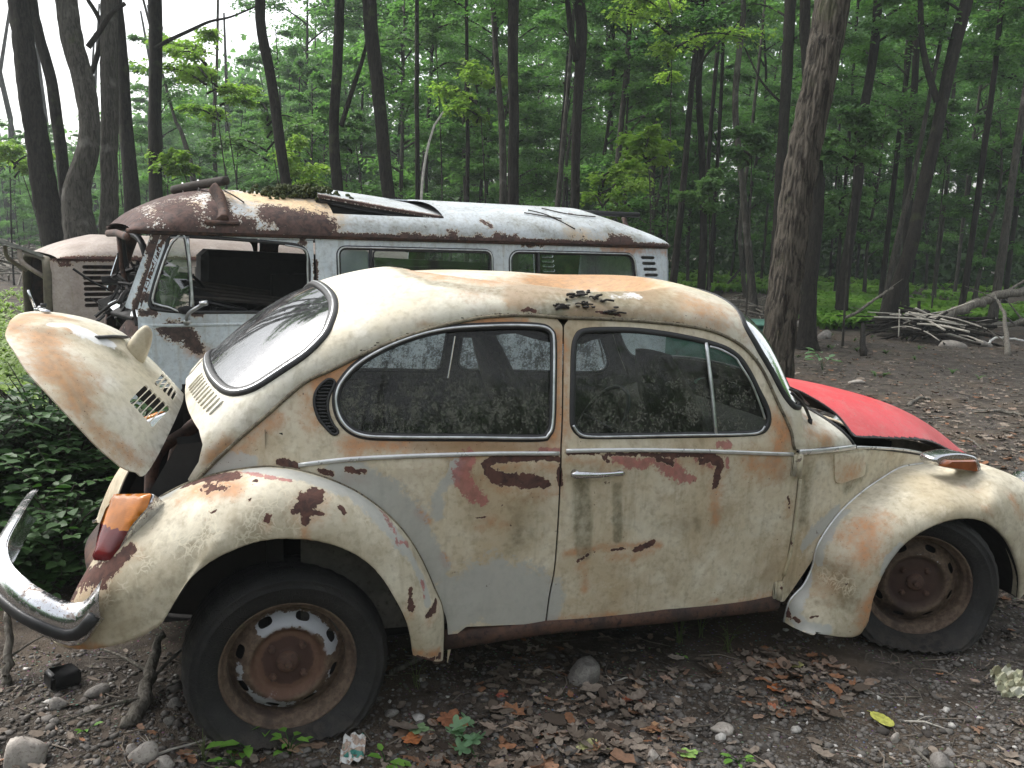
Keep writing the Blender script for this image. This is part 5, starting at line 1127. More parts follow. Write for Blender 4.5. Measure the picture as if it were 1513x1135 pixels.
# glass: quarter light, sliding panes
vl = resamp(spl(VH(k5([(470, 492), (545, 488), (578, 975), (420, 962), (340, 945), (312, 915), (360, 740), (420, 560)])), 3, True), step=.02, closed=True)
vglass(van, sd1, vl, M['glass_van'], .009, .006, 'quarter_light'); mb = MB(); L = VH(k5([(556, 472), (592, 985)])); L = L[0]+(L[1]-L[0])*np.linspace(0, 1, 10)[:, None]; surf_tube(mb, sd1, L, .010, .003, 8); mb.build('window_bar', M['alu'], van)
mb = MB(); surf_tube(mb, sd1, cab, .012, -.003, 8, True, (.8, 1)); mb.build('cab_window_seal', M['black'], van)
mb = MB(); L = VH(k5([(1240, 530), (1340, 548), (1380, 590), (1388, 700), (1390, 830)])); surf_tube(mb, sd1, spl(L, 4), .006, .006, 8); L = VH(k5([(440, 480), (545, 478)])); surf_tube(mb, sd1, spl(L, 4), .005, .006, 6); mb.build('window_chrome', M['alu'], van)
ms = sd1.hit(549, 380)[0]; rs = sd1.hit(795, 380)[0]
def rsub(x0, x1, z0, z1): return rrect(x0, x1, z0, z1, .03)
lil = simple('lilac_reflection', (.66, .64, .74), .6, var=.06, bump=.05)  # lilac sheet behind the pane, painted in place of a pale reflection
g_ = vglass(van, sd1, mid, M['glass_van'], .016, .006); 
for a, b in ((xm0+.02, ms), ): UV, F = tri2d(rsub(a, b, 1.02, zt-.015), [], .1); mk('reflection_sheet', sd1.pt(UV, -.03), F, lil, g_)
mb = MB(); L = np.array([(ms, 1.0), (ms, zt)]); L = L[0]+(L[1]-L[0])*np.linspace(0, 1, 8)[:, None]; surf_tube(mb, sd1, L, .012, .0, 8); surf_tube(mb, sd1, shrink(rsub(ms+.015, xm1-.01, 1.01, zt-.01), .004), .005, .002, 6, True); mb.build('sliding_frame', M['black'], g_)
g_ = vglass(van, sd1, rear, M['glass_van'], .016, .006)
mb = MB(); L = np.array([(rs, 1.0), (rs, zt)]); L = L[0]+(L[1]-L[0])*np.linspace(0, 1, 8)[:, None]; surf_tube(mb, sd1, L, .012, .0, 8); mb.build('sliding_frame', M['black'], g_)
# rear face, wheels, mirror arm
mb = MB(); rows = []
for z in np.linspace(.4, ZG, 10): rows.append([(L1-.02+.03*math.sin((z-.4)/1.1*3.14)-(.05 if z > 1.4 else 0), y, z) for y in np.linspace(.16, WID-.16, 12)])
mb.grid(np.array(rows)); mb.build('tailgate', M['blue'], van)
for x in (.75, 3.25):
    for y in (.10, WID-.10):
        mb = MB(); Rw = rotm('X', math.pi/2); mb.lathe([(.0, .02), (.10, .03), (.18, .0), (.19, .05), (.24, .08), (.30, .06), (.315, .02), (.315, -.08), (.2, -.1)], c=(x, y, .27), R=Rw if y < 1 else -Rw, n=40); mb.build('van_wheel', M['tyre'], van)
a_, b_, c_ = (np.array(F1.atY(*k5([p])[0], Y)) for p, Y in (((548, 1075), -.005), ((560, 1010), -.05), ((665, 942), -.16)))
mb = MB(); mb.tube(spl([a_, b_, c_], 6), .012, 8); mb.tube([a_+[0, .01, 0], a_+[0, -.012, .02]], .022, 10); mb.tube([c_-[.02, 0, 0], c_+[.02, -.02, .01]], .017, 8); mb.build('mirror_arm', M['alu'], van)
mb = MB(); V, F = sphere_pts(6, 8, F1.atY(*k5([(545, 985)])[0], -.01), (.05, .02, .028)); mb.add(V, F); mb.build('door_catch', M['dark'], van)
# belt moulding
mb = MB(); surf_tube(mb, sd1, [(x, .925) for x in np.linspace(fxe[0]+.02, L1-.05, 50)], .008, .0, 8, False, (.5, 1.4)); mb.build('belt_swage', M['blue'], van)
# roof rack remains, each a thing lying on the roof
def lp(px, Y): return np.array(F1.atY(px[0], px[1], Y))
wood = simple('rotten_wood', (.035, .028, .022), .95, sc=30, bump=.6)
rk = empty('roof_rack', tuple(F1.o), F1.ang, label='rusty rack foot with a rotten wooden bar on the rusted roof front', cat='roof rack')
mb = MB(); a, b = lp(k5([(455, 145)])[0], .75), lp(k5([(825, 80)])[0], .22); mb.tube(spl([a, (a+b)/2+[0, 0, .004], b], 6), .030, 10, flat=(1, .9)); mb.build('bar', wood, rk)
mb = MB(); q = spl([lp(k5([(730, 130)])[0], .26), lp(k5([(775, 200)])[0], .20), lp(k5([(790, 300)])[0], .13), lp(k5([(790, 370)])[0], .05)], 6); mb.tube(q, np.interp(np.linspace(0, 1, len(q)), [0, .2, .7, 1], [.045, .05, .062, .066]), 8, flat=(1, .55)); mb.box(q[-1]+[0, 0, -.005], (.22, .08, .03), bev=.01); mb.build('foot', M['rust'], rk)
mb = MB()
for f in (.18, .48): c = a+(b-a)*f; mb.tube([c+.036*np.array([0, math.cos(t), math.sin(t)]) for t in np.linspace(0, 6.28, 16)[:-1]], .005, 6, closed=True)
mb.build('strap', M['trim'], rk)
rk2 = empty('roof_rack', tuple(F1.o), F1.ang, label='thin black rack bar on one leg above the rear of the pale blue roof', cat='roof rack')
mb = MB(); a, b = lp((788, 311), .60), lp((945, 318), .34); mb.tube([a, b], .018, 8, flat=(1.2, .8)); mb.build('bar', M['black'], rk2); mb = MB(); mb.tube(spl([lp((921, 322), .42), lp((928, 340), .30), lp((936, 352), .14)], 5), [.03]*3+[.026]*8 if False else .026, 8, flat=(1, .6)); mb.box(lp((934, 357), .10), (.24, .10, .03), bev=.01); mb.build('leg', M['rust'], rk2)
# moss, sticks
moss = simple('moss', (.045, .06, .015), .95, sc=60, bump=1.)
def mosspatch(pxs, Y, hgt, rad, label):
    mb = MB(); RM = random.Random(9)
    for px in pxs:
        c = lp(px, Y)
        for k in range(170):
            p = c+[RM.gauss(0, rad), RM.gauss(0, rad*.6), RM.uniform(-hgt, hgt*.3)]; V, F = sphere_pts(3, 5, p, [RM.uniform(.008, .022)]*2+[RM.uniform(.006, .02)]); V = V+np.array([[RM.uniform(-.006, .006) for _ in range(3)] for _ in V]); mb.add(V, F)
    o = mb.build('moss_clump', moss, None); o.location = tuple(F1.o); o.rotation_euler = (0, 0, F1.ang); tag(o, label, 'moss')
mosspatch([(412, 286), (426, 281), (440, 278), (452, 280), (463, 286), (470, 292)], .42, .05, .09, 'long olive moss clump in front of the raised roof hatch')
mosspatch([(846, 326), (858, 331)], .35, .01, .06, 'small green moss patch near the rear rack leg')
mb = MB()
for p in ([(330, 283), (360, 300), (395, 330), (408, 342)], [(780, 312), (810, 320), (850, 340)], [(775, 316), (830, 325), (860, 345), (905, 375)], [(800, 310), (840, 318), (880, 322)]):
    L = R1([q for q in p if q[1] < 345])+[0, 0, .01]; mb.tube(spl(L, 5), .005, 5)
o = mb.build('fallen_twigs', wood, None); o.location = tuple(F1.o); o.rotation_euler = (0, 0, F1.ang); tag(o, 'thin dead twigs lying across the rusted roof', 'twigs')
# ================================================= the pink-beige van behind it
o2 = atD(77, 450, 8.6); F2 = Frame((o2[0], o2[1], 0), -.3444+math.radians(36)); ZG2 = 1.17
sd2, rf2 = van_surfs(F2, ZG2, 4.4, 1.40, .20, .4)
v2 = empty('abandoned_van', tuple(F2.o), F2.ang, label='pinkish beige van behind the pale blue one, its tailgate raised', cat='van')
vs = [rrect(.62, .97, ZG2-.055-.058*k-.040, ZG2-.055-.058*k, .018) for k in range(8)]
x0 = sd2.hit(122, 400)[0]; x1 = sd2.hit(152, 400)[0]
vs = [rrect(x0, x0+.30, ZG2-.06-.054*k-.038, ZG2-.06-.054*k, .017) for k in range(8)]
wn = [rrect(1.0+1.12*k, 1.98+1.12*k, .68, ZG2-.07, .06) for k in range(3)]
sl2 = np.vstack([[(x, .06) for x in np.linspace(.02, 4.36, 30)], [(4.36, z) for z in np.linspace(.1, ZG2, 10)], [(x, ZG2) for x in np.linspace(4.3, .02, 30)], [(.02, z) for z in np.linspace(ZG2-.05, .1, 12)]])
bl2 = [(RU, sd2.pt([(x, ZG2-.004) for x in np.linspace(.02, 1.0, 20)]), .022, 1), (RU, sd2.pt([(.10, ZG2-.05), (.18, ZG2-.05)]), .03, 1), (GM, sd2.pt([(.75, .62), (.85, .6)]), .06, .9)]
vparts(v2, F2, sd2, rf2, 'body_side', sl2, vs+wn, M['beige'], bl2, .04)
ro2 = np.vstack([[(.07, v) for v in np.linspace(-1, 1, 20)], [(x, 1) for x in np.linspace(.12, 4.35, 30)], [(4.35, v) for v in np.linspace(.95, -1, 20)], [(x, -1) for x in np.linspace(4.3, .12, 30)]])
panel('roof', rf2, ro2, [], .05, M['beige'], v2, .01, [(RU, rf2.pt([(x, -.98) for x in np.linspace(.1, 3.0, 20)]), .03, .9)], scale=(1, .9), inner=M['dark'])
mb = MB(); fr_ = [(-.01, .14, .42), (-.01, .12, .8), (.0, .18, 1.12), (.01, .5, 1.16), (.01, 1.2, 1.16), (.0, 1.54, 1.12), (-.01, 1.60, .8), (-.01, 1.58, .42)]; mb.tube(spl(fr_, 5), .045, 8, flat=(1, .6)); mb.build('rear_frame', simple('olive_metal', (.10, .085, .055), .7), v2)
mb = MB(); rows = [[(.0, y, z) for y in np.linspace(.10, 1.62, 8)] for z in (.02, .2, .42)]; mb.grid(np.array(rows)); mb.build('rear_apron', M['beige'], v2)
mb = MB(); mb.box((2.3, WID/2, .30), (4.2, 1.6, .04)); mb.grid(np.array([[(1.05, y, z) for z in (.3, .7, 1.1)] for y in (.1, .86, 1.62)])); mb.build('van_floor', M['dark'], v2)
tg = MB(); A0 = np.array([-.02, .22, 1.20]); ax_ = np.array([-1., 0, .26]); yy = np.array([0, 1., 0]); 
oc = np.array([(0, 0), (.75, .02), (1.05, .10), (1.05, 1.18), (.75, 1.26), (0, 1.28)]); ic = np.array([(.22, .16), (.70, .16), (.90, .22), (.90, 1.06), (.70, 1.12), (.22, 1.12)])
tgs = Surf(lambda u, v: A0+np.outer(u, ax_)+np.outer(v, yy)+np.outer(.06*np.sin(np.clip(u, 0, 1.1)*2.8), [0, 0, 1.]), (0, 1.1), (0, 1.3), 40); tgs.sign = 1 if tgs.nrm([[.5, .5]])[0][2] > 0 else -1
icu = resamp(spl(ic, 3, True), step=.03, closed=True); tgo = panel('tailgate', tgs, resamp(oc, step=.03, closed=True), [icu], .05, simple('grey_tailgate', (.20, .20, .18), .6), v2, .03, inner=M['liner'])
UV, F = tri2d(icu, [], .1); mk('window_glass', tgs.pt(UV, -.01), F, M['glass_van'], tgo)
for y in (.26, 1.42): mb = MB(); mb.tube(spl([(-.22, y, 1.25), (-.20, y, 1.12), (-.02, y, .98)], 5), .022, 8, flat=(1, .5)); mb.build('hatch_strut', M['beige'], v2)
# ------------------------------------------------------------------ trees and undergrowth
def fastmesh(name, V, F4, mat, parent=None, attrs=None, smooth=False):
    me = bpy.data.meshes.new(name); V = np.asarray(V, np.float32); F4 = np.asarray(F4, np.int32); n = len(F4); k = F4.shape[1]
    me.vertices.add(len(V)); me.vertices.foreach_set('co', V.ravel()); me.loops.add(n*k); me.loops.foreach_set('vertex_index', F4.ravel())
    me.polygons.add(n); me.polygons.foreach_set('loop_start', np.arange(n, dtype=np.int32)*k)
    if smooth: me.polygons.foreach_set('use_smooth', [True]*n)
    me.materials.append(mat); me.update(calc_edges=True)
    o = bpy.data.objects.new(name, me); COL.objects.link(o)
    if parent: o.parent = parent
    return o
def leaves(C, D, N, size, rng, wid=.55, fold=.18):
    """folded leaf (two quads) at each centre C, pointing along D, facing N"""
    D = D/(np.linalg.norm(D, axis=1)[:, None]+1e-9); N = N-D*(N*D).sum(1)[:, None]; N /= np.linalg.norm(N, axis=1)[:, None]+1e-9; B = np.cross(D, N)
    s = (size*rng.uniform(.6, 1.25, len(C)))[:, None]
    p0 = C; p1 = C+D*s*.30+B*s*wid*.48+N*s*fold; p2 = C+D*s*.72+B*s*wid*.36+N*s*fold*.8; p3 = C+D*s-N*s*.08; p4 = C+D*s*.72-B*s*wid*.36+N*s*fold*.8; p5 = C+D*s*.30-B*s*wid*.48+N*s*fold
    V = np.stack([p0, p1, p2, p3, p4, p5], 1).reshape(-1, 3); b = np.arange(len(C))[:, None]*6
    F = np.concatenate([b+np.array([0, 1, 2, 3]), b+np.array([0, 3, 4, 5])]); return V, F
def leafmat(name, a, b, trans=.45, rnd=.5, sc=1.3):
    t = NT(name); n = t.noise(sc, 4, .6); n2 = t.noise(sc*9, 3); oi = nd(t.nt, 'ShaderNodeObjectInfo').outputs['Random']
    f = t.m('ADD', t.mr(n, .35, .65, 0, .55), t.m('ADD', t.m('MULTIPLY', oi, rnd), t.m('MULTIPLY', t.m('SUBTRACT', n2, .5), .5)), clamp=True)
    c = t.mix(f, a, b); df = t.bsdf(Base_Color=c, Roughness=.5, Specular_IOR_Level=.3)
    tl = nd(t.nt, 'ShaderNodeBsdfTranslucent', {0: t.mix(1.0, c, (1.3, 1.5, .85), 'MULTIPLY')})
    return t.fin(nd(t.nt, 'ShaderNodeMixShader', {0: trans, 1: df.outputs[0], 2: tl.outputs[0]}))
def barkmat(name, a, b, sc=1., pale=(.30, .29, .26), palef=.0, moss=.25):
    t = NT(name); v = t.map((34*sc, 34*sc, 3.4*sc)); n = t.noise(1, 7, .68, vec=v, dist=.9); n2 = t.noise(2.2, 5); n3 = t.noise(60, 4)
    c = t.mix(t.mr(n, .36, .62), a, b); c = t.mix(t.m('MULTIPLY', t.mr(n2, .55, .68), palef), c, pale); c = t.mix(t.m('MULTIPLY', t.mr(t.noise(4, 5), .58, .72), moss), c, (.10, .12, .05))
    return t.fin(t.bsdf(Base_Color=c, Roughness=.92, Specular_IOR_Level=.2, Normal=t.bump(t.m('ADD', n, t.m('MULTIPLY', n3, .25)), .9, .03)))
M['leaf'] = leafmat('forest_leaves', (.036, .10, .034), (.16, .31, .095)); M['leafy'] = leafmat('yellow_green_leaves', (.15, .26, .05), (.28, .40, .09), .5); M['leafd'] = leafmat('dark_shrub_leaves', (.018, .055, .014), (.055, .12, .03), .25)
M['leafb'] = leafmat('blue_green_leaves', (.07, .15, .06), (.14, .24, .09), .4)
M['bark'] = barkmat('dark_bark', (.009, .008, .0065), (.032, .027, .022)); M['barkp'] = barkmat('pale_bark', (.028, .025, .021), (.085, .078, .066), palef=.35); M['barkbig'] = barkmat('ridged_brown_bark', (.011, .009, .007), (.092, .080, .064), .8)
def fbm(x, seed):
    r = np.zeros_like(x); rg = np.random.default_rng(seed)
    for k in range(5): r += np.sin(x*rg.uniform(.5, 1.6)*2**k+rg.uniform(0, 6.28))/1.6**k
    return r/2.5
def trunkmesh(name, pts, rad, mat, parent, n=14, step=.25, seed=0, ridge=.0, flare=.0, knots=()):
    P = resamp(spl(pts, 6), step=step); t = np.linspace(0, 1, len(P)); R = np.interp(t, np.linspace(0, 1, len(rad)), rad)
    P = P+np.c_[fbm(P[:, 2]*1.3, seed)*.02, fbm(P[:, 2]*1.3, seed+1)*.02, np.zeros(len(P))]*R[:, None]*10
    T = np.gradient(P, axis=0); T /= np.linalg.norm(T, axis=1)[:, None]; A = np.cross(T, [0, 1, 0.]); A /= np.linalg.norm(A, axis=1)[:, None]; B = np.cross(T, A)
    th = np.linspace(0, 2*math.pi, n, endpoint=False); rg = np.random.default_rng(seed+5)
    ph = rg.uniform(0, 6.28, 6)
    rr = R[:, None]*(1+.05*np.sin(3*th[None]+ph[0]+P[:, 2:3]*.8)+.04*np.sin(5*th[None]+ph[1]-P[:, 2:3]*1.7)+.03*fbm(P[:, 2]*6, seed+2)[:, None])
    if ridge:
        q = th[None]*15+2.2*np.sin(P[:, 2:3]*2.1+ph[2])+1.4*np.sin(P[:, 2:3]*7+th[None]*3); rr = rr*(1+ridge*(np.abs(np.sin(q))-.6)+ridge*.6*np.sin(P[:, 2:3]*23+th[None]*9+2*np.sin(th[None]*7)))
    fl = flare*np.exp(-np.maximum(P[:, 2]-P[0, 2], 0)/.22)[:, None]*(1+.45*np.sin(5*th[None]+ph[3])); rr = rr*(1+fl)
    X = P[:, None]+rr[..., None]*(A[:, None]*np.cos(th)[None, :, None]+B[:, None]*np.sin(th)[None, :, None])
    m, k = len(P), n; i, j = np.meshgrid(np.arange(m-1), np.arange(k), indexing='ij'); F = np.stack([i*k+j, i*k+(j+1) % k, (i+1)*k+(j+1) % k, (i+1)*k+j], -1).reshape(-1, 4)
    return fastmesh(name, X.reshape(-1, 3), F, mat, parent, smooth=True)
def crown_data(seed, h0, h1, rad, nlimb, ntw, nleaf, lsize, flat=.35):
    """limbs, twigs and layered sprays of leaves around a vertical axis at the origin"""
    rg = np.random.default_rng(seed); tb = MB(); C = []; D = []; N = []
    for l in range(nlimb):
        f = (l+rg.uniform(0, 1))/nlimb; z = h0+(h1-h0)*f; az = rg.uniform(0, 6.28)+l*2.4; r = rad*(math.sin(math.pi*min(.97, .18+.78*f))**.7)*rg.uniform(.6, 1.1)
        e = np.array([math.cos(az)*r, math.sin(az)*r, rg.uniform(.05, .45)*r]); a = np.array([0, 0, z]); L = spl([a, a+e*.45+[0, 0, .12*r], a+e+[0, 0, -.04*r]], 5)
        tb.tube(L, np.linspace(.035, .008, len(L))*(.6+.12*rad), 5, cap=False)
        for k in range(ntw):
            q = rg.uniform(.25, 1.0); i = int(q*(len(L)-1)); c = L[i]; a2 = az+rg.normal(0, .9); rr = r*rg.uniform(.12, .36)
            d = np.array([math.cos(a2), math.sin(a2), rg.uniform(-.15, .35)]); tb.tube([c, c+d*rr*.5+[0, 0, .02], c+d*rr], [.006, .005, .003], 4, cap=False)
            t = rg.uniform(.1, 1.15, nleaf)[:, None]; cc = c+d*rr*t+np.c_[rg.normal(0, rr*.30, nleaf), rg.normal(0, rr*.30, nleaf), rg.normal(-.02, rr*.10+.03, nleaf)]
            a3 = a2+rg.normal(0, 1.1, nleaf); C.append(cc); D.append(np.c_[np.cos(a3), np.sin(a3), rg.uniform(-.75, .2, nleaf)]); N.append(np.c_[rg.normal(0, flat, nleaf), rg.normal(0, flat, nleaf), np.ones(nleaf)])
    C, D, N = map(np.vstack, (C, D, N)); V, F = leaves(C, D, N, lsize, rg, .72)
    return tb, V, F
LIMBMESH = []; 
def make_tree(name, seed, pts, rad, bark, leafm, cr=None, n=12, label=None, group=None, ridge=0, flare=.35, step=.25, crown_at=None):
    """pts: trunk points (world) from the ground up"""
    pts = np.array(pts, float); base = pts[0].copy(); root = empty(name, tuple(base), 0, label, 'tree', group); loc = pts-base
    trunkmesh('trunk', loc, rad, bark, root, n, step, seed, ridge, flare)
    if cr is not None:
        h0, h1, R_, nl, nt_, nlf, ls = cr; tb, V, F = crown_data(seed, 0, h1-h0, R_, nl, nt_, int(nlf*1.7), ls*.76); axis = lambda z: np.array([np.interp(z, loc[:, 2], loc[:, 0]), np.interp(z, loc[:, 2], loc[:, 1]), 0])
        def bend(X):
            X = np.array(X); z = X[:, 2]+h0; X[:, 0] += np.interp(z, loc[:, 2], loc[:, 0]); X[:, 1] += np.interp(z, loc[:, 2], loc[:, 1]); X[:, 2] = z; return X
        c = fastmesh('crown', bend(V), F, leafm, root); 
        mk('limbs', bend(np.vstack(tb.V)), tb.F, bark, root)
    return root
def gpt(px, D, z=0.):   # ground point below/above pixel column at depth D
    p = atD(px, 400, D); return np.array([p[0], p[1], z])
HT = 10.5
def px_tree(seed, pl, wpx, D, bark, leafm, label, cr=None, top=HT, group=None, ridge=0, n=14, name='tree', step=.25, flare=.3):
    """trunk traced as (x, y) pixels from the foot up, stood at depth D; carried on to the ground and above the frame"""
    P = [atD(x, y, D) for x, y in pl]; r = [w/FPX*D/2*.82 for w in wpx]
    d = (P[0]-P[1])/np.linalg.norm(P[0]-P[1]); zb = P[0][2]
    if zb > .05: foot = P[0]+d*(zb/max(.3, -d[2])) if d[2] < -.3 else P[0]*[1, 1, 0]; foot[2] = -.03; P = [foot]+P; r = [r[0]*1.08]+r
    else: P[0][2] = -.03
    u = (P[-1]-P[-2])/np.linalg.norm(P[-1]-P[-2]); u = u*.6+np.array([0, 0, .4]); k = (top-P[-1][2])/u[2]
    if k > .2: P += [P[-1]+u*k*.5, P[-1]+u*k]; r += [r[-1]*.8, r[-1]*.45]
    # radius table is resampled evenly by length
    L = np.r_[0, np.cumsum([np.linalg.norm(P[i+1]-P[i]) for i in range(len(P)-1)])]; rr = np.interp(np.linspace(0, L[-1], 24), L, r)
    return make_tree(name, seed, P, rr, bark, leafm, cr, n, label, group, ridge, flare, step)
CAN = (5.2, 10.5, 2.6, 15, 12, 30, .13)
def can(h0=5.2, h1=10.5, R=2.6, nl=14, s=.13): return (h0, h1, R, nl, 12, 30, s)
B, Bp, Bb, Lf = M['bark'], M['barkp'], M['barkbig'], M['leaf']
TR = [
 (1, [(80, 360), (66, 290), (52, 180), (36, 60), (28, -10)], [44, 42, 38, 36, 36], 12.5, B, 'thick leaning dark trunk, first from the left, rising behind the beige van', can()),
 (2, [(97, 300), (92, 230), (78, 130), (55, 40), (46, -10)], [20, 20, 19, 18, 18], 13.2, B, 'thin dark trunk leaning left between the two thickest left trunks', None),
 (3, [(118, 360), (112, 290), (132, 210), (126, 130), (108, 60), (98, -10)], [58, 46, 34, 36, 36, 36], 12, Bp, 'grey knotted trunk with a bend, standing right behind the beige van', can(5.5)),
 (4, [(160, 350), (161, 240), (163, 120), (162, -10)], [30, 29, 29, 29], 12.6, Bp, 'straight grey trunk with pale lichen spots left of the van roof', can(6)),
 (5, [(194, 300), (190, 220), (182, 110), (170, -10)], [28, 25, 22, 20], 14, B, 'dark trunk close against the right side of the lichen-spotted one', None),
 (6, [(231, 300), (228, 200), (229, 90), (228, -10)], [24, 22, 23, 24], 15, B, 'dark upright trunk with one long bough arching right over the van', can(6, 10.5, 2.4)),
 (7, [(427, 300), (415, 215), (399, 110), (385, 40), (383, -10)], [19, 19, 18, 18, 18], 14, B, 'slender dark trunk leaning left above the mossy van roof', can(5.6)),
 (8, [(500, 300), (494, 190), (499, 90), (503, -10)], [20, 18, 18, 18], 14.5, B, 'dark trunk with a thin side bough forking right above the roof hatch', can(6)),
 (9, [(577, 310), (566, 220), (559, 130), (550, 50), (545, -10)], [24, 23, 23, 25, 27], 14, B, 'straight dark trunk behind the middle of the raised roof hatch', can(5.4)),
 (10, [(758, 330), (758, 200), (759, 90), (759, -10)], [20, 19, 19, 20], 15, B, 'black upright trunk in the centre of the picture', can(5.2)),
 (11, [(849, 330), (851, 230), (855, 110), (859, 40), (854, -10)], [17, 16, 18, 21, 22], 15.5, B, 'dark trunk forking near the top, right of the central black one', can(5.6)),
 (12, [(743, 320), (742, 200), (735, 100), (728, -10)], [14, 12, 10, 9], 17, Bp, 'thin grey stem pressed against the left of the central black trunk', None),
 (13, [(906, 400), (909, 300), (918, 180), (929, 60), (931, -10)], [13, 11, 10, 9, 9], 20, Bp, 'pale straight stem behind the rear end of the van roof', can(5.5, 10, 2.0, 9)),
 (14, [(820, 380), (824, 300), (833, 200), (841, 110)], [11, 10, 9, 7], 20, Bp, 'pale thin stem leaning right behind the van roof', None),
 (15, [(962, 420), (964, 300), (968, 180), (972, 60), (973, -10)], [9, 8, 8, 8, 7], 22, Bp, 'pale thin straight stem just left of the van rear corner', None),
 (16, [(994, 425), (1004, 330), (1014, 220), (1024, 110), (1036, 20)], [14, 12, 11, 10, 10], 19, B, 'dark stem leaning right, rising from behind the van rear corner', can(5.3, 10, 2.2, 10)),
 (17, [(1036, 432), (1040, 340), (1037, 230), (1032, 130), (1042, 30), (1044, -10)], [15, 13, 12, 11, 11, 11], 20, B, 'wavy dark stem standing on open ground right of the van', can(5.6, 10, 2.2, 10)),
 (18, [(1114, 452), (1106, 370), (1096, 270), (1087, 180), (1088, 120), (1098, 30), (1099, -10)], [15, 13, 12, 11, 11, 10, 10], 18.5, Bp, 'smooth grey S-curved stem just left of the big leaning tree', None),
 (19, [(1142, 440), (1150, 330), (1155, 230), (1163, 110), (1168, -10)], [24, 20, 18, 19, 20], 18, B, 'dark trunk half hidden behind the big leaning tree', can(5.5, 11, 2.4)),
 (20, [(1143, 620), (1148, 540), (1162, 420), (1180, 290), (1197, 190), (1216, 80), (1232, -15)], [66, 58, 54, 55, 56, 57, 59], 7.2, Bb, 'big ridged brown tree leaning right, close behind the red hood', (5.4, 10.5, 3.0, 14, 12, 30, .13)),
 (21, [(1193, 512), (1198, 420), (1206, 320), (1204, 200), (1192, 90), (1190, -10)], [30, 25, 24, 22, 20, 18], 13.4, B, 'dark straight tree with flared roots just right of the big leaning one', can(5.5)),
 (22, [(1241, 473), (1250, 390), (1268, 270), (1276, 170), (1292, 70), (1298, -10)], [22, 18, 17, 16, 16, 15], 18, B, 'dark stem rising out of bright ferns, leaning right', can(5.2)),
 (23, [(1337, 470), (1338, 380), (1342, 260), (1352, 120), (1357, -10)], [13, 12, 11, 12, 13], 21, B, 'thin dark stem crossing behind the crooked tree', None),
 (24, [(1303, 486), (1328, 420), (1350, 350), (1372, 250), (1392, 150), (1412, 60), (1432, -15)], [26, 26, 24, 22, 20, 22, 22], 17, B, 'crooked dark tree leaning strongly right beside the brush pile', can(5.4)),
 (25, [(1306, 452), (1318, 390), (1334, 320), (1350, 260)], [10, 10, 9, 8], 17.5, Bp, 'slim pale stem leaning against the crooked dark tree', None),
 (26, [(1467, 470), (1478, 390), (1494, 280), (1512, 160), (1530, 40)], [16, 15, 13, 13, 13], 18, Bp, 'grey slender stem leaning right near the right edge', can(5.4, 10, 2.2, 10)),
 (27, [(1100, 430), (1094, 330), (1110, 200)], [8, 7, 6], 24, Bp, 'very thin pale sapling stem behind the S-curved one', None),
 (28, [(620, 330), (626, 250), (640, 190), (655, 165)], [5, 5, 4, 3], 13.6, simple('white_dead_wood', (.42, .40, .36), .8), 'bare white dead sapling, crooked, above the roof hatch', None),
 (29, [(289, 330), (284, 250), (266, 190), (255, 165)], [12, 10, 7, 5], 22, Bp, 'pale grey forked stem in the left distance', None),
 (30, [(319, 330), (318, 260), (316, 180), (320, 100)], [9, 8, 7, 5], 23, Bp, 'pale grey straight stem beside the forked one in the left distance', None),
]
for sd_, pl, wp, D, bk, lab, crn in TR:
    px_tree(sd_, pl, wp, D, bk, Lf, lab, crn, top=0 if sd_ == 28 else HT, ridge=.065 if sd_ == 20 else (.05 if D < 14 and wp[0] > 28 else 0), n=110 if sd_ == 20 else (48 if D < 13.5 else 12), step=.03 if sd_ == 20 else (.08 if D < 13.5 else .25), flare=.35 if sd_ != 21 else .5)
# boughs of the left trees (parts of their trees)
def bough(tree_i, pl, wpx, D, leafy=None):
    root = [o for o in COL.objects if o.type == 'EMPTY' and o.get('label') == TR[tree_i-1][5]][0]; P = np.array([atD(x, y, D) for x, y in pl])-np.array(root.location)
    mb = MB(); q = spl(P, 6); mb.tube(q, np.interp(np.linspace(0, 1, len(q)), np.linspace(0, 1, len(wpx)), [w/FPX*D/2 for w in wpx]), 7); mb.build('bough', M['bark'], root)
bough(6, [(229, 72), (245, 62), (281, 45), (310, 32), (341, 25), (382, 8)], [7, 6, 5, 4, 3, 2], 14.9); bough(8, [(504, 186), (520, 135), (535, 90), (546, 45)], [8, 7, 6, 4], 14.4); bough(3, [(130, 70), (146, 48), (165, 20), (185, 5)], [9, 8, 7, 6], 12); bough(11, [(851, 90), (844, 50), (838, -5)], [10, 9, 8], 15.4); bough(24, [(1385, 150), (1372, 110), (1362, 60), (1360, 0)], [11, 10, 9, 8], 17); bough(1, [(122, 130), (140, 95), (150, 40), (130, 0)], [8, 8, 7, 6], 12.6); bough(16, [(1022, 120), (1045, 80), (1085, 40), (1110, 10)], [5, 4, 3, 2], 18.8); bough(19, [(1152, 150), (1125, 120), (1100, 70)], [4, 3, 2], 17)
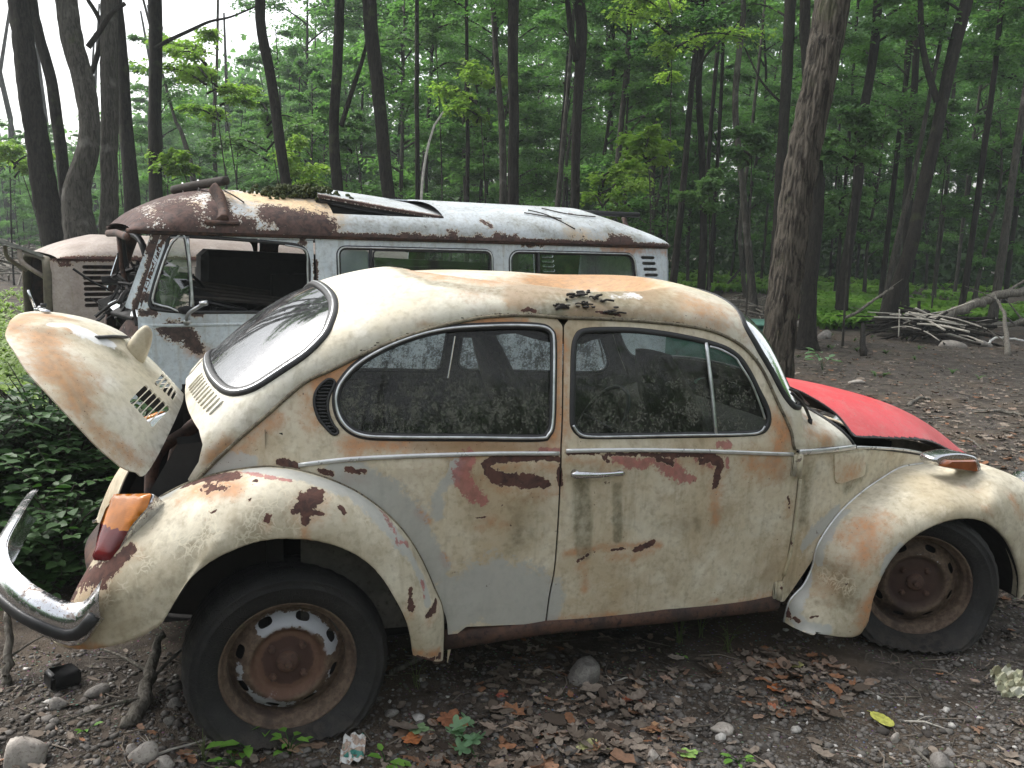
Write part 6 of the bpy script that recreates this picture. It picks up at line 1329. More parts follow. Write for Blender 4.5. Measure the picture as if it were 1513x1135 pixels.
# ---- saplings with light sprays of leaves
def sapling(seed, px, py, rpx, D, mat, label, flat=.3, n=(7, 8, 26), ls=.11, hgt=1.0):
    c = atD(px, py, D); r = rpx/FPX*D; root = empty('sapling', (c[0]+.4, c[1]+.3, 0), 0, label, 'sapling'); top = c-np.array([c[0]+.4, c[1]+.3, 0])
    mb = MB(); q = spl([[0, 0, -.02], [-.05, .02, top[2]*.5], top*[.8, .8, 1]], 6); mb.tube(q, np.linspace(.022, .008, len(q)), 6); mb.build('stem', M['barkp'], root)
    tb, V, F = crown_data(seed, -r*.45*hgt, r*.55*hgt, r, n[0], n[1], int(n[2]*1.6), ls*.78); fastmesh('crown', V+top, F, mat, root); mk('twigs', np.vstack(tb.V)+top, tb.F, M['bark'], root)
LY, LB = M['leafy'], M['leafb']
for a in [(101, 1262, 215, 78, 13, LB, 'sapling with blue-green leaf sprays right of the big leaning tree'), (102, 955, 228, 60, 14, LY, 'bright yellow-green maple sapling above the van rear corner'), (103, 1108, 222, 52, 15, LB, 'leafy green sapling just left of the big leaning tree'),
          (104, 1045, 290, 60, 17, LB, 'low spreading green sapling right of the van roof'), (105, 890, 292, 70, 17, LY, 'light green sapling behind the rear roof rack'), (106, 305, 108, 95, 17, LY, 'yellow-green sapling with flat layered sprays, top left'), (107, 325, 150, 80, 18, LY, 'second yellow-green layered sapling, lower left'),
          (108, 262, 243, 30, 15, LY, 'small bright sprig between the left trunks above the van'), (109, 430, 262, 85, 17, LY, 'bright low sapling directly behind the moss on the van roof'), (110, 395, 205, 100, 19, LB, 'broad pale green sapling left of centre'), (111, 705, 150, 70, 18, LY, 'yellow-green sapling left of the central black trunk'),
          (112, 640, 60, 100, 20, LB, 'green sapling crown at top centre'), (113, 990, 60, 130, 17, LY, 'large yellow-green sapling crown at top right of centre'), (114, 1240, 320, 60, 19, LB, 'dim green sapling between the dark stems on the right'), (115, 520, 205, 60, 19, LB, 'green sapling between the trunks left of centre'), (116, 20, 240, 50, 18, LY, 'pale green sapling at the far left edge'), (117, 1400, 210, 90, 20, LB, 'green sapling behind the crooked tree')]:
    sapling(*a)
# ---- the wood behind: copies of a few model trees
RW = random.Random(21); protos = []
spec = [('canopy', 3.2, 11, 2.7, 18, 12, 30, .15, B), ('canopy', 2.2, 9.5, 2.3, 18, 12, 30, .14, B), ('under', 1.2, 6.5, 1.9, 16, 11, 30, .13, Bp), ('under', .9, 5.2, 1.6, 14, 11, 30, .12, Bp), ('canopy', 4.0, 12.5, 2.9, 18, 12, 30, .15, Bp), ('bare', 6.5, 11.5, 2.0, 9, 10, 24, .15, B)]
for k, (kind, h0, h1, R_, nl, nt_, nlf, ls, bk) in enumerate(spec):
    pts = [(0, 0, -.05), (RW.uniform(-.2, .2), 0, h1*.3), (RW.uniform(-.4, .4), .1, h1*.65), (RW.uniform(-.6, .6), .1, h1)]
    protos.append(make_tree('tree', 200+k, pts, [.06, .052, .042, .018] if kind != 'under' else [.06, .05, .035, .01], bk, Lf, (h0, h1, R_, nl, nt_, nlf, ls), 9, flare=.3))
def copy_tree(o):
    c = o.copy(); COL.objects.link(c)
    for ch_ in [q for q in COL.objects if q.parent == o]: d = ch_.copy(); COL.objects.link(d); d.parent = c
    return c
lab2 = {'canopy': 'tall leafy tree in the wood behind the parked vehicles', 'under': 'small bushy tree filling the wood behind the parked vehicles', 'bare': 'tall bare-stemmed tree in the wood behind the parked vehicles'}
used = set(); cnt = 0
for row, (D0, D1, n) in enumerate([(17.5, 23, 14), (22, 30, 34), (29, 39, 60), (38, 50, 80)]):
    for i in range(n):
        D = RW.uniform(D0, D1); px = -120+1750*(i+RW.random())/n
        k = RW.choice([0, 1, 2, 3, 4, 5] if px > 700 else [0, 1, 2, 2, 3, 3, 5]) if row else RW.choice([2, 3, 5, 5])
        if row == 0 and 1180 < px < 1513 and k in (2, 3): k = 5
        o = protos[k] if k not in used else copy_tree(protos[k]); used.add(k); p = gpt(px, D); s_ = RW.uniform(.8, 1.2)*(1.0 if px > 520 else (.84 if px > 380 else (.60 if px > 200 else .42)))
        o.location = (p[0], p[1], 0); o.rotation_euler = (0, 0, RW.uniform(0, 6.28)); o.scale = (s_, s_, s_*RW.uniform(.9, 1.15))
        kd = spec[k][0]; tag(o, lab2[kd], 'tree', {'canopy': 'tall leafy trees of the wood', 'under': 'small bushy trees of the wood', 'bare': 'bare-stemmed trees of the wood'}[kd]); cnt += 1
# far-off wood that reads as one mass
rg = np.random.default_rng(5); C = []; n = 130000
px = rg.uniform(-250, 1750, n); D = rg.uniform(50, 64, n); top = np.interp(px, [-250, 100, 400, 700, 1000], [8.5, 9.5, 12, 17, 20]); z = rg.uniform(.0, 1, n)**.9*top
# clumpy: leaves gather round crown centres
nc = 420; cx = rg.uniform(-250, 1750, nc); cD = rg.uniform(50, 62, nc); ct = np.interp(cx, [-250, 100, 400, 700, 1000], [3.4, 4.5, 10.5, 20, 24]); cz = rg.uniform(1, 1, nc)*rg.uniform(.08, 1, nc)*ct; idx = rg.integers(0, nc, n)
base = np.array([gpt(a, d) for a, d in zip(cx, cD)]); Cc = base[idx]+np.c_[rg.normal(0, 1.5, n), rg.normal(0, 1.5, n), np.zeros(n)]; Cc[:, 2] = np.maximum(.2, cz[idx]+rg.normal(0, 1.0, n))
V, F = leaves(Cc, rg.normal(0, 1, (n, 3)), rg.normal(0, .5, (n, 3))+[0, 0, .6], .32, rg, .9); dw = fastmesh('distant_wood', V, F, M['leaf']); tag(dw, 'dense far-off green foliage closing the view between the trunks', 'woodland', kind='stuff')
tb = MB()
for k in range(150):
    p = gpt(RW.uniform(-250, 1750), RW.uniform(44, 62)); h = RW.uniform(7, 14); tb.tube([p, p+[RW.uniform(-.5, .5), 0, h*.5], p+[RW.uniform(-1, 1), 0, h]], [RW.uniform(.10, .2), .12, .05], 5, cap=False)
tag(tb.build('distant_trunks', M['bark'], None), 'far-off dark tree trunks too many to count', 'woodland', kind='stuff')

# undergrowth deep in the wood, and the wood that stands round the clearing behind the viewer
n = 26000; nc = 300; cx = rg.uniform(480, 1800, nc); cD = rg.uniform(36, 50, nc); base = np.array([gpt(a, d) for a, d in zip(cx, cD)]); idx = rg.integers(0, nc, n); Cc = base[idx]+np.c_[rg.normal(0, 1.6, n), rg.normal(0, 1.6, n), rg.uniform(0, 1, n)**1.2*3.4]
V, F = leaves(Cc, rg.normal(0, 1, (n, 3)), rg.normal(0, .5, (n, 3))+[0, 0, .6], .30, rg, .9); tag(fastmesh('undergrowth', V, F, M['leafd'], None), 'dim leafy undergrowth deep between the far trunks', 'undergrowth', kind='stuff')
n = 130000; nc = 260; az = rg.uniform(math.radians(158), math.radians(372), nc); rr = rg.uniform(13, 21, nc); idx = rg.integers(0, nc, n); cz = rg.uniform(.6, 4.4, nc)
Cc = np.c_[np.cos(az)*rr+CAM[0], np.sin(az)*rr+CAM[1], cz][idx]+np.c_[rg.normal(0, 1.2, n), rg.normal(0, 1.2, n), rg.normal(0, 1., n)]; Cc[:, 2] = np.maximum(Cc[:, 2], .1)
V, F = leaves(Cc, rg.normal(0, 1, (n, 3)), rg.normal(0, .5, (n, 3))+[0, 0, .6], .26, rg, .9); tag(fastmesh('surrounding_wood', V, F, M['leaf'], None), 'dense foliage of the wood round the clearing', 'woodland', kind='stuff')
tb = MB()
for k in range(46):
    a = RW.uniform(math.radians(160), math.radians(372)); r = RW.uniform(11, 19); p = np.array([math.cos(a)*r+CAM[0], math.sin(a)*r+CAM[1], 0]); tb.tube([p, p+[RW.uniform(-.4, .4), 0, 3], p+[RW.uniform(-.8, .8), 0, 7]], [RW.uniform(.14, .25), .14, .06], 7, cap=False)
tag(tb.build('surrounding_trunks', M['bark'], None), 'trunks of the wood round the clearing', 'woodland', kind='stuff')
# ------------------------------------------------------------------ ground, litter, stones, plants
SUNAZ = 135; EXPO = 1.2; HAZE = .0017
RGG = np.random.default_rng(77)
def gz(x, y):
    near = .006*np.sin(x*5.1+y*3.3)+.005*np.sin(x*9.7-y*7.1+1.2)+.004*np.sin(x*17+y*13.3)
    far = .10*np.sin(x*.31+1.3)*np.sin(y*.27+.4)+.05*np.sin(x*.9+y*.7)
    d = np.hypot(x-1, y-1); return near-.008+far*sstep(7, 16, d)
sp = lambda a, n, lim: np.sinh(np.linspace(-1, 1, n)*a)/math.sinh(a)*lim
xs = sp(4.2, 380, 90)+1.; ys = sp(4.2, 380, 90)-.8; X, Y = np.meshgrid(xs, ys, indexing='ij'); Z = gz(X, Y)+RGG.normal(0, .0015, X.shape)*(np.hypot(X, Y) < 8)
i, j = np.meshgrid(np.arange(379), np.arange(379), indexing='ij'); F = np.stack([i*380+j, (i+1)*380+j, (i+1)*380+j+1, i*380+j+1], -1).reshape(-1, 4)
def soil():
    t = NT('woodland_soil'); n = t.noise(.7, 7, .65); n2 = t.noise(6, 8, .7); n3 = t.noise(38, 6, .7); v = t.vor(55); v2 = t.vor(130)
    c = t.mix(t.mr(n2, .35, .65), (.032, .026, .021), (.095, .080, .066)); c = t.mix(t.mr(n3, .5, .72), c, (.14, .12, .10)); c = t.mix(t.m('MULTIPLY', t.mr(n, .48, .62), .6), c, (.11, .082, .058))
    st = t.m('MULTIPLY', t.mr(v.outputs['Distance'], .16, .30, 1, 0), t.mr(t.noise(3, 4), .40, .60)); c = t.mix(t.m('MULTIPLY', st, .7), c, t.mix(.5, v.outputs['Color'], (.16, .145, .13)))
    c = t.mix(t.m('MULTIPLY', st, .45), c, (.15, .14, .125))
    h = t.m('ADD', t.m('MULTIPLY', n3, .7), t.m('ADD', t.m('MULTIPLY', st, .6), t.m('MULTIPLY', t.mr(v2.outputs['Distance'], .0, .5, 1, 0), .25)))
    return t.fin(t.bsdf(Base_Color=c, Roughness=.93, Specular_IOR_Level=.25, Normal=t.bump(h, .85, .02)))
gr = fastmesh('ground', np.stack([X, Y, Z], -1).reshape(-1, 3), F, soil(), None, smooth=True); tag(gr, kind='structure')
def onground(px, py): p = atZ(px, py, 0.); p[2] = float(gz(np.array(p[0]), np.array(p[1]))); return p
# leaf litter with its own colour per leaf
def flatleaf(C, yaw, size, curl, tilt, lob, rng):
    """lobed dry leaves, lying and curled; returns verts, tris"""
    n = len(C); k = 14; th = np.linspace(0, 2*math.pi, k, endpoint=False)
    r = (.62+.38*np.cos(th)**2)[None]*(1+lob[:, None]*.26*np.cos(th*7))*rng.uniform(.85, 1.15, (n, k)); x = np.cos(th)[None]*r*.5; y = np.sin(th)[None]*r*.36
    z = curl[:, None]*(y*y*6+.5*x*x*3)+rng.normal(0, .025, (n, k)); P = np.stack([x, y, z], -1); P = np.concatenate([np.zeros((n, 1, 3)), P], 1)*size[:, None, None]
    cx, sx = np.cos(tilt), np.sin(tilt); P = np.stack([P[..., 0], P[..., 1]*cx[:, None]-P[..., 2]*sx[:, None], P[..., 1]*sx[:, None]+P[..., 2]*cx[:, None]], -1)
    cy, sy = np.cos(yaw), np.sin(yaw); P = np.stack([P[..., 0]*cy[:, None]-P[..., 1]*sy[:, None], P[..., 0]*sy[:, None]+P[..., 1]*cy[:, None], P[..., 2]], -1)+C[:, None]
    b = np.arange(n)[:, None]*(k+1); F = np.concatenate([b+np.array([0, 1+a, 1+(a+1) % k]) for a in range(k)]); return P.reshape(-1, 3), F
def colleaf(name, V, F, val, mat, parent=None):
    o = fastmesh(name, V, F, mat, parent, smooth=True); a = o.data.attributes.new('lc', 'FLOAT', 'POINT'); a.data.foreach_set('value', val.astype(np.float32)); return o
def littermat():
    t = NT('leaf_litter'); a = nd(t.nt, 'ShaderNodeAttribute', attribute_name='lc').outputs['Fac']; r = nd(t.nt, 'ShaderNodeValToRGB', {0: a}); cr = r.color_ramp
    stops = [(0, (.045, .032, .024)), (.3, (.095, .072, .054)), (.55, (.17, .138, .11)), (.78, (.29, .24, .195)), (.88, (.19, .10, .058)), (.96, (.28, .13, .065)), (1, (.36, .34, .30))]
    cr.elements[0].position = 0; cr.elements[0].color = (*stops[0][1], 1); cr.elements[1].position = 1; cr.elements[1].color = (*stops[-1][1], 1)
    for p_, c_ in stops[1:-1]: e_ = cr.elements.new(p_); e_.color = (*c_, 1)
    n = t.noise(70, 5, .6); c = t.mix(t.m('MULTIPLY', t.mr(n, .4, .7), .5), r.outputs[0], (.06, .045, .035)); return t.fin(t.bsdf(Base_Color=c, Roughness=.8, Specular_IOR_Level=.3, Normal=t.bump(n, .4, .004)))
M['litter'] = littermat()
def scatter_px(n, boxes):
    w = np.array([b[4] for b in boxes], float); w /= w.sum(); out = []
    for k in RGG.choice(len(boxes), n, p=w): b = boxes[k]; out.append(onground(RGG.uniform(b[0], b[2]), RGG.uniform(b[1], b[3])))
    return np.array(out)
C = np.vstack([scatter_px(2300, [(560, 990, 1020, 1160, 8), (1080, 960, 1260, 1060, 2.2), (640, 940, 1180, 1000, 3), (950, 1000, 1560, 1180, 1.3), (-60, 950, 280, 1180, 1.6), (260, 1080, 600, 1180, 1.5), (1150, 930, 1560, 1020, .9)]),
               scatter_px(6500, [(1150, 480, 1560, 900, 7), (900, 420, 1250, 560, 1), (-80, 430, 200, 700, 1.5), (1400, 640, 1700, 900, 1)])])
n = len(C); D_ = (C-CAM)@cf; keepm = (np.sin(C[:, 0]*3.1+1.7*np.sin(C[:, 1]*2.3))+np.sin(C[:, 1]*4.3+C[:, 0]*1.1)+RGG.normal(0, .8, n) > -.35) | (np.arange(n) > 2300); pc_ = onground(1165, 1005); near_ = np.hypot(C[:, 0]-pc_[0], C[:, 1]-pc_[1]) < .26; keepm |= near_; C[~keepm, 2] -= .08
size = RGG.uniform(.012, .058, n)*np.where(D_ > 6, 1.5, 1); size[:2300] *= np.where(RGG.random(2300) < .12, 1.7, 1)
C[:, 2] += RGG.uniform(.001, .022, n)
V, F = flatleaf(C, RGG.uniform(0, 6.28, n), size, RGG.uniform(-.3, .6, n), RGG.normal(0, .24, n), (RGG.random(n) < .5)*RGG.uniform(.3, 1, n), RGG)
val = RGG.beta(2.3, 1.9, n); val = np.where(RGG.random(n) < .04, RGG.uniform(.84, .98, n), val); cx_ = near_; val = np.where(cx_ & (RGG.random(n) < .22), RGG.uniform(.82, .95, n), val)
tag(colleaf('leaf_litter', V, F, np.repeat(val, 15), M['litter']), 'dry brown leaves and flakes strewn over the dark soil', 'leaf litter', kind='stuff')
# gravel
def pebbles(C, size, rng, name, mat):
    th = [(0, 0, 1)]+[(math.cos(a)*.9, math.sin(a)*.9, .35) for a in np.linspace(0, 6.28, 6)[:-1]]+[(math.cos(a+.6)*.85, math.sin(a+.6)*.85, -.45) for a in np.linspace(0, 6.28, 6)[:-1]]+[(0, 0, -.8)]
    T = np.array(th); n = len(C); P = T[None]*rng.uniform(.6, 1.25, (n, 12, 1))*size[:, None, None]*np.stack([rng.uniform(.7, 1.3, n), rng.uniform(.6, 1.1, n), rng.uniform(.35, .7, n)], -1)[:, None]
    a = rng.uniform(0, 6.28, n); P = np.stack([P[..., 0]*np.cos(a)[:, None]-P[..., 1]*np.sin(a)[:, None], P[..., 0]*np.sin(a)[:, None]+P[..., 1]*np.cos(a)[:, None], P[..., 2]], -1)+C[:, None]
    f = [(0, 1+k, 1+(k+1) % 5) for k in range(5)]+[(1+k, 6+k, 1+(k+1) % 5) for k in range(5)]+[(1+(k+1) % 5, 6+k, 6+(k+1) % 5) for k in range(5)]+[(11, 6+(k+1) % 5, 6+k) for k in range(5)]
    b = np.arange(n)[:, None]*12; F = np.concatenate([b+np.array(q) for q in f]); o = fastmesh(name, P.reshape(-1, 3), F, mat); a_ = o.data.attributes.new('lc', 'FLOAT', 'POINT'); a_.data.foreach_set('value', np.repeat(rng.random(n), 12).astype(np.float32)); return o
def pebmat():
    t = NT('gravel'); a = nd(t.nt, 'ShaderNodeAttribute', attribute_name='lc').outputs['Fac']; n = t.noise(90, 5); c = t.mix(a, (.045, .038, .033), (.19, .175, .16)); c = t.mix(t.mr(a, .965, .98), c, (.5, .48, .45)); c = t.mix(t.m('MULTIPLY', t.mr(n, .4, .7), .4), c, (.05, .04, .03)); return t.fin(t.bsdf(Base_Color=c, Roughness=.85, Normal=t.bump(n, .4, .003)))
C = scatter_px(15000, [(940, 1000, 1600, 1200, 6), (-60, 960, 560, 1200, 4), (560, 960, 1010, 1200, 2), (1150, 500, 1600, 960, 2.5), (1380, 820, 1600, 1000, 1)]); s_ = RGG.gamma(2.0, .0026, len(C))+.002; s_ *= np.where((C-CAM)@cf > 6, 1.8, 1); C[:, 2] += s_*.15
tag(pebbles(C, s_, RGG, 'gravel', pebmat()), 'small grey gravel pressed into the soil', 'gravel', kind='stuff')
# ---- individual stones
stonem = rustmat('grey_stone', (.17, .155, .14), (.27, .25, .23), (.11, .10, .09), .9, 30); palest = rustmat('pale_stone', (.30, .27, .24), (.42, .38, .34), (.20, .17, .15), .85, 24)
def stone(px, py, w, h, mat, label, seed, name='stone', flat=None):
    p = onground(px, py); D = float((p-CAM)@cf); W = w/FPX*D/2; H = h/FPX*D/2 if flat is None else W*flat; rg = np.random.default_rng(seed); V, F = sphere_pts(12, 18, (0, 0, 0), (1, 1, 1)); V = V.copy()
    for k in range(5):
        d = rg.normal(0, 1, 3); d /= np.linalg.norm(d); V += V*(.10*np.sin(3*(V@d)+rg.uniform(0, 6)))[:, None]; V -= np.maximum(0, (V@d)-.72)[:, None]*d*.8
    V *= [W, W*rg.uniform(.65, .9), H]; V += rg.normal(0, W*.012, V.shape); o = mk(name, V, F, mat); o.location = (p[0], p[1], p[2]+H*.35); o.rotation_euler = (rg.uniform(-.15, .15), rg.uniform(-.15, .15), rg.uniform(-.5, .5)); return tag(o, label, 'stone')
for k, a in enumerate([(38, 1122, 66, 64, palest, 'large rounded pale stone at the bottom left corner'), (86, 1044, 30, 18, stonem, 'grey angular stone above the large pale one'), (80, 1070, 16, 14, stonem, 'small grey stone between the angular one and the corner boulder'), (196, 1112, 22, 20, palest, 'small pale block beside the chalky greenish stone'), (213, 1124, 42, 30, palest, 'chalky greenish pale stone below the rear wheel'), (243, 1132, 34, 22, palest, 'flat pale stone cut by the lower edge, near the rear wheel'), (258, 1043, 22, 17, stonem, 'reddish grey stone left of the rear tyre'), (251, 1067, 18, 16, stonem, 'small stone touching the dirt left of the rear tyre foot'), (145, 1020, 34, 18, stonem, 'flat grey stone under the bumper corner'), (140, 1045, 22, 14, stonem, 'small stone in the dirt left of the rear wheel'),
    (865, 1000, 58, 50, stonem, 'big brownish flat rock half under leaves below the door'), (1067, 1078, 32, 16, palest, 'smooth pale oval pebble on open gravel'), (965, 1128, 26, 26, palest, 'bluish white pebble at the lower edge below the door'), (578, 1052, 20, 12, stonem, 'grey flat chip right of the rear tyre'), (1322, 1092, 18, 16, palest, 'pale pebble right of the round yellow leaf'), (1393, 1128, 34, 26, stonem, 'grey stone cut by the lower right edge'), (1402, 1108, 18, 12, stonem, 'brown rounded pebble at lower right'),
    (1265, 566, 22, 8, palest, 'flat pale stone on open soil beyond the red hood'), (1405, 507, 40, 18, palest, 'broken pale slab leaning in front of the brush pile'), (1352, 490, 26, 16, stonem, 'pale grey rock in front of the brush pile'), (1455, 505, 28, 14, stonem, 'grey rock right of the pale broken slab'), (1220, 500, 22, 16, stonem, 'dark stone between the ferns and the flared tree'), (1440, 700, 34, 12, palest, 'pale bluish flat stone just right of the hood tip'), (1395, 655, 30, 8, stonem, 'flat grey stone above the indicator'), (1180, 480, 16, 12, stonem, 'dark rock at the foot of the flared tree')]):
    stone(*a, 300+k)
# ---- single leaves worth a name
def oneleaf(px, py, w, col, label, seed, lob=.9, curl=.5, yaw=None, round_=False, name='fallen_leaf', lift=.012):
    p = onground(px, py); D = float((p-CAM)@cf); rg = np.random.default_rng(seed); S_ = w/FPX*D*1.1; k = 42; curl = curl*.45; th = np.linspace(0, 2*math.pi, k, endpoint=False)
    if round_: r = np.full(k, 1.)*(.8+.2*np.cos(th)**2)
    else: r = (.60+.40*np.abs(np.cos(th*2.5)))*(.75+.25*np.cos(th))*(1+.05*rg.normal(0, 1, k))
    ring_ = [np.zeros((1, 2))]; 
    for f in (.5, 1.): ring_.append(np.c_[np.cos(th)*r*f*.6, np.sin(th)*r*f*.5])
    P = np.vstack(ring_); z = curl*(P[:, 1]**2*.9+P[:, 0]**2*.5)+rg.normal(0, .012, len(P)); V = np.c_[P, z]*S_; F = [(0, 1+a, 1+(a+1) % k) for a in range(k)]+[(1+a, 1+k+a, 1+k+(a+1) % k, 1+(a+1) % k) for a in range(k)]
    mb = MB(); mb.add(V, F); mb.tube([V[1]*.0, V[1]*.5+[0, 0, .002], V[1+k]*1.0, V[1+k]*1.35+[0, 0, -.004]], [.0012]*4, 4)
    t = NT(name+'_%d' % seed); n = t.noise(60, 5); c = t.mix(t.mr(n, .35, .7), col, tuple(q*.55 for q in col)); m_ = t.fin(t.bsdf(Base_Color=c, Roughness=.6, Normal=t.bump(n, .3, .003)))
    o = mb.build(name, m_, None); o.location = (p[0], p[1], p[2]+lift); o.rotation_euler = (rg.normal(0, .15), rg.normal(0, .15), yaw if yaw is not None else rg.uniform(0, 6.28)); return tag(o, label, 'leaf')
for k, a in enumerate([(1148, 1016, 34, (.50, .16, .05), 'bright orange oak leaf lying below the front fender'), (1142, 1044, 16, (.45, .15, .07), 'small orange leaf just below the bright oak leaf'), (1174, 1050, 18, (.42, .17, .09), 'small tan-orange leaf right of the bright oak leaf'), (660, 1060, 44, (.34, .14, .07), 'large rust-brown oak leaf right of the rear tyre'), (685, 1068, 26, (.36, .13, .06), 'rust leaf tucked behind the green sprig'), (606, 1092, 38, (.48, .17, .06), 'orange leaf under a pale green one near the wrapper'), (926, 1032, 18, (.42, .12, .06), 'left one of two small red-orange leaves below the door'), (944, 1036, 18, (.42, .12, .06), 'right one of two small red-orange leaves below the door'), (738, 1030, 16, (.40, .11, .07), 'small red leaf below the door gap'),
     (958, 1078, 40, (.42, .24, .13), 'tan curled oak leaf in the lower centre'), (865, 1106, 44, (.40, .40, .18), 'dull yellow-green oak leaf at the lower centre'), (985, 1002, 22, (.45, .30, .22), 'pinkish tan leaf standing on edge below the door'), (942, 1012, 20, (.42, .28, .18), 'light tan leaf below the middle of the door'), (1180, 985, 22, (.40, .38, .15), 'yellowish leaf on the orange leaf heap'), (620, 1128, 18, (.45, .18, .05), 'amber leaf at the lower edge left of the green sprig'), (440, 1105, 46, (.36, .24, .15), 'long tan leaf right of the sprouts under the rear tyre'), (470, 1098, 40, (.24, .16, .11), 'brown lobed leaf between the sprouts and the wrapper'), (805, 1128, 50, (.36, .19, .11), 'brown leaf cut by the lower edge of the picture'), (1232, 925, 26, (.30, .26, .22), 'grey curled leaf below the front fender foot'), (1275, 1025, 24, (.32, .29, .25), 'pale dry lobed leaf on the gravel'), (770, 1080, 30, (.36, .27, .2), 'beige leaf right of the green sprig'), (940, 1110, 30, (.38, .33, .28), 'pale grey-brown leaf in the lower centre')]):
    oneleaf(*a, 500+k)
oneleaf(1303, 1066, 28, (.50, .50, .10), 'round yellow leaf standing on the gravel at lower right', 560, round_=True, curl=.1, lift=.02)
oneleaf(1012, 1118, 34, (.30, .48, .12), 'fresh light green leaf at the lower edge', 561, curl=.2); oneleaf(615, 1080, 34, (.22, .34, .16), 'pale green leaf lying on an orange one', 562, curl=.2, lift=.022)
# ---- sprouts, sprigs, tufts
def plant(px, py, label, seed, n=6, size=.05, h=.06, spread=.04, mat=None, lobed=False, name='seedling'):
    p = onground(px, py); rg = np.random.default_rng(seed); root = empty(name, tuple(p), 0, label, 'plant'); mb = MB(); C = []; D = []; N = []
    for k in range(n):
        a = rg.uniform(0, 6.28); e = np.array([math.cos(a)*spread*rg.uniform(.3, 1.2), math.sin(a)*spread*rg.uniform(.3, 1.2), h*rg.uniform(.4, 1.1)]); mb.tube(spl([[0, 0, -.005], e*[.3, .3, .6], e], 4), .0016, 5); d = e*[1, 1, 0]; d = d/(np.linalg.norm(d)+1e-6); C.append(e); D.append(d+[0, 0, rg.uniform(-.3, .4)]); N.append([0, 0, 1.]-.3*d)
    mb.build('stem', M['leafd'], root); V, F = leaves(np.array(C), np.array(D), np.array(N), size, rg, .62, .10); fastmesh('leaves', V, F, mat or LY, root)
def gm(name, a, b, tr=.3): return leafmat(name, a, b, tr, 0., 20)
gA = gm('sprout_green', (.12, .27, .04), (.22, .42, .08)); gB = gm('sprig_green', (.13, .24, .13), (.24, .36, .20))
plant(365, 1112, 'green sprout with pointed leaves in front of the rear tyre', 1, 7, .052, .05, .05, gA); plant(395, 1085, 'single upright leafed sprout touching the flat tyre', 2, 4, .05, .07, .05, gA); plant(428, 1112, 'bright rounded-leaf sprout below the flat tyre', 3, 8, .036, .06, .035, gA); plant(1090, 1124, 'tiny bright green seedling on gravel at the lower edge', 4, 7, .03, .02, .025, gA); plant(1007, 966, 'tiny green two-leaf seedling below the door', 5, 3, .02, .012, .012, gA); plant(128, 1082, 'tiny dull seedling left of the rear wheel', 6, 5, .025, .02, .02, gA); plant(345, 1125, 'small leafy sprout cut by the lower edge', 7, 6, .045, .035, .04, gA); plant(1215, 545, 'small fern-like seedling beyond the red hood', 8, 14, .12, .25, .15, gB); plant(570, 1120, 'green sprout near the lower edge beside the wrapper', 9, 5, .05, .02, .03, gA)
sg = empty('oak_sprig', tuple(onground(690, 1112)), 0, 'broken green oak sprig with lobed leaves lying on brown litter', 'plant'); rg = np.random.default_rng(8)
for k in range(12):
    a = rg.uniform(0, 6.28); c = np.array([math.cos(a)*rg.uniform(.01, .075), math.sin(a)*rg.uniform(.01, .06), rg.uniform(.03, .09)]); kk = 36; th = np.linspace(0, 2*math.pi, kk, endpoint=False); r = (.35+.65*np.abs(np.cos(th*2.5)))*(.7+.3*np.cos(th)); R2 = rotm('Z', rg.uniform(0, 6.28))@rotm('X', rg.normal(0, .45))@rotm('Y', rg.normal(-.1, .4)); P_ = np.c_[np.cos(th)*r*.050, np.sin(th)*r*.040, .25*(np.sin(th)*r*.04)**2*20]; P_ = np.vstack([[0, 0, 0], P_])@R2.T+c
    mk('leaf', P_, [(0, 1+q, 1+(q+1) % kk) for q in range(kk)], gB, sg)
mb = MB(); mb.tube(spl([(.02, -.07, .0), (0, 0, .045), (-.03, .05, .06)], 5), .0025, 6); mb.build('stalk', M['leafd'], sg)
def tuft(px, py, label, seed, n=14, h=.13):
    p = onground(px, py); rg = np.random.default_rng(seed); mb = MB()
    for k in range(n):
        a = rg.uniform(0, 6.28); e = np.array([math.cos(a)*h*rg.uniform(.15, .8), math.sin(a)*h*rg.uniform(.15, .8), h*rg.uniform(.4, 1.1)]); q = spl([[rg.normal(0, .008), rg.normal(0, .008), -.005], e*[.35, .35, .75], e], 5); mb.tube(q, np.linspace(.0018, .0004, len(q)), 4)
    o = mb.build('grass_tuft', gm('grass_%d' % seed, (.10, .13, .05), (.20, .23, .10)), None); o.location = tuple(p); tag(o, label, 'grass')
tuft(1003, 948, 'wispy grass tuft in shadow below the door', 21, 16, .12); tuft(1076, 962, 'pale grass tuft below the front end of the door', 22, 14, .11); tuft(615, 1015, 'thin grass stalks beside the rear fender foot', 23, 6, .14); tuft(1035, 940, 'faint thin grass tuft under the sill', 24, 8, .13); tuft(300, 1120, 'sparse grass blades in front of the rear tyre', 25, 8, .10)
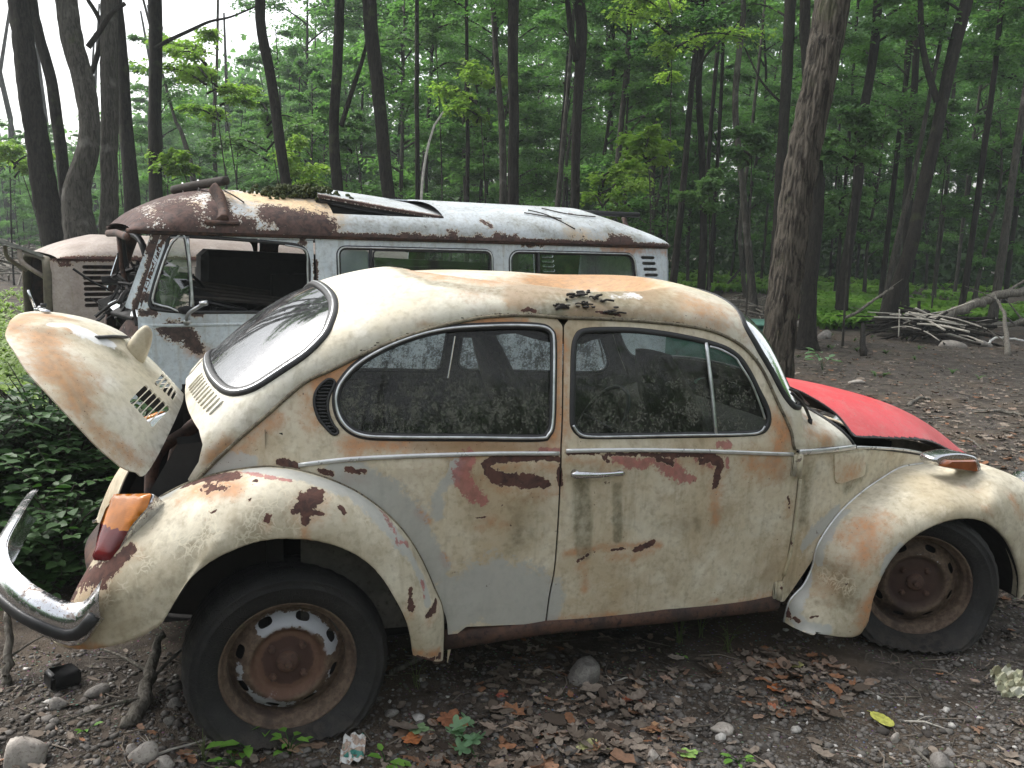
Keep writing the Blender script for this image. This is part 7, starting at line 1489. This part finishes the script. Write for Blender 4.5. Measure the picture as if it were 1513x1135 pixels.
# crumpled packet and trash
def crumple(px, py, w, h, label, seed, cols, name, up=0):
    p = onground(px, py); D = float((p-CAM)@cf); W, H = w/FPX*D, h/FPX*D; rg = np.random.default_rng(seed); n = 13; G = np.zeros((n, n, 3))
    for a in range(n):
        for b in range(n): G[a, b] = ((a/(n-1)-.5)*W, (b/(n-1)-.5)*H*1.3, (.010 if up else .007)*W/.08*(math.sin(a*1.3+b*.7+seed)+math.sin(b*1.9-a*.4))+rg.normal(0, .03*W)+up*.6*(b/(n-1)))
    mb = MB(); mb.grid(G); t = NT(name); n1 = t.vor(26); n2 = t.noise(30, 3); c = t.mix(t.mr(n2, .45, .5), cols[0], cols[1]); c = t.mix(t.mr(t.noise(16, 2), .58, .60), c, cols[2]); m_ = t.fin(t.bsdf(Base_Color=c, Roughness=.5, Normal=t.bump(n2, .4, .004)))
    o = mb.build(name, m_, None, False); o.location = (p[0], p[1], p[2]+.02); o.rotation_euler = (.05 if not up else .25, 0, rg.uniform(-.5, .5)); tag(o, label, 'litter')
crumple(522, 1108, 34, 50, 'crumpled white and orange packet with a green spot by the rear tyre', 5, [(.62, .62, .60), (.40, .30, .24), (.05, .22, .18)], 'crumpled_packet'); crumple(1490, 1022, 46, 34, 'crumpled pale olive scrap on the gravel at the right edge', 9, [(.42, .42, .30), (.20, .19, .12), (.5, .5, .42)], 'crumpled_scrap', .05)
mb = MB(); p = onground(92, 1012); mb.box((0, 0, .03), (.10, .08, .06), bev=.012); o = mb.build('rubber_block', M['black'], None); o.location = tuple(p); o.rotation_euler = (0, .1, .5); tag(o, 'black rubber block lying under the bumper corner', 'rubber block')
tb = MB(); RK = random.Random(12)
for k in range(620):
    b_ = RK.choice([(1150, 490, 1560, 760), (1150, 490, 1560, 640), (560, 940, 1300, 1150), (-40, 960, 560, 1150), (1200, 960, 1560, 1150), (-60, 450, 60, 640)]); p = onground(RK.uniform(b_[0], b_[2]), RK.uniform(b_[1], b_[3])); D = float((p-CAM)@cf); L_ = RK.uniform(.03, .16)*(1.8 if D > 6 else 1); a = RK.uniform(0, 6.28); r_ = RK.uniform(.0010, .0030)*(2. if D > 6 else 1); d = np.array([math.cos(a), math.sin(a), 0])*L_/2; tb.tube([p-d+[0, 0, r_], p+[-d[1]*.2, d[0]*.2, r_*3], p+d+[0, 0, r_]], [r_, r_, r_*.5], 4)
tag(tb.build('twig_litter', simple('twig_litter', (.15, .125, .10), .9, var=.5, sc=3), None), 'fine dead twigs scattered over the soil', 'twigs', kind='stuff')
# ---- roots, sticks, logs
def stick(name, pts, r, mat, label, cat='branch', side=0, seed=1, n=9):
    P = spl(pts, 6); c = P[0].copy(); mb = MB(); q = P-c; rg = np.random.default_rng(seed); q[1:-1] += rg.normal(0, np.mean(r)*.25, q[1:-1].shape); mb.tube(q, np.interp(np.linspace(0, 1, len(q)), np.linspace(0, 1, len(r)), r), n)
    for k in range(side):
        i_ = rg.integers(2, len(q)-2); d = rg.normal(0, 1, 3); d[2] = abs(d[2])*.5; d = d/np.linalg.norm(d)*np.mean(r)*rg.uniform(8, 22); mb.tube(spl([q[i_], q[i_]+d*.5+[0, 0, .01], q[i_]+d], 4), np.linspace(np.mean(r)*.45, np.mean(r)*.12, 9), 5)
    o = mb.build(name, mat, None); o.location = tuple(c); return tag(o, label, cat)
G = onground; up = lambda p, h: p+np.array([0, 0, h]); bk = M['bark']; bp_ = M['barkp']
deadw = barkmat('dead_grey_wood', (.10, .09, .075), (.24, .22, .19), palef=.4, moss=.1); pale_w = simple('barkless_wood', (.42, .39, .34), .8)
stick('root', [G(8, 1010), up(G(14, 1000), .10), up(G(16, 985), .22), up(G(4, 960), .33)], [.016, .014, .012, .008], deadw, 'bent brown root rising under the bumper at the left edge', 'root', 4, 3); stick('root', [G(190, 1072), up(G(212, 1040), .03), up(G(228, 1000), .09), up(G(240, 985), .15)], [.028, .024, .018, .010], deadw, 'thick dark root running under the car left of the rear tyre', 'root', 3, 4)
stick('root', [up(G(575, 1000), .01), up(G(610, 990), .03), up(G(655, 970), .05)], [.010, .009, .008], deadw, 'stick poking out between the rear tyre and fender foot', 'branch', 0, 5)
for k, (a, b, r_, lb) in enumerate([((1330, 1062), (1402, 1075), .004, 'thin twig lying right of the round yellow leaf'), ((1335, 1095), (1395, 1145), .006, 'pale twig slanting to the lower right edge'), ((1205, 1045), (1236, 1010), .004, 'short thin twig below the front fender'), ((190, 1135), (310, 1090), .005, 'long bent twig in front of the rear tyre'), ((1290, 1025), (1340, 1048), .003, 'fine twig crossing the gravel'), ((1440, 610), (1513, 616), .02, 'straight grey stick lying on the far soil'), ((1310, 690), (1380, 660), .01, 'thin pale stick beyond the hood tip'), ((1340, 600), (1375, 590), .02, 'dark stick lying near the red hood'), ((1420, 645), (1450, 662), .01, 'white twig near the hood tip'), ((900, 1005), (950, 995), .004, 'thin twig beside the brownish flat rock'), ((20, 1040), (60, 1010), .006, 'thin twig near the left edge')]):
    stick('twig', [G(*a), up(G((a[0]+b[0])/2, (a[1]+b[1])/2-3), r_*1.5), up(G(*b), r_*.6)], [r_, r_*.9, r_*.5], deadw if k % 3 else pale_w, lb, 'twig', 2, 30+k, 6)
D17 = lambda x, y, D=16.5: atD(x, y, D)
stick('fallen_log', [D17(1385, 474), D17(1412, 460), D17(1450, 447), D17(1490, 433), D17(1560, 424)], [.095, .09, .085, .08, .075], deadw, 'long grey fallen log slanting up to the right edge', 'log', 3, 50, 14)
stick('fallen_log', [D17(1425, 490), D17(1455, 484), D17(1490, 479), D17(1550, 470)], [.06, .055, .05, .05], deadw, 'low dark log beneath the long slanting one', 'log', 4, 51, 12); stick('fallen_log', [G(0, 392), G(45, 400), G(92, 404)], [.11, .11, .10], deadw, 'pale felled log at the far left behind the beige van', 'log', 2, 52, 10); stick('fallen_log', [G(-20, 378), G(40, 382), G(110, 380)], [.10, .09, .08], deadw, 'second felled log farther back at the far left', 'log', 3, 53, 10)
stick('fallen_branch', [D17(1250, 470), D17(1272, 458), D17(1296, 440), D17(1320, 425)], [.03, .028, .025, .015], deadw, 'slanting dead branch above the bright ferns', 'branch', 3, 54); stick('fallen_branch', [G(1060, 440), up(G(1078, 425), .2), up(G(1094, 415), .45)], [.06, .05, .04], bk, 'short dark branch propped beside the S-curved stem', 'branch', 2, 55); stick('fallen_branch', [G(1050, 462), G(1085, 468), G(1128, 466)], [.04, .035, .02], deadw, 'grey branch lying on the ground left of the big tree', 'branch', 5, 56)
stick('bent_stump', [G(1276, 524), up(G(1274, 515), .10), up(G(1272, 505), .30)], [.05, .045, .03], bk, 'short dark upright stub on the open soil', 'stump', 0, 57); stick('forked_snag', [G(1490, 522), up(G(1485, 512), .25), up(G(1478, 500), .55), up(G(1460, 495), .8)], [.05, .04, .03, .015], deadw, 'grey forked snag at the right edge', 'stump', 3, 58)
o = stick('hose_loop', [D17(1462, 508, 14.5), D17(1465, 502, 14.6), D17(1475, 499, 14.8), D17(1492, 500, 14.8), D17(1513, 504, 14.8)], [.018]*5, simple('white_pipe', (.6, .6, .58), .4), 'thin white bent pipe near the right edge', 'pipe', 0, 59)
mb = MB(); RB2 = random.Random(4)
for k in range(85):
    c = D17(RB2.gauss(1372, 30), RB2.uniform(466, 492), RB2.uniform(15.2, 17.4)); c[2] = max(.03, RB2.uniform(.02, .34)*(1-abs(RB2.gauss(0, .4)))); d = np.array([RB2.gauss(0, .5), RB2.gauss(0, .5), RB2.gauss(0, .14)]); mb.tube(spl([c-d, c+[0, 0, .05], c+d], 3), [RB2.uniform(.008, .035)]*7, 5)
tag(mb.build('brush_pile', bk, None), 'tangled pile of dead dark branches beside the crooked tree', 'brush pile')
mb = MB()
for k in range(26):
    c = D17(RB2.gauss(1375, 32), RB2.uniform(468, 496), RB2.uniform(14.8, 16.8)); c[2] = RB2.uniform(.05, .4); d = np.array([RB2.gauss(0, .3), RB2.gauss(0, .3), RB2.gauss(0, .12)]); mb.tube(spl([c-d, c+[0, 0, .04], c+d], 3), [RB2.uniform(.008, .022)]*7, 5)
tag(mb.build('bleached_branches', pale_w, None), 'bleached bare sticks strewn over the brush pile', 'branches')
mb = MB()
for k in range(200):
    c = G(RB2.uniform(-60, 125), RB2.uniform(352, 420)); c[2] = RB2.uniform(.03, .5); d = np.array([RB2.gauss(0, .6), RB2.gauss(0, .6), RB2.gauss(0, .2)]); mb.tube(spl([c-d, c+[0, 0, .08], c+d], 3), [RB2.uniform(.008, .03)]*7, 5)
tag(mb.build('brush_pile', deadw, None), 'pale grey heap of felled branches at the far left', 'brush pile')
mb = MB()
for k in range(90):
    c = G(RB2.uniform(985, 1150), RB2.uniform(452, 478)); c[2] = RB2.uniform(.02, .3); d = np.array([RB2.gauss(0, .5), RB2.gauss(0, .5), RB2.gauss(0, .12)]); mb.tube(spl([c-d, c+[0, 0, .05], c+d], 3), [RB2.uniform(.005, .02)]*7, 5)
tag(mb.build('brush_pile', deadw, None), 'low spread of dead twigs between the van and the big tree', 'brush pile')
# ---- ferns and grass
def fronds(boxes, n, hgt, mat, name, label, rg, wid=.10, seg=4):
    C = scatter_px(n, boxes); nf = 7; C = np.repeat(C, nf, 0); m = len(C); a = rg.uniform(0, 6.28, m); L_ = hgt*rg.uniform(.5, 1.2, m); t = np.linspace(0, 1, seg+1); V = np.zeros((m, (seg+1)*2, 3))
    for q, tt_ in enumerate(t):
        r = L_*tt_*.75; z = L_*(1.5*tt_-1.05*tt_*tt_)*.9; c = C+np.stack([np.cos(a)*r, np.sin(a)*r, z], 1); w = wid*L_*(np.sin(math.pi*min(.98, .1+tt_*.88)))**.8; V[:, 2*q] = c+np.stack([-np.sin(a)*w, np.cos(a)*w, w*.25], 1); V[:, 2*q+1] = c-np.stack([-np.sin(a)*w, np.cos(a)*w, -w*.25], 1)
    b = np.arange(m)[:, None]*(seg+1)*2; F = np.concatenate([b+np.array([2*q, 2*q+1, 2*q+3, 2*q+2]) for q in range(seg)]); tag(fastmesh(name, V.reshape(-1, 3), F, mat), label, 'ferns', kind='stuff')
M['fern'] = leafmat('fern_green', (.12, .26, .035), (.27, .45, .07), .4, 0, .8)
fronds([(1205, 425, 1310, 484, 5), (1170, 440, 1240, 475, 1), (1330, 440, 1440, 468, 1.2), (1410, 452, 1600, 474, 2.2), (980, 408, 1150, 436, 2.2), (1180, 400, 1600, 440, 2.5), (900, 395, 1000, 420, 1)], 2600, .42, M['fern'], 'ferns', 'bright green ferns covering the ground between the trees', RGG, .13)
fronds([(-80, 470, 45, 600, 3), (-100, 430, 80, 480, 1.5), (-60, 600, 160, 660, 1)], 900, .18, leafmat('grass_green', (.16, .25, .05), (.30, .40, .10), .35, 0, 2), 'low_weeds', 'light green low weeds on the ground left of the engine lid', RGG, .10, 3)
fronds([(1150, 480, 1560, 560, 1), (1150, 490, 1300, 520, 1)], 26, .11, leafmat('weed_green', (.05, .10, .03), (.10, .17, .05), .3, 0, 2), 'scattered_weeds', 'scattered small weeds on the dark soil at right', RGG, .12, 3)
# ---- leafy shrub behind the bumper
def shrub(cx_, D, ztop, R_, n, label, seed, ls=.055, yscale=.8):
    rg = np.random.default_rng(seed); b = gpt(cx_, D); root = empty('shrub', tuple(b), 0, label, 'shrub'); mb = MB(); C = []; Dd = []; N = []
    for k in range(n):
        a = rg.uniform(0, 6.28); f = rg.uniform(.15, 1)**.6; e = np.array([math.cos(a)*R_*f, math.sin(a)*R_*f*yscale, ztop*rg.uniform(.25, 1.0)*(1-.35*f)]); q = spl([[rg.normal(0, .04), rg.normal(0, .04), 0], e*[.4, .4, .7], e], 6); mb.tube(q, np.linspace(.007, .002, len(q)), 4, cap=False)
        for j_ in range(3):   # pinnate sprays: paired leaflets along a stalk
            s0 = q[rg.integers(3, len(q))]; az = rg.uniform(0, 6.28); Ls = rg.uniform(.14, .26); d = np.array([math.cos(az), math.sin(az), rg.uniform(-.25, .45)]); st = [s0+d*Ls*u-np.array([0, 0, .25*Ls*u*u]) for u in np.linspace(0, 1, 6)]; mb.tube(st, .0016, 3, cap=False); sd_ = np.array([-d[1], d[0], 0]); 
            for m_ in range(1, 6):
                for sg_ in (-1, 1): C.append(st[m_]); Dd.append(sg_*sd_+d*.35+[0, 0, rg.uniform(-.35, .15)]); N.append([rg.normal(0, .3), rg.normal(0, .3), 1])
            C.append(st[-1]); Dd.append(d); N.append([0, 0, 1.])
    mb.build('stems', M['barkp'], root); V, F = leaves(np.array(C), np.array(Dd), np.array(N), ls, rg, .75, .06); fastmesh('foliage', V, F, M['leafd'], root, smooth=False)
shrub(60, 4.3, 1.05, .62, 190, 'dark green leafy shrub with paired oval leaflets behind the raised engine lid', 61); shrub(66, 3.60, .56, .24, 46, 'small dark shrub growing up against the far end of the chrome bumper', 64); shrub(-60, 3.9, .85, .5, 120, 'dark leafy shrub cut by the left edge beside the bumper', 62); shrub(170, 4.6, .75, .5, 110, 'low dark shrub between the bumper and the pale blue van', 63)
# ---- green metal box behind the big tree
pb = atD(1098, 600, 8.3); pe = atD(1154, 600, 8.3); gx = empty('metal_box', (pb[0], pb[1], 0), -.3444, 'dull green metal box half hidden behind the big leaning tree', 'box')
Wg = float(np.linalg.norm((pe-pb)[:2])); gmt = rustmat('chalky_green_paint', (.035, .12, .085), (.06, .16, .12), (.03, .08, .06), .5, 4)
mb = MB(); mb.box((Wg/2-.45, .30, .42), (Wg+.9, .55, .76), bev=.05); mb.build('body', gmt, gx); mb = MB(); mb.box((Wg/2-.45, .30, .80), (Wg+.90, .57, .03), bev=.015); mb.build('lid', gmt, gx)
# ------------------------------------------------------------------ camera, light, sky
cam = bpy.data.cameras.new('camera'); co = bpy.data.objects.new('camera', cam); COL.objects.link(co); SC.camera = co
cam.sensor_width = 36; cam.lens = FPX*36/1513; cam.clip_end = 2000; cam.clip_start = .05
R3 = np.stack([cr0, cu0, -cf], 1); m4 = np.eye(4); m4[:3, :3] = R3; m4[:3, 3] = CAM; co.matrix_world = Matrix([list(r) for r in m4])
w = bpy.data.worlds.new('World'); SC.world = w; w.use_nodes = True; nt = w.node_tree; nt.nodes.clear()
SUN_EL, SUN_AZ = math.radians(52), math.radians(SUNAZ)
sky = nd(nt, 'ShaderNodeTexSky', sky_type='NISHITA', sun_disc=False, sun_elevation=SUN_EL, sun_rotation=math.radians(90-SUNAZ), air_density=1.2, dust_density=3.5, ozone_density=.6)
hs = nd(nt, 'ShaderNodeHueSaturation', {'Saturation': .22, 'Value': 1.0, 'Color': sky.outputs[0]})
bg = nd(nt, 'ShaderNodeBackground', {0: hs.outputs[0], 1: .15}); wo = nd(nt, 'ShaderNodeOutputWorld', {0: bg.outputs[0]})
sl = bpy.data.lights.new('sun', 'SUN'); sl.energy = 1.3; sl.angle = math.radians(25); sl.color = (1, .97, .92); so = bpy.data.objects.new('sun', sl); COL.objects.link(so)
sd = Vector((math.cos(SUN_EL)*math.cos(SUN_AZ), math.cos(SUN_EL)*math.sin(SUN_AZ), math.sin(SUN_EL))); so.rotation_euler = sd.to_track_quat('Z', 'Y').to_euler(); so.location = (0, 0, 10)
SC.view_settings.view_transform = 'Standard'; SC.view_settings.look = 'None'; SC.view_settings.gamma = 1; SC.view_settings.exposure = EXPO
SC.render.film_transparent = False
try: SC.cycles.max_bounces = 8; SC.cycles.transparent_max_bounces = 12
except Exception: pass
# haze volume added to stand in for lens glare paling the far wood
hz = MB(); hz.box((0, 28, 12.5), (190, 110, 27)); hm = bpy.data.materials.new('glare_haze'); hm.use_nodes = True; hn = hm.node_tree; hn.nodes.clear()
pv = nd(hn, 'ShaderNodeVolumePrincipled', {'Color': (.86, .93, .95, 1), 'Density': HAZE, 'Anisotropy': .25}); ho = nd(hn, 'ShaderNodeOutputMaterial'); hn.links.new(pv.outputs[0], ho.inputs['Volume'])
hzo = hz.build('haze', hm, None, False); tag(hzo, 'added thin pale haze standing in for lens glare', 'haze', kind='stuff')
